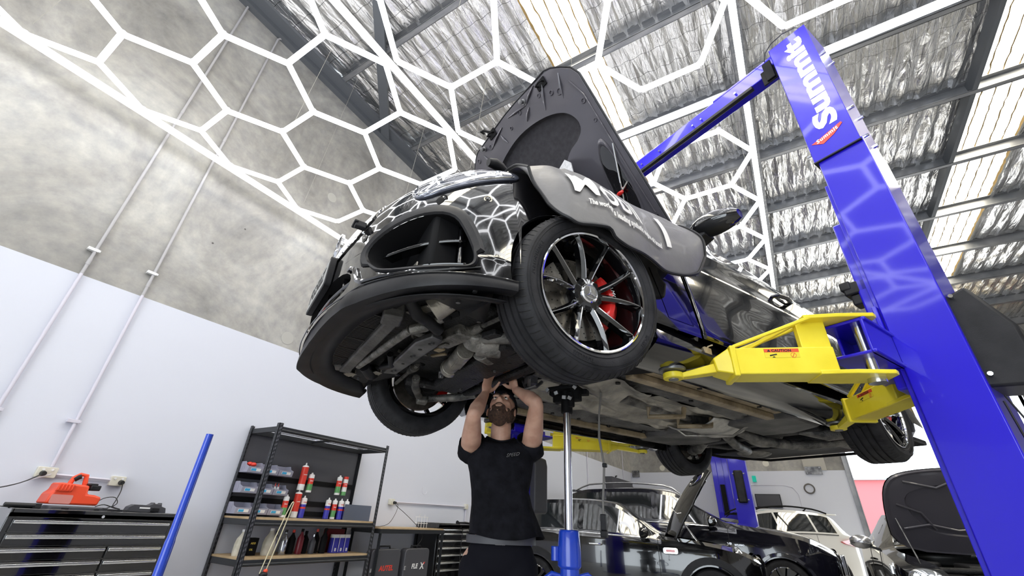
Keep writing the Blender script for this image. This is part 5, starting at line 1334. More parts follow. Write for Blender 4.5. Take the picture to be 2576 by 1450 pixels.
# hair and cap worn backwards
m = MB(); m.ball(hp_(0, -.035, .02), (.0775, .076, .078), 18, 12, HM)
for sx in (1, -1): m.ball(hp_(.070*sx, -.02, .005), (.010, .035, .035), 12, 8, HM)
organic(m, 'hair', M['beard'], bo, .005, 2)
m = MB(); R_ = []
for k in range(9):
    t = k/8; a = t*pi/2*.98
    R_.append([hp_(.083*cos(a)*cos(q), -.014+.101*cos(a)*sin(q), .048+.083*sin(a)) for q in [2*pi*j/28 for j in range(28)]])
m.rings([[hp_(.084*cos(q), -.014+.102*sin(q), .030) for q in [2*pi*j/28 for j in range(28)]]]+R_, cap1=True)
m.grid(lambda u, v: hp_(.06*(2*u-1), -.105-.065*v*(1-(2*u-1)**2*.6), .032-.012*v+.01*(2*u-1)**2), 10, 5)
m.build('cap', M['cloth'], bo, smooth=60, solid=.003)

# t-shirt: torso sleeve by sleeve, open at neck, cuffs and hem
sh = MB(); R_ = []
for z, cl, wl, wf in ((1.015, .046, .190, .133), (1.04, .043, .184, .130), (1.07, .038, .176, .126), (1.15, .022, .156, .114), (1.22, .010, .150, .112), (1.30, .004, .164, .114), (1.36, .0, .178, .112), (1.41, .0, .184, .100), (1.445, .0, .160, .088), (1.470, -.002, .110, .080), (1.482, -.004, .078, .072)):
    row = []
    for k in range(40):
        a = 2*pi*k/40; e = .82
        cx, sy = cos(a), sin(a); cx = math.copysign(abs(cx)**e, cx); sy = math.copysign(abs(sy)**e, sy)
        fold = .007*sin(5*a+z*14)*max(0, (1.35-z)/.3)+.005*pnoise((cx*3, sy*3, z*9))
        dz = -.030*max(0, sin(a))**2*(z > 1.46)+.010*sin(3*a)*(z < 1.03)
        row.append(mp(cl+(wl+fold)*cx, (wf+fold)*sy, z+dz))
    R_.append(row)
sh.rings(R_)
for S_, E_, side in ((SHR, ELR, -1), (SHL, ELL_, 1)):
    ax_ = (E_-S_).normalized(); ref = ax_.cross(Vector((0, 0, 1))).normalized(); b_ = ax_.cross(ref); rg = []
    for t, r in ((-.20, .058), (-.06, .080), (.04, .076), (.12, .071), (.20, .070)):
        c_ = S_-EL*side*.01+ax_*t*.29
        rg.append([c_+(ref*cos(q)+b_*sin(q))*(r+.004*sin(3*q+t*9)) for q in [2*pi*j/24 for j in range(24)]])
    sh.rings(rg)
so = sh.build('t_shirt', M['cloth'], man, smooth=180, solid=.004)
m = MB(); T = Matrix.Identity(4)
def chest(v):
    l = .028+v.x*1.0; z = 1.372+v.y+v.x*.20; a = l/.18
    return mp(l, .1165*math.cos(a)**.4+v.z-.3*max(0, z-1.37), z)
m.text('SPEED', .024, chest, .002, shear=.3, spacing=1.05, bold=.0006); m.build('chest_lettering', M['silver'], so, smooth=0)
m = MB(); rr = [mp(-.004+.076*cos(a), .070*sin(a), 1.484-.030*max(0, sin(a))**2) for a in [2*pi*k/36 for k in range(36)]]
m.tube(rr, .006, n=8, closed=True); m.build('collar', M['cloth'], so)
# trousers and belt, boots
tr = MB()
ell(tr, mp(.025, 0, .93), (.168, .120, .12), BM)
for sx in (1, -1): caps(tr, [(mp(.088*sx+.02, 0, .88), .105), (mp(.10*sx, .015, .52), .082), (mp(.11*sx, .0, .14), .075)])
to = organic(tr, 'trousers', M['trouser'], man, .009, 6)
m = MB(); m.rings([[mp(.025+(.165+o)*cos(a), (.112+o)*sin(a), z) for a in [2*pi*k/40 for k in range(40)]] for z, o in ((.985, .0), (.985, .008), (1.02, .008), (1.02, .0))]); bt = m.build('belt', M['dkgrey'], to)
m = MB(); m.box(mp(.02, .112, 1.0), (.05, .012, .035), BM); m.build('belt_buckle', M['silver'], bt, bevel=.003)
for sx in (1, -1):
    m = MB(); ell(m, mp(.115*sx, .04, .06), (.05, .14, .055), BM); caps(m, [(mp(.112*sx, -.01, .07), .055), (mp(.112*sx, -.01, .17), .052)]); m.box(mp(.115*sx, .04, .014), (.10, .29, .028), BM)
    organic(m, 'work_boot', M['plastic'], man, .008, 3)
# ================================================================ ALONG THE LEFT WALL
def th(name, loc, label, cat, group=None, rz=0.0): return empty(name, loc, rz, label, cat, group)
WL = -4.75
# ---- conduits, sockets, round plugs
def conduit(y, z0, z1, lab, bend=False):
    o = th('conduit', (WL+.026, y, z0), lab, 'conduit')
    m = MB(); m.cyl((0, 0, 0), (0, 0, PAINT_Z-z0), .0125, n=12); m.build('painted_length', M['cwhite'], o)
    m = MB(); P = [(0, 0, PAINT_Z-z0), (0, 0, z1-z0)]
    if bend: P += [(0, .02, z1-z0+.05), (0, .08, z1-z0+.08), (0, .17, z1-z0+.09)]
    m.tube(P, .0125, n=12); m.build('bare_length', M['conduit'], o)
    for z in (1.62, 2.97):
        if z < z0: continue
        m = MB(); m.bx(-.02, .016, -.055, .02, z-z0-.013, z-z0+.013); m.bx(-.005, .018, .012, .03, z-z0-.01, z-z0+.01); m.build('saddle_clip', M['white' if z > PAINT_Z else 'cwhite'], o, bevel=.002)
    for z in (2.86, 4.75):
        m = MB(); m.cyl((0, 0, z-z0-.03), (0, 0, z-z0+.03), .0155, n=12); m.build('coupling', M['conduit' if z > PAINT_Z else 'cwhite'], o)
conduit(.69, .9, 6.78, 'left grey conduit running up the concrete wall')
conduit(1.13, 1.29, 6.70, 'right grey conduit with a bend under the roof, above the double socket', True)
def socket(y, z, lab, plugs, w_=.115):
    o = th('power_socket', (WL, y, z), lab, 'power socket')
    m = MB(); m.prism(rrect(w_, .072, .008), 0, .038, lambda v: Vector((v.z, v.x, v.y))); m.build('socket_box', M['cream'], o, bevel=.003)
    m = MB()
    for dy in (-.025, .025): m.cyl((.038, dy, .018), (.042, dy, .018), .008, n=12)
    m.build('switches', M['white'], o)
    for dy in plugs:
        m = MB(); m.cyl((.038, dy, -.008), (.075, dy, -.010), .019, .015, n=16); m.build('plug', M['cable'], o)
    return o
socket(1.115, 1.25, 'cream double socket at far left, its plug lead going left', (-.02,))
socket(1.56, 1.23, 'cream socket above the black tool chest, lead hanging to the red machine', (.022,), .10)
socket(4.63, 1.25, 'cream socket above the work bench with two black leads', (.03,), .09)
socket(6.31, 1.27, 'small cream socket box partly behind the mechanic', (), .08)
def cable(name, P, r, mat, lab, cat='cable'):
    Q = [Vector(p) for p in P]; R_ = []
    for i in range(len(Q)-1):
        a = Q[max(0, i-1)]; b_ = Q[i]; c = Q[i+1]; d = Q[min(len(Q)-1, i+2)]
        for t in (0, .25, .5, .75):
            R_.append(.5*((2*b_)+(c-a)*t+(2*a-5*b_+4*c-d)*t*t+(-a+3*b_-3*c+d)*t**3))
    R_.append(Q[-1]); m = MB(); m.tube(R_, r, n=6); return tag(m.build(name, M[mat], None), lab, cat)
cable('conduit', [(WL+.02, 1.17, 1.24), (WL+.02, 1.51, 1.235)], .011, 'cwhite', 'short white conduit joining the two sockets above the tool chest', 'conduit')
cable('conduit', [(WL+.02, 4.68, 1.25), (WL+.02, 6.27, 1.27)], .010, 'cwhite', 'long white conduit running right from the bench socket', 'conduit')
cable('conduit', [(WL+.02, 6.31, 1.23), (WL+.02, 6.31, .6)], .010, 'cwhite', 'white conduit dropping from the socket behind the mechanic', 'conduit')
cable('power_lead', [(WL+.07, 1.09, 1.24), (WL+.12, .99, 1.17), (WL+.15, .85, 1.12), (WL+.1, .6, 1.08)], .0035, 'cable', 'black power lead leaving the far left socket', 'power lead')
cable('power_lead', [(WL+.05, 1.14, 1.24), (WL+.10, 1.03, 1.19), (WL+.13, .9, 1.14), (WL+.12, .62, 1.06)], .003, 'cwhite', 'thin white power lead beside the black one at far left', 'power lead')
cable('power_lead', [(WL+.075, 1.585, 1.215), (WL+.09, 1.59, 1.16), (WL+.16, 1.56, 1.09), (WL+.24, 1.53, 1.05), (-4.42, 1.55, 1.035), (-4.38, 1.50, 1.04), (-4.35, 1.42, 1.06), (-4.37, 1.38, 1.045)], .0035, 'cable', 'black lead from the second socket down to the red machine', 'power lead')
cable('power_lead', [(-4.40, 1.37, 1.05), (-4.38, 1.41, 1.10), (-4.36, 1.47, 1.11), (-4.34, 1.49, 1.07), (-4.36, 1.45, 1.04), (-4.33, 1.42, 1.035), (-4.32, 1.50, 1.03), (-4.33, 1.58, 1.03)], .003, 'cable', 'loose black lead curled on the tool chest right of the red machine', 'power lead')
cable('power_lead', [(WL+.07, 4.66, 1.24), (WL+.10, 4.66, 1.20), (WL+.2, 4.71, 1.13), (-4.45, 4.82, 1.02), (-4.32, 4.83, .93), (-4.26, 4.80, .84), (-4.27, 4.73, .74), (-4.28, 4.72, .5)], .0035, 'cable', 'black lead looping from the bench socket down in front of the case', 'power lead')
cable('power_lead', [(WL+.07, 4.66, 1.24), (WL+.09, 4.69, 1.21), (WL+.14, 4.62, 1.12), (-4.5, 4.42, 1.0), (-4.42, 4.2, .965), (-4.35, 4.05, .965)], .003, 'cable', 'thin lead from the bench socket sagging left to the shelf', 'power lead')
for y, z, r, lab in ((2.56, 2.86, .075, 'round filled plug in the concrete just above the white paint, left of the car'), (2.55, 5.0, .07, 'round filled plug high in the concrete inside a light hexagon')):
    m = MB(); m.cyl((WL, y, z), (WL+.004, y, z), r, n=32); tag(m.build('wall_plug', principled('patch_grey', (.42, .41, .38), .8), None), lab, 'wall plug')
m = MB(); m.lathe([(.055, 0), (.058, .003), (.061, 0)], o=(WL, 5.28, 1.44), ax='x', n=28, a0=radians(150), a1=radians(350)); tag(m.build('wall_plug', M['cwhite'], None), 'faint round plug outline under white paint above the bench', 'wall plug')

# ---- tool chest
def chest(y0, y1, xb, xf, z1, lab, rows, split, top_over=.0, nm='tool_chest'):
    o = th(nm, ((xb+xf)/2, (y0+y1)/2, 0), lab, 'tool chest')
    cx, cy = (xb+xf)/2, (y0+y1)/2
    m = MB(); m.bx(xb-cx, xf-cx-.02, y0-cy, y1-cy, .12, z1-.02); m.build('cabinet', M['gloss'], o, bevel=.006)
    m = MB(); m.bx(xb-cx, xf-cx+.012, y0-cy-.006, y1-cy+.006, z1-.05, z1-.02); m.bx(xb-cx, xf-cx+.012, y0-cy-.006, y0-cy+.012, z1-.05, z1); m.bx(xb-cx, xf-cx+.012, y1-cy-.012, y1-cy+.006, z1-.05, z1); m.bx(xb-cx, xb-cx+.02, y0-cy, y1-cy, z1-.05, z1+.005); m.bx(xf-cx, xf-cx+.012, y0-cy, y1-cy, z1-.05, z1); m.build('top_tray', M['gloss'], o, bevel=.004)
    m = MB(); m.cyl((xf-cx+.012, .0, z1-.035), (xf-cx+.016, .0, z1-.035), .009, n=16); m.build('lock', M['chrome'], o)
    zt = z1-.055
    for h, parts in rows:
        ys = [y0+.03]+([y0+(y1-y0)*split-.006] if parts == 2 else [])+[y1-.03]
        for k in range(parts):
            a = ys[k]+(.012 if k else 0)-cy; b_ = ys[k+1]-cy
            m = MB(); m.bx(xf-cx-.02, xf-cx, a, b_, zt-h+.005, zt-.003); d = m.build('drawer', M['gloss'], o, bevel=.003)
            m = MB(); m.prism([(0, 0), (.016, -.004), (.018, -.012), (.012, -.021), (0, -.024)], a+.004, b_-.004, lambda v: Vector((xf-cx+v.x, v.z, zt-.008+v.y))); m.build('drawer_pull', M['brushed'], d, bevel=.0015)
        zt -= h
    for y in (y0+.1, y1-.1):
        for x in (xb+.08, xf-.08): m = MB(); m.cyl((x-cx, y-cy-.02, .055), (x-cx, y-cy+.02, .055), .055, n=18); m.box((x-cx, y-cy, .115), (.07, .06, .015)); m.build('castor', M['plastic'], o)
    return o
chest(.94, 1.885, -4.72, -4.26, 1.02, 'black tool chest with silver drawer pulls under the red machine', [(.085, 1), (.075, 1), (.078, 2), (.078, 2), (.078, 2), (.12, 2), (.14, 2)], .61)
ct = chest(5.18, 6.15, -4.72, -4.32, 1.02, 'tall black tool cabinet with silver pulls partly behind the mechanic', [(.05, 2), (.085, 2), (.085, 2), (.085, 2), (.085, 2), (.085, 2), (.12, 2), (.14, 2)], .55)

# red machine (pump/charger) on the chest
r = th('cleaning_machine', (-4.47, 1.25, 1.02), 'orange red portable machine with top handle standing on the black tool chest', 'machine')
def yz(pts, x0, x1): return lambda m: m.prism(pts, x0, x1, lambda v: Vector((v.z, v.x, v.y)))
m = MB(); m.prism([(-.15, .03), (.14, .03), (.145, .085), (.10, .098), (.055, .10), (.05, .155), (-.115, .165), (-.12, .115), (-.14, .10)], -.10, .10, lambda v: Vector((v.z, v.x, v.y))); m.build('housing', M['orange'], r, bevel=.012)
m = MB(); m.prism([(-.13, .11), (-.04, .11), (-.035, .155), (-.125, .158)], .10, .112, lambda v: Vector((v.z, v.x, v.y)))
for k in range(5): m.bx(.108, .118, -.122+.018*k, -.114+.018*k, .115, .152)
m.build('vent_ribs', M['orange'], r, bevel=.003)
m = MB(); m.tube([(0, -.045, .15), (0, -.035, .20), (0, -.005, .225), (0, .03, .222), (0, .045, .15)], [.016, .015, .014, .015, .017], n=12); hd2 = m.build('carry_handle', M['orange'], r)
m = MB(); m.tube([(.0, -.03, .19), (.003, -.012, .208), (.004, .0, .214)], .019, n=10); m.build('rubber_grip', M['plastic'], hd2)
m = MB(); m.bx(-.04, .09, .06, .12, .125, .160); m.bx(-.02, .08, .05, .10, .155, .172); m.build('coupling_block', M['plastic'], r, bevel=.006)
m = MB(); m.prism(rrect(.115, .055, .008, cx=-.075, cy=.062), .1, .1015, lambda v: Vector((v.z, v.x, v.y))); m.build('grey_label', principled('pale_red_label', (.62, .25, .22), .5), r, smooth=0)
c = th('tool_case', (-4.42, 1.29, 1.005), 'flat dark grey case lying in front of the red machine', 'case')
m = MB(); m.prism(rrect(.34, .16, .03), 0, .035, lambda v: Vector((v.y, v.x, v.z))); m.build('case_body', M['dkgrey'], c, bevel=.006)
m = MB(); m.bx(.08, .09, -.10, -.06, .012, .026); m.bx(.08, .09, .08, .11, .012, .026); m.build('case_latch', M['plastic'], c, bevel=.002)
d = th('cordless_tool', (-4.42, 1.72, 1.02), 'dark grey cordless power tool lying at the right end of the tool chest', 'power tool')
m = MB(); m.prism([(-.14, .0), (-.13, .035), (-.10, .052), (.0, .050), (.02, .062), (.03, .072), (.035, .062), (.075, .062), (.08, .072), (.088, .045), (.12, .035), (.13, .0)], -.035, .035, lambda v: Vector((v.z, v.x, v.y))); m.build('tool_housing', M['dkgrey'], d, bevel=.008)
m = MB(); m.bx(-.04, .045, .02, .075, .003, .035); m.build('battery_pack', M['plastic'], d, bevel=.004)
m = MB(); m.bx(.036, .038, -.06, .01, .025, .035); m.build('tool_lettering', M['lblwhite'], d, smooth=0)
b = th('rubber_sleeve', (-4.36, 1.0, 1.02), 'black rubber sleeve lying on the left end of the chest', 'tool')
m = MB(); m.tube([(0, -.09, .016), (0, .06, .016)], .014, n=12); m.bx(-.01, .01, .05, .09, .0, .03); m.build('sleeve', M['cable'], b, bevel=.003)

# blue pole leaning in front of the chest
p = th('blue_pole', (-2.35, 1.05, 0), 'slim blue steel pole leaning in front of the black tool chest', 'pole')
m = MB(); a, e = Vector((-.02, .01, 0)), Vector((.0, .0, 1.385)); m.tube([a, a.lerp(e, .68), a.lerp(e, .69), e], [.020, .019, .0165, .0155], n=16); m.build('tube', M['jackblue'], p)
m = MB(); m.cyl((-.02, .01, 0), (-.02, .01, .015), .026, n=14); m.build('rubber_foot', M['plastic'], p)

M['slot'] = principled('slot_grey', (.13, .13, .15), .7)  # grey slot marks, paler than the black posts
# ---- shelf unit
SY0, SY1, SX0, SX1, SH = 2.47, 3.94, -4.73, -4.22, 1.84
s = th('shelf_unit', ((SX0+SX1)/2, (SY0+SY1)/2, 0), 'tall black bolted steel shelf unit with peg board back against the wall', 'shelf')
ox, oy = (SX0+SX1)/2, (SY0+SY1)/2
for x in (SX0, SX1):
    for y in (SY0, SY1):
        sx = 1 if x == SX0 else -1; sy = 1 if y == SY0 else -1
        m = MB(); m.bx(x-ox, x-ox+sx*.003, y-oy, y-oy+sy*.042, 0, SH); m.bx(x-ox, x-ox+sx*.042, y-oy, y-oy+sy*.003, 0, SH); po = m.build('post', M['shelfmetal'], s, smooth=0)
        m = MB()
        for k in range(int(SH/.038)):
            z = .03+k*.038
            m.bx(x-ox-.001*sx, x-ox-.0004*sx, y-oy+sy*.012, y-oy+sy*.019, z, z+.018); m.bx(x-ox-.0012*sx, x-ox+.004*sx, y-oy+sy*.026, y-oy+sy*.032, z+.008, z+.026)
            m.bx(x-ox+sx*.012, x-ox+sx*.019, y-oy-.001*sy, y-oy-.0004*sy, z, z+.018)
        m.build('post_slots', M['lblwhite' if x == SX1 else 'cwhite'] if False else M['slot'], po, smooth=0)
for i, z in enumerate((SH-.03, 1.0, .69, .36)):
    m = MB()
    for x in (SX0+.02, SX1-.02): m.bx(x-ox-.014, x-ox+.014, SY0-oy+.01, SY1-oy-.01, z-.05, z)
    for y in (SY0+.02, SY1-.02): m.bx(SX0-ox+.01, SX1-ox-.01, y-oy-.012, y-oy+.012, z-.05, z)
    m.bx(SX0-ox+.01, SX1-ox-.01, -.012, .012, z-.03, z-.01)
    m.tube([(SX1-ox-.004, SY0-oy+.04, z-.035), (SX1-ox-.004, SY1-oy-.04, z-.035)], .012, n=8)
    br = m.build('shelf_frame', M['shelfmetal'], s, bevel=.003)
    if i: m = MB(); m.bx(SX0-ox+.012, SX1-ox-.012, SY0-oy+.012, SY1-oy-.012, z, z+.016); m.build('shelf_board', M['mdf'], s, smooth=0)
# expanded mesh top
m = MB()
for k in range(2):
    a, b_ = (SY0-oy+.04, -.02) if k == 0 else (.02, SY1-oy-.04)
    n_ = 44
    for j in range(n_):
        y = lerp(a, b_, j/n_)
        for r_ in range(4):
            x = SX0-ox+.06+r_*.105; m.beam((x, y, SH-.028), (x+.085, y+.022, SH-.028), .0035, .003); m.beam((x+.085, y, SH-.028), (x, y+.022, SH-.028), .0035, .003)
m.build('mesh_top', M['silver'], s, smooth=0)
m = MB(); m.bx(SX0-ox+.004, SX0-ox+.010, SY0-oy+.03, SY1-oy-.03, 1.02, SH-.05); pb_ = m.build('back_panel', M['dkgrey'], s, smooth=0)
for z in (1.475, 1.37, 1.16, 1.06):
    m = MB(); m.bx(SX0-ox+.010, SX0-ox+.020, SY0-oy+.03, (SY1-oy-.03) if z != 1.475 else -.25, z-.025, z+.025); m.build('hanging_rail', M['black'], pb_, smooth=0)
# parts bins 3 x 3
GB = 'grey parts bins on the shelf back panel'
def make_bin():
    o = th('parts_bin', (0, 0, 0), '', 'storage bin', GB); t = .004
    m = MB(); w_, d_, h = .155, .15, .085
    m.bx(0, d_, -w_/2, w_/2, 0, t); m.bx(0, t, -w_/2, w_/2, 0, h)
    for sg in (1, -1): m.prism([(0, 0), (d_, 0), (d_+.012, .045), (d_*.72, .060), (d_*.60, h), (0, h)], sg*w_/2-t/2, sg*w_/2+t/2, lambda v: Vector((v.x, v.z, v.y)))
    m.beam((d_, 0, 0), (d_+.012, 0, .045), .155, t, up=(1, 0, 0)); m.build('bin_body', M['grey'], o, bevel=.0015)
    m = MB()
    for k in range(3): m.bx(.02+.03*k, .03+.03*k, -w_/2-.006, -w_/2, .015, h-.01)
    m.build('side_ribs', M['grey'], o)
    m = MB(); q = Matrix.Rotation(radians(-15), 3, 'Y')
    m.box((d_+.010, .0, .024), (.002, .10, .022), Matrix.Rotation(radians(15), 3, 'Y'), mi=0); m.box((d_+.0112, -.022, .024), (.002, .05, .018), Matrix.Rotation(radians(15), 3, 'Y'), mi=1); m.build('bin_label', [M['lblwhite'], M['lblcyan']], o, smooth=0)
    return o
bin0 = None
for r_, z in enumerate((1.395, 1.215, 1.035)):
    for c_, y in enumerate((2.56, 2.725, 2.89)):
        if bin0 is None: bb_ = bin0 = make_bin()
        else: bb_ = dup(bin0)
        bb_.location = (SX0+.022, y, z); bb_.scale = (1, 1, 1.18)
        bb_['label'] = 'grey parts bin, %s row, %s of three on the shelf back' % (('top', 'middle', 'bottom')[r_], ('leftmost', 'middle', 'rightmost')[c_])
m = MB()
for q in ((0, 0, 0), (.02, .025, -.004), (-.01, .04, .0)): m.ball(Vector((-4.63, 2.53, 1.475))+Vector(q), (.028, .03, .02), 10, 8)
tag(m.build('red_cloth', M['lblred'], None), 'crumpled red cloth poking out of the top left parts bin', 'cloth')
for y, nm in ((2.865, 'left'), (2.90, 'right')):
    o = th('glue_bottle', (-4.64, y, 1.222), 'small white glue bottle with red tip, %s one in the middle right bin' % nm, 'bottle'); m = MB(); m.lathe([(.001, 0), (.014, 0), (.014, .06), (.006, .075), (.001, .075)], n=14); m.build('bottle_body', M['white'], o); m = MB(); m.lathe([(.006, .075), (.002, .108), (.001, .108)], n=10); m.build('red_tip', M['lblred'], o)

# aerosol cans
GC = 'aerosol cans on the shelf back panel'
def can(style, h=.21, r=.0325):
    o = th('spray_can', (0, 0, 0), '', 'spray can', GC)
    if style == 'red':    bands = [('white', 0, .10), ('lblgreen', .10, .35), ('lblgreen', .35, .42), ('lblred', .42, .72), ('lblwhite', .72, .86)]
    elif style == 'blue': bands = [('lblblue', 0, .42), ('lblred', .42, .50), ('lblblue', .50, .62), ('lblwhite', .62, .86)]
    elif style == 'tallred': bands = [('lblwhite', 0, .22), ('lblred', .22, .86)]
    else: bands = [('lblgreen', 0, .2), ('lblwhite', .2, .45), ('lblred', .45, .66), ('lblwhite', .66, .86)]
    m = MB(); mats = []
    for i, (mt, a, b_) in enumerate(bands):
        mats.append(M[mt]); m.lathe([(r, a*h), (r, b_*h)], n=24, mi=i)
    m.lathe([(.001, 0), (r, 0)], n=24, mi=0); m.build('can_body', mats, o)
    m = MB(); m.lathe([(r, .86*h), (r*.9, .90*h), (r*.45, .93*h)], n=24); m.build('can_shoulder', M['lblwhite'], o)
    m = MB()
    if style == 'redcap': m.lathe([(r*.97, .80*h), (r*.95, 1.02*h), (.001, 1.02*h)], n=20); m.build('cap', M['lblred'], o)
    elif style == 'red': m.lathe([(.010, .93*h), (.010, 1.0*h), (.001, 1.0*h)], n=12); m.build('nozzle', M['lblwhite'], o)
    else: m.lathe([(.010, .93*h), (.006, 1.02*h), (.001, 1.03*h)], n=12); m.build('nozzle', M['lblwhite'], o)
    m = MB()
    def cy(v, a0=0.0): a = a0+v.x/r; return Vector(((r+.0008+v.z)*cos(a), (r+.0008+v.z)*sin(a), v.y))
    tx = {'red': 'BRAKE', 'blue': 'DEGREASER', 'tallred': 'CLEANER', 'redcap': 'LUBE'}[style]
    m.text(tx, .011, lambda v: cy(Vector((v.x-.022, v.y+h*(.70 if style == 'blue' else .56), v.z))), .0006, bold=.0004); m.build('can_lettering', M['lblwhite' if style != 'blue' else 'lblred'], o, smooth=0)
    return o
CN = [('tallred', -4.69, 3.17, 1.285, .27, 'tall red and white cleaner can, upper of the two stacked', .036), ('tallred', -4.69, 3.17, 1.02, .265, 'tall red and white cleaner can, lower of the two stacked', .036),
      ('red', -4.69, 3.275, 1.27, .20, 'red, white and green can just right of the tall upper can', .030), ('blue', -4.69, 3.255, 1.02, .21, 'blue and white can just right of the lower tall can', .031),
      ('blue', -4.69, 3.575, 1.02, .21, 'blue and white can, leftmost of the lower right four', .030), ('red', -4.69, 3.665, 1.02, .21, 'red and green can between blue cans in the lower row', .028),
      ('blue', -4.69, 3.755, 1.02, .21, 'blue and white can third in the lower right four', .030), ('blue', -4.69, 3.835, 1.02, .21, 'blue and white can at the right end of the lower row', .030),
      ('red', -4.69, 3.66, 1.27, .21, 'red and green can with nozzle, upper right pair', .030), ('redcap', -4.69, 3.75, 1.27, .20, 'white and red can with red cap, upper right pair', .029),
      ('red', -4.62, 2.995, 1.02, .21, 'red and white can standing right of the bottom bins', .028)]
cache = {}
for st_, x, y, z, h, lab, r_ in CN:
    k = (st_, h, r_)
    o = dup(cache[k]) if k in cache else can(st_, h, r_)
    cache.setdefault(k, o); o.location = (x+.035, y, z); o['label'] = lab; o['group'] = GC
M['maroon'] = principled('dark_red_plastic', (.16, .01, .02), .4)
# lower shelf bottles
GL = 'bottles and cartons on the lower shelf'
def bottle(x, y, z, h, r_, mat, capm, lab, neck=.35, group=GL):
    o = th('bottle', (x, y, z), lab, 'bottle', group); m = MB(); m.lathe([(.001, 0), (r_*.95, 0), (r_, .01), (r_, h*.62), (r_*neck, h*.82), (r_*neck, h*.9)], n=20); m.build('bottle_body', M[mat], o)
    m = MB(); m.lathe([(r_*neck*1.15, h*.88), (r_*neck*1.15, h), (.001, h)], n=14); m.build('cap', M[capm], o); return o
def jug(x, y, z, s_, lab):
    o = th('oil_jug', (x, y, z), lab, 'jug', GL); m = MB(); rg = []
    for zz, w_, d_ in ((0, .09, .05), (.02, .10, .055), (.12, .10, .055), (.17, .08, .05), (.20, .045, .035), (.225, .026, .026), (.24, .026, .026)):
        rg.append([(d_*s_*(abs(cos(a))**.7)*math.copysign(1, cos(a))*(1+.06*pnoise((a, zz*20, 1))), w_*.62*s_*(abs(sin(a))**.7)*math.copysign(1, sin(a))*(1+.08*pnoise((a*2, zz*25, 5))), zz*s_) for a in [2*pi*k/28 for k in range(28)]])
    m.rings(rg, cap0=True, cap1=True); m.build('jug_body', M['milky'], o, smooth=60)
    m = MB(); m.tube([(0, .045*s_, .12*s_), (0, .062*s_, .16*s_), (0, .045*s_, .195*s_)], .009*s_, n=8); m.build('jug_handle', M['milky'], o)
    m = MB(); m.cyl((0, 0, .235*s_), (0, 0, .26*s_), .024*s_, n=14); m.build('cap', M['white'], o)
LZ2 = .706
jug(-4.42, 2.56, LZ2, .80, 'stained milky oil jug at the left end of the lower shelf')
jug(-4.40, 2.82, LZ2, .85, 'stained milky oil jug behind the front shelf post')
o = th('carton', (-4.45, 2.68, LZ2), 'small black and yellow carton on the lower shelf', 'carton', GL); m = MB(); m.bx(-.035, .035, -.04, .04, 0, .14); m.build('carton_box', M['black'], o, bevel=.001); m = MB(); m.text('ADD', .022, frame((.0355, -.03, .09), (0, 1, 0), (0, 0, 1), (1, 0, 0)), .0004, bold=.0006); m.text('OIL', .022, frame((.0355, -.03, .04), (0, 1, 0), (0, 0, 1), (1, 0, 0)), .0004, bold=.0006); m.build('carton_lettering', M['lblyellow'], o, smooth=0)
for i, (y, h, r_, mt, cp, lab) in enumerate(((2.92, .20, .030, 'lamp', 'cable', 'clear spray bottle next to the stained jug'), (2.99, .21, .032, 'lamp', 'cable', 'clear spray bottle, second from the jug'),
    (3.10, .21, .034, 'black', 'lblred', 'black bottle with red cap on the lower shelf'), (3.17, .22, .033, 'maroon', 'black', 'dark red bottle behind the looped hose'), (3.25, .20, .036, 'black', 'black', 'plain black bottle in the middle of the lower shelf'),
    (3.32, .17, .030, 'dkgrey', 'chrome', 'dark can with bright lid on the lower shelf'), (3.38, .22, .032, 'black', 'lblred', 'tall black bottle with red top right of the dark can'), (3.45, .23, .034, 'black', 'black', 'tall black bottle with pale foot, right of centre'))):
    bottle(-4.47+.04*(i % 2), y, LZ2, h, r_, mt, cp, lab)
for i, (y, lab) in enumerate(((3.60, 'left'), (3.675, 'middle'), (3.75, 'right'))):
    o = th('carton', (-4.45, y, LZ2), 'dark blue and white carton with red top, %s of three' % lab, 'carton', GL)
    m = MB(); m.bx(-.032, .032, -.034, .034, 0, .17, mi=0); m.bx(-.0325, .0325, -.0345, .0345, .14, .172, mi=1); m.bx(.0325, .0335, -.030, -.024, .01, .14, mi=2); m.bx(.0325, .0335, .0, .02, .015, .045, mi=2); m.build('carton_box', [M['lblblue'], M['lblwhite'], M['lblwhite']], o, smooth=0)
o = th('carton', (-4.55, 3.66, LZ2), 'dark red carton standing behind the three blue cartons', 'carton', GL); m = MB(); m.bx(-.04, .04, -.11, .11, 0, .22); m.build('carton_box', principled('maroon', (.16, .01, .015), .5), o, smooth=0)
# looped clear hose in front of the shelf with orange handled gun
hs_ = cable('clear_hose', [(-3.92, 2.50, .62), (-3.91, 2.53, .80), (-3.90, 2.57, 1.0), (-3.895, 2.605, 1.135), (-3.895, 2.622, 1.15), (-3.90, 2.625, 1.12), (-3.905, 2.60, .95), (-3.91, 2.575, .80), (-3.92, 2.55, .64)], .0045, 'hose', 'thin cream hose bent in a loop in front of the shelf unit', 'hose')
g = th('hose_gun', (-3.92, 2.535, .60), 'black hose gun with orange knob below the shelf unit', 'tool'); m = MB(); m.ball((0, 0, .01), (.03, .035, .022), 14, 10); m.cyl((0, -.05, -.03), (0, .0, .0), .014, n=10); m.build('gun_body', M['plastic'], g); m = MB(); m.ball((0, .012, .035), (.018, .018, .016), 14, 10); m.build('orange_knob', M['orange'], g)
m = MB(); m.cyl((-.02, -.04, -.6), (-.02, -.04, -.02), .012, n=8); m.lathe([(.001, -.6), (.10, -.6), (.10, -.585), (.02, -.57)], n=24, o=(-.02, -.04, 0)); m.build('stand_rod', M['plastic'], g)

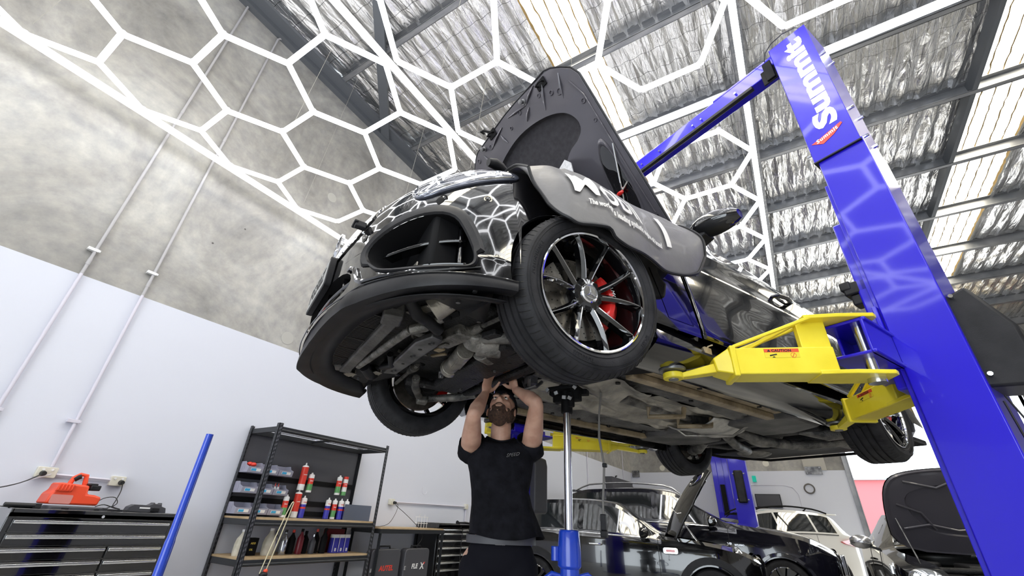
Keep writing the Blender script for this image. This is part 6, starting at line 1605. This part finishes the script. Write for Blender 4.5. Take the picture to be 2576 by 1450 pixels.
# ---- work bench, cases, board
w_ = th('work_bench', (-4.47, 4.75, 0), 'low bench with thin board top between the shelf unit and the cabinet', 'bench')
m = MB(); m.bx(-.25, .25, -.72, .42, .945, .96); m.build('bench_top', M['mdf'], w_, smooth=0)
m = MB(); m.bx(.22, .25, -.72, .45, .90, .945); m.bx(-.25, -.22, -.72, .45, .90, .945); m.bx(-.25, .25, -.72, -.69, .90, .945); m.build('bench_frame', M['shelfmetal'], w_, bevel=.003)
for x in (-.235, .235):
    for y in (-.70, .42): m = MB(); m.bx(x-.003, x+.003, y-.02, y+.02, 0, .90); m.bx(x-.02, x+.02, y-.003, y+.003, 0, .90); m.build('leg', M['shelfmetal'], w_, smooth=0)
m = MB(); m.bx(-.005, .005, -.20, .20, 0, .22)
bd2 = th('dark_board', (-4.62, 3.99, .96), 'slate grey rectangular panel leaning behind the shelf unit', 'panel'); m.build('panel', M['slate'], bd2, smooth=0)
t_ = th('small_rack', (-4.50, 5.02, .96), 'small wire frame rack standing on the bench', 'rack')
m = MB()
for x in (-.05, .05):
    for y in (-.055, 0, .055): m.cyl((x, y, 0), (x, y, .13), .003, n=6)
for z in (.05, .125):
    m.bx(-.06, .06, -.065, -.055, z, z+.006); m.bx(-.06, .06, .055, .065, z, z+.006); m.bx(-.06, -.05, -.06, .06, z, z+.006); m.bx(.05, .06, -.06, .06, z, z+.006)
for x, y in ((-.03, -.02), (.03, .02), (0, .05)): m.cyl((x, y, .12), (x, y, .155), .003, n=6); m.cyl((x, y, .152), (x, y, .156), .010, n=8)
m.build('rack_frame', M['white'], t_, smooth=0)
def case(y, w__, h, lab, txt, tmat, extra=None):
    o = th('tool_case', (-4.30, y, .0), lab, 'case'); m = MB()
    m.prism(rrect(w__, h, .05, cx=0, cy=.74-h/2), -.05, .05, lambda v: Vector((v.z, v.x, v.y))); m.build('case_body', M['dkgrey'], o, bevel=.008)
    m = MB(); m.tube([(0, -.09, .72), (0, -.08, .765), (0, .08, .765), (0, .09, .72)], .010, n=8); m.build('carry_handle', M['plastic'], o)
    m = MB(); m.bx(.050, .056, -w__/2+.01, -w__/2+.035, .52, .56); m.build('case_latch', M['silver'], o, bevel=.003)
    m = MB(); T = frame((.0505, -.085, .53), (0, 1, 0), (0, 0, 1), (1, 0, 0)); m.text(txt, .07, T, .001, shear=.12, bold=.002, spacing=1.05); l_ = m.build('case_lettering', M[tmat], o, smooth=0)
    if extra:
        m = MB(); m.text('X', .098, frame((.051, .065, .52), (0, 1, 0), (0, 0, 1), (1, 0, 0)), .001, shear=.1, bold=.002); m.build('white_letter', M['lblwhite'], l_, smooth=0)
        m = MB(); m.prism([(.12, .585), (.155, .592), (.132, .565)], .0505, .052, lambda v: Vector((v.z, v.x, v.y))); m.build('red_corner', M['lblred'], l_, smooth=0)
    return o
case(4.22, .46, .62, 'dark grey tool case with red lettering partly behind the shelf post', 'AUTEL', 'lblred')
case(4.75, .44, .60, 'dark grey tool case with white lettering and red corner under the bench', 'FLE', 'lblwhite', True)
m = MB(); o = th('air_gun', (-4.45, 5.95, 1.02), 'small dark tool with bell shaped end lying on the tool cabinet', 'tool'); m.tube([(0, -.20, .022), (0, -.15, .018), (0, .0, .02), (0, .1, .015)], [.026, .012, .016, .014], n=12); m.build('tool_body', M['plastic'], o)
# fuse boards high on the left wall beyond the bench
# ================================================================ CARS STANDING BEHIND
def simple_wheel(parent, x, y, R, wd, ang, rimr, nsp, rimmat, name='wheel'):
    m = MB(); m.lathe([(rimr, -wd/2+.01), (rimr+.03, -wd/2), (R-.02, -wd/2), (R, -wd/2+.03), (R, wd/2-.03), (R-.02, wd/2), (rimr+.03, wd/2), (rimr, wd/2-.01)], ax='x', n=48)
    t = m.build(name, M['rubber'], parent, loc=(x, y, R), rot=(0, 0, ang))
    m = MB(); m.lathe([(rimr, wd/2-.015), (rimr-.015, wd/2-.01), (rimr-.02, .0), (.001, -.02)], ax='x', n=40); m.build('rim_barrel', M['gloss'], t)
    for k in range(nsp):
        a = 2*pi*k/nsp; r_, tn = Vector((0, cos(a), sin(a))), Vector((0, -sin(a), cos(a)))
        m = MB(); m.beam(Vector((wd/2-.035, 0, 0))+r_*.04, Vector((wd/2-.02, 0, 0))+r_*(rimr-.01)+tn*.02, .045, .02, up=(1, 0, 0), w2=.032); m.build('spoke', rimmat, t, bevel=.003)
    m = MB(); m.lathe([(.06, .02), (.055, wd/2-.02), (.03, wd/2-.012), (.001, wd/2-.012)], ax='x', n=20); m.build('hub', rimmat, t)
    return t
def make_car(name, loc, rz, label, c):
    """c: dict of tables; y measured rearwards from the front axle, z from the ground"""
    root = empty(name, loc, rz, label, 'car'); R, wb, y0, y1, w = c['R'], c['wb'], c['y0'], c['y1'], c['w']
    paint = M[c['paint']]; zb = c['zb']; ar = R+.045
    def hw(y):
        e0, e1 = (y-y0)/c.get('nose', .55), (y1-y)/c.get('tail', .45)
        f = 1.0
        if e0 < 1: f = min(f, c.get('nosew', .62)+(1-c.get('nosew', .62))*sqrt(max(0, 1-(1-e0)**2)))
        if e1 < 1: f = min(f, c.get('tailw', .75)+(1-c.get('tailw', .75))*sqrt(max(0, 1-(1-e1)**2)))
        return w*f
    def zl(y):
        z = zb
        for yc in (0, wb):
            if abs(y-yc) < ar: z = max(z, R+sqrt(ar*ar-(y-yc)**2)-.02)
        return z
    belt = lambda y: itp(c['belt'], y); top = lambda y: itp(c['top'], y); xr = lambda y: itp(c['xr'], y)
    bodyx = lambda y, t: hw(y)*(1-.035*(1-t)**2-.07*max(0, t-.45)**1.6*1.6)      # t 0 rocker, 1 belt
    bm_, gls, wsc, rw, rf = MB(), {}, MB(), MB(), MB(); scu = {}
    ys = sorted(set([round(lerp(y0, y1, k/90), 4) for k in range(91)]))
    hole = c.get('open_bonnet')
    for i in range(len(ys)-1):
        ya, yb = ys[i], ys[i+1]; ym = (ya+yb)/2
        for sd in (1, -1):
            N = 10
            for j in range(N):
                V = []
                for y, jj in ((ya, j), (yb, j), (yb, j+1), (ya, j+1)):
                    t = jj/N; lo = zl(y); z = lerp(lo, belt(y), t); tt = (z-zb)/(belt(y)-zb); V.append((sd*bodyx(y, tt), y, z))
                bm_.add(V, [(0, 1, 2, 3)])
            isw = [q_ for q_, (a, b_) in enumerate(c['win']) if a < ym < b_]
            for t0, t1 in ((0, .10), (.10, .88), (.88, 1)):
                tgt = gls.setdefault((sd, isw[0]), MB()) if (isw and t0 == .10) else bm_
                V = []
                for y, t in ((ya, t0), (yb, t0), (yb, t1), (ya, t1)):
                    xb_ = bodyx(y, 1); V.append((sd*(lerp(xb_, xr(y), t)+.03*sin(pi*t)*(top(y)-belt(y))), y, lerp(belt(y), max(belt(y)+.005, top(y)-.02), t)))
                tgt.add(V, [(0, 1, 2, 3)])
        if hole and hole[0] < ym < hole[1]: continue
        tgt = wsc if c['ws'][0] < ym < c['ws'][1] else rw if c['rw'][0] < ym < c['rw'][1] else rf if ym > c['ws'][0] and ym < c['rw'][1] else scu.setdefault('boot_panel' if ym > c['ws'][1] else 'front_panel' if ym < -.4 else 'scuttle_panel', MB())
        for j in range(12):
            V = []
            for y, jj in ((ya, j), (yb, j), (yb, j+1), (ya, j+1)):
                u = -1+2*jj/12; V.append((u*xr(y), y, top(y)-.02+.045*(1-u*u)))
            tgt.add(V, [(0, 1, 2, 3)])
    # closing faces at nose and tail
    for y in (y0, y1):
        R_ = []
        for z in [lerp(zb, belt(y), k/6) for k in range(7)]:
            tt = (z-zb)/(belt(y)-zb); x = bodyx(y, tt); R_.append([(u*x, y-(.10*(1-u*u) if y == y0 else -.06*(1-u*u)), z) for u in [-1+2*k/16 for k in range(17)]])
        R_.append([(u*xr(y), y-(.05*(1-u*u) if y == y0 else -.03*(1-u*u)), top(y)-.02+.045*(1-u*u)) for u in [-1+2*k/16 for k in range(17)]])
        bm_.rings(R_, closed=False)
    bm_.build('body_panel', paint, root, smooth=50); [g_.build('side_window', M['glass'], root, smooth=50) for g_ in gls.values()]
    wsc.build('windscreen', M['glass'], root, smooth=50); rw.build('rear_window', M['glass'], root, smooth=50); rf.build('roof_panel', paint, root, smooth=50); [g_.build(k_, paint, root, smooth=50) for k_, g_ in scu.items()]
    m = MB(); m.bx(-w*.8, w*.8, y0+.15, y1-.12, zb+.01, zb+.08); m.bx(-w*.82, w*.82, R+.12-.0, wb-R-.12, zb, belt(wb/2)-.25); m.build('underbody', M['black'], root)
    for sd in (1, -1):
        for yc in (0, wb):
            m = MB(); m.rings([[(sd*(hw(yc)*q), yc+r_*cos(a), R+r_*sin(a)) for a in [radians(-8+196*k/24) for k in range(25)]] for r_, q in ((ar, .99), (ar+.005, 1.012), (ar+c.get('arw', .05), 1.008), (ar+c.get('arw', .05)+.005, .985))], closed=False); m.build('arch_trim', M[c.get('arch', 'plastic')], root)
            m = MB(); m.rings([[(sd*hw(yc)*q, yc+(ar+.002)*cos(a), R+(ar+.002)*sin(a)) for a in [radians(-20+220*k/24) for k in range(25)]] for q in (.99, .60)]+[[(sd*hw(yc)*.6, yc+.02*cos(a), R+.02*sin(a)) for a in [radians(-20+220*k/24) for k in range(25)]]], closed=False); m.build('wheel_arch_liner', M['black'], root)
            simple_wheel(root, sd*(hw(yc)-.13), yc, R, .22, 0 if sd > 0 else pi, R-.095, c.get('spokes', 10), M[c.get('rim', 'satin')])
        for a in c['doors']:
            m = MB(); P = []
            for k in range(14):
                t = k/13; z = lerp(zb+.1, belt(a), t); tt = (z-zb)/(belt(a)-zb); P.append((sd*(bodyx(a, tt)+.0005), a+.0, z))
            m.tube(P, .004, n=6); m.build('door_gap', M['ink'], root)
        for a in c['handles']:
            m = MB(); z = belt(a)-.13; x = bodyx(a, .82); m.tube([(sd*x, a-.1, z), (sd*(x+.03), a-.08, z), (sd*(x+.035), a, z), (sd*(x+.03), a+.08, z), (sd*x, a+.1, z)], .012, n=8); m.build('door_handle', M[c.get('handle', 'paint')], root)
        ym = c['mirror'][0]; zc = c['mirror'][1]; ms = c.get('ms', 1.0)
        m = MB(); R_ = []
        for k in range(11):
            t = k/10; h = .075*ms*sin(pi*(.10+.85*t))**.5; d_ = .10*ms*sin(pi*(.10+.85*t))**.5
            R_.append([(sd*(w+.02+.21*ms*t), ym+(cos(a)*d_*(1 if cos(a) < 0 else .4)), zc+sin(a)*h) for a in [2*pi*q/16 for q in range(16)]])
        m.rings(R_, cap0=True, cap1=True); mo = m.build('door_mirror', M[c.get('mirmat', 'gloss')], root)
        m = MB(); m.beam((sd*(w-.06), ym, zc-.08), (sd*(w+.08), ym, zc-.04), .06, .03); m.build('mirror_arm', M['plastic'], mo, bevel=.005)
        m = MB(); P = [(sd*(bodyx(y, 1)+.004), y, belt(y)+.004) for y in [lerp(c['win'][0][0], c['win'][-1][1], k/20) for k in range(21)]]; m.tube(P, .010, n=6); m.build('belt_moulding', M[c.get('belttrim', 'gloss')], root)
    return root, dict(hw=hw, belt=belt, top=top, xr=xr, bodyx=bodyx)

# ---- small black hatchback with its bonnet open
k = 1.019
mini, F = make_car('small_hatchback', (-1.40, 8.05, .0), 1.78, 'small black hatchback with its bonnet open, nearest of the cars on the floor', dict(
    R=.325, wb=2.5, y0=-.66, y1=3.12, w=.87, zb=.20, paint='paint', belt=[(-.66, .72), (-.3, .86), (.3, .94), (.9, .97), (3.1, 1.02)], top=[(-.66, .80), (-.3, .93), (.3, 1.0), (.62, 1.03), (.95, 1.24), (1.28, 1.43), (1.8, 1.47), (2.5, 1.45), (2.85, 1.38), (3.0, 1.16), (3.12, .98)],
    xr=[(-.66, .50), (.3, .72), (.62, .74), (1.28, .60), (2.5, .60), (3.12, .66)], win=[(.80, 1.72), (1.80, 2.75)], ws=(.64, 1.24), rw=(2.86, 3.06), doors=(.66, 1.76), handles=(1.55,), mirror=(.86, 1.03), ms=.95, open_bonnet=(-.62, .55), belttrim='chrome', handle='chrome', rim='gloss', nose=.6, nosew=.58, arw=.085))
for sd in (1, -1):
    q = Vector((sd*.66, -.40, .80)); T = Vector((sd*.35, -.85, .40)).normalized().to_track_quat('Z', 'Y').to_matrix()
    m = MB(); m.lathe([(.13, -.04), (.132, .0), (.115, .02), (.075, .035), (.001, .045)], o=q, n=30, mat=T); h_ = m.build('headlight', M['lamp'], mini)
    m = MB(); m.lathe([(.128, -.01), (.140, .008), (.128, .018), (.118, .012)], o=q, n=30, mat=T, closed=True); m.build('chrome_ring', M['chrome'], h_)
    m = MB(); m.prism(rrect(.20, .075, .025), 0, .012, frame((sd*.888, .50, .83), (0, -1 if sd < 0 else 1, 0), (0, 0, 1), (sd, 0, 0))); s_ = m.build('side_badge', M['chrome'], mini, bevel=.004)
    m = MB(); m.prism(rrect(.12, .03, .012), .010, .014, frame((sd*.888, .50, .83), (0, 1, 0), (0, 0, 1), (sd, 0, 0))); m.build('red_insert', M['redtail'], s_)
m = MB(); m.bx(-.60, .60, -.45, .45, .45, .80); m.bx(-.25, .20, -.3, .2, .8, .88); m.cyl((-.5, .1, .8), (-.5, .1, .93), .09, n=18); m.cyl((.5, .1, .8), (.5, .1, .9), .09, n=18); m.tube([(-.4, -.3, .86), (-.2, -.36, .9), (.1, -.33, .88), (.4, -.28, .86)], .035, n=10); m.build('engine', M['under_dk'], mini, bevel=.015)
m = MB(); m.tube([(-.62, .3, .88), (-.3, .1, .94), (.1, .05, .92), (.4, .2, .9)], .02, n=8); m.cyl((-.1, -.2, .88), (-.1, -.2, .93), .06, n=16); m.bx(.25, .5, -.3, -.05, .82, .92); m.build('engine_fittings', M['steel'], mini, bevel=.004)
# bonnet swung up: hinge at the scuttle, curved, with headlight openings
BAm = radians(66)
def mbh(x, d, h=0.0): return Vector((x, .58-cos(BAm)*d+sin(BAm)*h, 1.02+sin(BAm)*d+cos(BAm)*h))
def mcur(x, d): return -.24*(max(0, d)/1.15)**2.4*1.0-.18*(abs(x)/.8)**3
m = MB(); hole_c = (.56, .93)
for sd in (1, -1):
    HO = [(sd*(hole_c[0]+.13*cos(a)), hole_c[1]+.115*sin(a)) for a in [2*pi*q/24 for q in range(24)]]
    OU = [(0, .0), (sd*.78, .02), (sd*.84, .55), (sd*.80, .85), (sd*.72, 1.10), (sd*.40, 1.16), (0, 1.18)]
    if sd < 0: OU = OU[::-1]
    patch(m, HO, OU, 14, lambda x, d: mbh(x, d, -mcur(x, d)*-1.0), N=90)
mbn = m.build('bonnet', M['paint'], mini, smooth=60, solid=.025)
m = MB()
for sd in (1, -1): m.tube([mbh(sd*(hole_c[0]+.135*cos(a)), hole_c[1]+.12*sin(a), mcur(sd*(hole_c[0]+.135*cos(a)), hole_c[1]+.12*sin(a))+.0) for a in [2*pi*q/24 for q in range(24)]], .016, n=8, closed=True)
m.build('lamp_opening_ring', M['gloss'], mbn)
m = MB()
for sd in (1, -1): m.cyl((sd*.55, .05, .86), mbh(sd*.60, .40, 0), .008, n=8)
m.build('gas_strut', M['chrome'], mbn)

# ---- dark SUV behind it
suv, F = make_car('large_suv', (-.62, 10.25, 0), 1.725, 'large black SUV with roof rails and engine lettering on its wing', dict(
    R=.37, wb=2.92, y0=-.86, y1=3.98, w=.97, zb=.27, paint='paint_blue', belt=[(-.86, .80), (-.3, 1.04), (.4, 1.13), (1.0, 1.17), (3.9, 1.24)], top=[(-.86, .90), (-.5, 1.08), (.4, 1.22), (.72, 1.26), (1.1, 1.46), (1.62, 1.74), (2.2, 1.80), (3.2, 1.77), (3.6, 1.66), (3.85, 1.32), (3.98, 1.15)],
    xr=[(-.86, .55), (.5, .80), (.8, .80), (1.62, .66), (3.2, .66), (3.98, .74)], win=[(1.0, 1.88), (1.98, 2.86), (2.94, 3.55)], ws=(.76, 1.56), rw=(3.5, 3.85), doors=(.74, 1.93, 2.92), handles=(1.72, 2.7), mirror=(1.0, 1.25), ms=1.15, belttrim='chrome', rim='satin', arch='paint_blue', nose=.75, nosew=.6, spokes=10))
for sd in (1, -1):
    m = MB()
    HP = [(sd*.82, -.18, 1.01), (sd*.88, -.22, .93), (sd*.80, -.50, .84), (sd*.66, -.70, .80), (sd*.60, -.74, .86), (sd*.68, -.58, .97)]
    cc_ = sum((Vector(p) for p in HP), Vector())/6+Vector((sd*.05, -.05, .03))
    m.rings([[Vector(p) for p in HP], [Vector(p)+Vector((sd*.04, -.04, .02)) for p in HP], [(Vector(p)+cc_)/2+Vector((sd*.03, -.03, .02)) for p in HP]], cap1=True); m.build('headlight', M['lamp'], suv, smooth=60)
    m = MB(); P = [(sd*itp([(1.5, .66), (3.4, .66)], y), y, itp([(1.45, 1.70), (1.7, 1.84), (2.5, 1.88), (3.2, 1.84), (3.5, 1.72)], y)) for y in [lerp(1.45, 3.5, q/14) for q in range(15)]]; m.tube(P, .016, n=8); m.build('roof_rail', M['silver'], suv)
    T = frame((sd*.977, .30 if sd > 0 else .66, .90), (0, 1 if sd > 0 else -1, 0), (0, 0, 1), (sd, 0, 0)) if sd > 0 else frame((-.977, .78, .90), (0, -1, 0), (0, 0, 1), (-1, 0, 0))
    m = MB(); m.text('V8', .062, T, .004, bold=.002); m.build('wing_lettering', M['silver'], suv, smooth=0)
    m = MB(); m.text('BITURBO', .036, T @ Matrix.Translation((.11, 0, 0)), .004, bold=.001); m.build('wing_lettering', M['silver'], suv, smooth=0)
m = MB(); m.bx(-.66, .66, 3.42, 3.75, 1.70, 1.74); m.build('roof_spoiler', M['paint_blue'], suv, bevel=.01)
m = MB(); m.bx(-.45, .45, -.98, -.90, .55, .85); m.build('grille', M['chrome'], suv, bevel=.02)
m = MB()
for x in (-.38, .38): m.box((x, 1.75, 1.05), (.5, .12, .62)); m.box((x, 1.70, 1.46), (.26, .10, .18)); m.box((x, 1.45, .78), (.5, .5, .14))
m.build('seats', M['seat'], suv, bevel=.04)

# ---- white SUV further back, facing away to the left
wh, F = make_car('white_suv', (-2.5, 12.75, 0), -1.0, 'white SUV with black roof rails parked in front of the back wall', dict(
    R=.35, wb=2.66, y0=-.86, y1=3.55, w=.95, zb=.25, paint='whitepaint', belt=[(-.86, .80), (-.3, 1.0), (.4, 1.06), (1.0, 1.09), (2.6, 1.15), (3.5, 1.14)], top=[(-.86, .88), (-.4, 1.05), (.4, 1.14), (.62, 1.17), (1.0, 1.38), (1.45, 1.60), (2.0, 1.66), (2.9, 1.62), (3.15, 1.54), (3.42, 1.22), (3.55, 1.1)],
    xr=[(-.86, .52), (.5, .74), (1.45, .62), (2.9, .62), (3.55, .70)], win=[(.85, 1.72), (1.80, 2.55), (2.62, 3.06)], ws=(.64, 1.42), rw=(3.14, 3.42), doors=(.66, 1.76, 2.55), handles=(1.55, 2.38), mirror=(.88, 1.15), handle='whitepaint', mirmat='whitepaint', rim='brushed', spokes=5, tailw=.78))
for sd in (1, -1):
    m = MB(); HP = [(sd*.93, 3.05, 1.02), (sd*.90, 3.30, 1.08), (sd*.76, 3.54, 1.08), (sd*.72, 3.58, .98), (sd*.86, 3.40, .92), (sd*.93, 3.12, .98)]
    m.rings([[Vector(p)-Vector((sd*.02, .02, 0)) for p in HP], [Vector(p)+Vector((sd*.03, .02, .01)) for p in HP]], cap1=True); m.build('tail_lamp', M['redtail'], wh)
    m = MB(); P = [(sd*.62, y, itp([(1.2, 1.52), (1.5, 1.66), (2.2, 1.72), (2.8, 1.68), (3.1, 1.60)], y)) for y in [lerp(1.2, 3.1, q/12) for q in range(13)]]; m.tube(P, .018, n=8); m.build('roof_rail', M['black'], wh)
m = MB(); m.bx(-.60, .60, 3.10, 3.36, 1.565, 1.60); m.build('roof_spoiler', M['whitepaint'], wh, bevel=.01)
m = MB(); m.tube([(0, 2.95, 1.66), (.02, 3.05, 1.74)], [.02, .006], n=8); m.build('roof_antenna', M['black'], wh)

# ---- dark car at right with bonnet up, nose towards the camera
dk, F = make_car('dark_saloon', (1.62, 7.25, 0), 0.0, 'dark car with raised bonnet facing the camera, partly behind the near blue column', dict(
    R=.33, wb=2.8, y0=-.80, y1=3.9, w=.92, zb=.22, paint='paint', belt=[(-.8, .70), (-.3, .86), (.4, .94), (1.0, .97), (3.8, 1.02)], top=[(-.8, .78), (-.4, .92), (.4, 1.0), (.8, 1.04), (1.2, 1.22), (1.8, 1.44), (2.3, 1.46), (2.9, 1.38), (3.4, 1.12), (3.9, 1.06)],
    xr=[(-.8, .5), (.5, .74), (1.8, .58), (2.9, .58), (3.9, .70)], win=[(1.1, 1.9), (2.0, 2.7)], ws=(.85, 1.75), rw=(2.9, 3.35), doors=(.85, 1.95), handles=(1.75,), mirror=(.95, 1.06), ms=1.1, open_bonnet=(-.7, .6), mirmat='silver', nose=.6, nosew=.6))
for sd in (1, -1):
    q = Vector((sd*.70, -.62, .76)); T = Vector((sd*.30, -.9, .45)).normalized().to_track_quat('Z', 'Y').to_matrix()
    m = MB(); m.ball(q, (.15, .10, .085), 24, 14, T); h_ = m.build('headlight', M['lamp'], dk)
    m = MB()
    for a in range(4): m.cyl(q+Vector((sd*(-.09+.06*a), -.06, .02)), q+Vector((sd*(-.09+.06*a), -.095, .025)), .025, n=12)
    m.build('projector_lens', M['chrome'], h_)
m = MB(); m.bx(-.62, .62, -.55, .5, .45, .80); m.bx(-.3, .3, -.4, .3, .80, .90); m.tube([(-.6, -.5, .84), (0, -.58, .87), (.6, -.5, .84)], .03, n=10); m.cyl((-.5, .2, .8), (-.5, .2, .9), .08, n=16); m.build('engine', M['under_dk'], dk, bevel=.02)
BD = radians(62)
def dbh(x, d, h=0.0): return Vector((x, .62-cos(BD)*d+sin(BD)*h, .98+sin(BD)*d+cos(BD)*h))
OUd = [(0, 0), (.74, .02), (.76, .5), (.70, .85), (.52, .99), (0, 1.04), (-.52, .99), (-.70, .85), (-.76, .5), (-.74, .02)]
OUd = smooth_loop(OUd, it=2)
m = MB(); m.rings([[dbh(p[0]*k_, .5+(p[1]-.5)*k_, .03*(1-k_)) for p in OUd] for k_ in (1, .8, .6, .4, .2)], cap1=True); db_ = m.build('bonnet', M['paint'], dk)
m = MB(); HD = smooth_loop([(.35, .25), (.50, .45), (.55, .70), (.30, .82), (0, .84), (-.30, .82), (-.55, .70), (-.50, .45), (-.35, .25), (0, .22)])
m.rings([[dbh(p[0]*.99, .5+(p[1]-.5)*.99, -.01) for p in OUd], [dbh(p[0]*.97, .5+(p[1]-.5)*.97, -.035) for p in OUd], [dbh(p[0]*.93, .5+(p[1]-.5)*.93, -.03) for p in OUd]])
patch(m, HD, [(p[0]*.93, .5+(p[1]-.5)*.93) for p in OUd], 5, lambda x, d: dbh(x, d, -.03+.008*pnoise((x*5, d*5, 0))), N=80)
m.rings([[dbh(p[0]*k_, .55+(p[1]-.55)*k_, h) for p in HD] for k_, h in ((1, -.03), (.97, -.008), (.5, -.005))], cap1=True); m.build('bonnet_inner_frame', M['hoodin'], db_, smooth=50)
m = MB()
for P in ([(-.6, .30), (-.35, .36), (-.1, .30), (.2, .34), (.5, .28), (.62, .30)], [(-.5, .88), (-.2, .80), (0, .90), (.25, .82), (.5, .88)], [(-.62, .6), (-.4, .5), (-.3, .3)], [(.62, .6), (.4, .5), (.3, .3)]): m.tube([dbh(x, d, -.036) for x, d in P], .014, n=8)
m.build('stiffening_pressing', M['hoodin'], db_)
m = MB(); m.cyl((-.6, .15, .85), dbh(-.66, .42, -.03), .01, n=8); m.build('gas_strut', M['steel'], db_)
m = MB(); m.bx(-.36, .36, -.93, -.88, .42, .66); m.build('grille', M['gloss'], dk, bevel=.02)

# ================================================================ BACK WALL DETAILS
def wallbox(name, x0, x1_, z0, z1, d, mat, lab, cat, **kw):
    m = MB(); m.bx(x0, x1_, BY-d, BY, z0, z1); return tag(m.build(name, M[mat], None, **kw), lab, cat)
def bracket(x, w__, z0, z1, lab):
    o = th('steel_plate', (x, BY, z0), lab, 'wall plate'); m = MB(); m.bx(-w__/2, w__/2, -.045, -.03 if False else 0, 0, z1-z0); m.build('plate', M['steel'], o, smooth=0)
    m = MB()
    for sx in (-1, 1):
        for zz in (.03, z1-z0-.03): m.cyl((sx*(w__/2-.045), -.045, zz), (sx*(w__/2-.045), -.06, zz), .016, n=6)
    m.build('bolts', M['galv'], o); return o
bracket(.48, .40, 2.64, 2.84, 'grey bolted steel plate on the back wall below the pilaster')
bracket(-4.58, .24, 2.60, 2.80, 'grey bolted steel plate in the far left corner of the back wall')
o = th('television', (-.80, BY-.06, 1.83), 'dark wall mounted screen on the back wall above the white SUV', 'television'); m = MB(); m.bx(-.32, .32, -.03, .03, -.05, .29); m.build('frame', M['black'], o, bevel=.006); m = MB(); m.bx(-.305, .305, -.033, -.029, -.035, .275); m.build('screen', M['dkgrey'], o, smooth=0)
o = th('hook_reel', (.27, BY, 2.27), 'coiled grey air line hanging on the back wall right of the lift', 'coil'); m = MB()
for k_ in range(3): m.lathe([(.10+.012*k_, -.02), (.112+.012*k_, -.03), (.10+.012*k_, -.04)], ax='y', n=32, closed=True)
m.build('coiled_line', M['greycable'], o)
wallbox('exit_sign', -1.10, -1.0, 2.45, 2.61, .05, 'exit', 'small green exit sign half hidden behind the lift column', 'sign')
wallbox('control_box', -1.66, -1.48, 1.72, 2.0, .12, 'plastic', 'small black box on the back wall between the far lift posts', 'box', bevel=.01)
wallbox('power_socket', -3.50, -3.40, 1.36, 1.50, .05, 'cream', 'cream socket on the back wall seen through the SUV window', 'power socket', bevel=.005)
m = MB()
P = [(-2.3, 2.36), (-.35, 2.36), (-.12, 2.30), (-.02, 2.12), (.0, 1.0)]
m.tube([(x, BY-.006, z) for x, z in P], .006, n=6); tag(m.build('surface_trim', M['cwhite'], None), 'thin rounded outline of an old doorway on the white back wall', 'trim')
for x, z in ((-.66, 2.95), (-3.69, 2.87)): m = MB(); m.cyl((x, BY-.004, z), (x, BY, z), .085, n=28); tag(m.build('wall_plug', M['cream'], None), 'pale round plug in the back wall concrete, %s one' % ('right' if x > -2 else 'left'), 'wall plug')
# grey machine and switch boxes standing on the left wall far end
o = th('switchboard', (WL, 13.9, 2.02), 'dark grey electrical box high on the left wall near the corner', 'switchboard'); m = MB(); m.bx(0, .22, -.95, .95, 0, .36); m.build('cabinet', M['dkgrey'], o, bevel=.01)
m = MB(); m.tube([(.1, -.3, .36), (.1, -.3, .42), (.1, -.2, .44)], .02, n=8); m.build('cable_gland', M['plastic'], o)
GS = 'grey switch boxes beside the large electrical box'
for i, y in enumerate((15.0, 15.14, 15.28, 15.41)):
    o = th('switch_box', (WL, y, 2.02), 'small grey switch box right of the electrical box, number %d towards the corner' % (i+1), 'switch box', GS); o['label'] = 'small grey switch box, %s in the row leading to the far corner' % ('first', 'second', 'third', 'last')[i]
    m = MB(); m.bx(0, .14, -.05, .05, 0, .30-.04*i); m.build('case', M['steel'], o, bevel=.006); m = MB(); m.bx(.14, .16, -.02, .02, .10, .2); m.build('lever', M['plastic'], o)
for i, y in enumerate((10.3, 11.6, 14.6)):
    m = MB(); m.cyl((WL+.02, y, 2.1 if i == 2 else .5), (WL+.02, y, 5.2), .012, n=8); tag(m.build('conduit', M['cwhite'], None), 'thin %s vertical conduit on the far left wall under the yellow arm' % ('first', 'second', 'third')[i], 'conduit')
# things in the right background: duct, cabinet wall, pipe
o = th('floodlight', (6.05, BY-.3, 5.15), 'white lamp on a stem above the roller door drum at right', 'lamp'); m = MB(); m.ball((0, -.1, 0), (.10, .10, .09), 14, 10); m.tube([(0, -.05, -.05), (.1, -.02, -.25), (.0, .2, -.35)], .02, n=8); m.build('lamp_body', M['white'], o)
m = MB(); m.bx(5.6, 8.0, BY-.5, BY, 5.25, 5.35); tag(m.build('ledge_shelf', M['dkgalv'], None, smooth=0), 'grey steel ledge over the right end of the roller door', 'ledge')
m = MB(); m.bx(5.75, 6.1, BY-.42, BY-.1, 5.35, 5.55); tag(m.build('red_box', M['redtail'], None, bevel=.01), 'small red box on the steel ledge at far right', 'box')
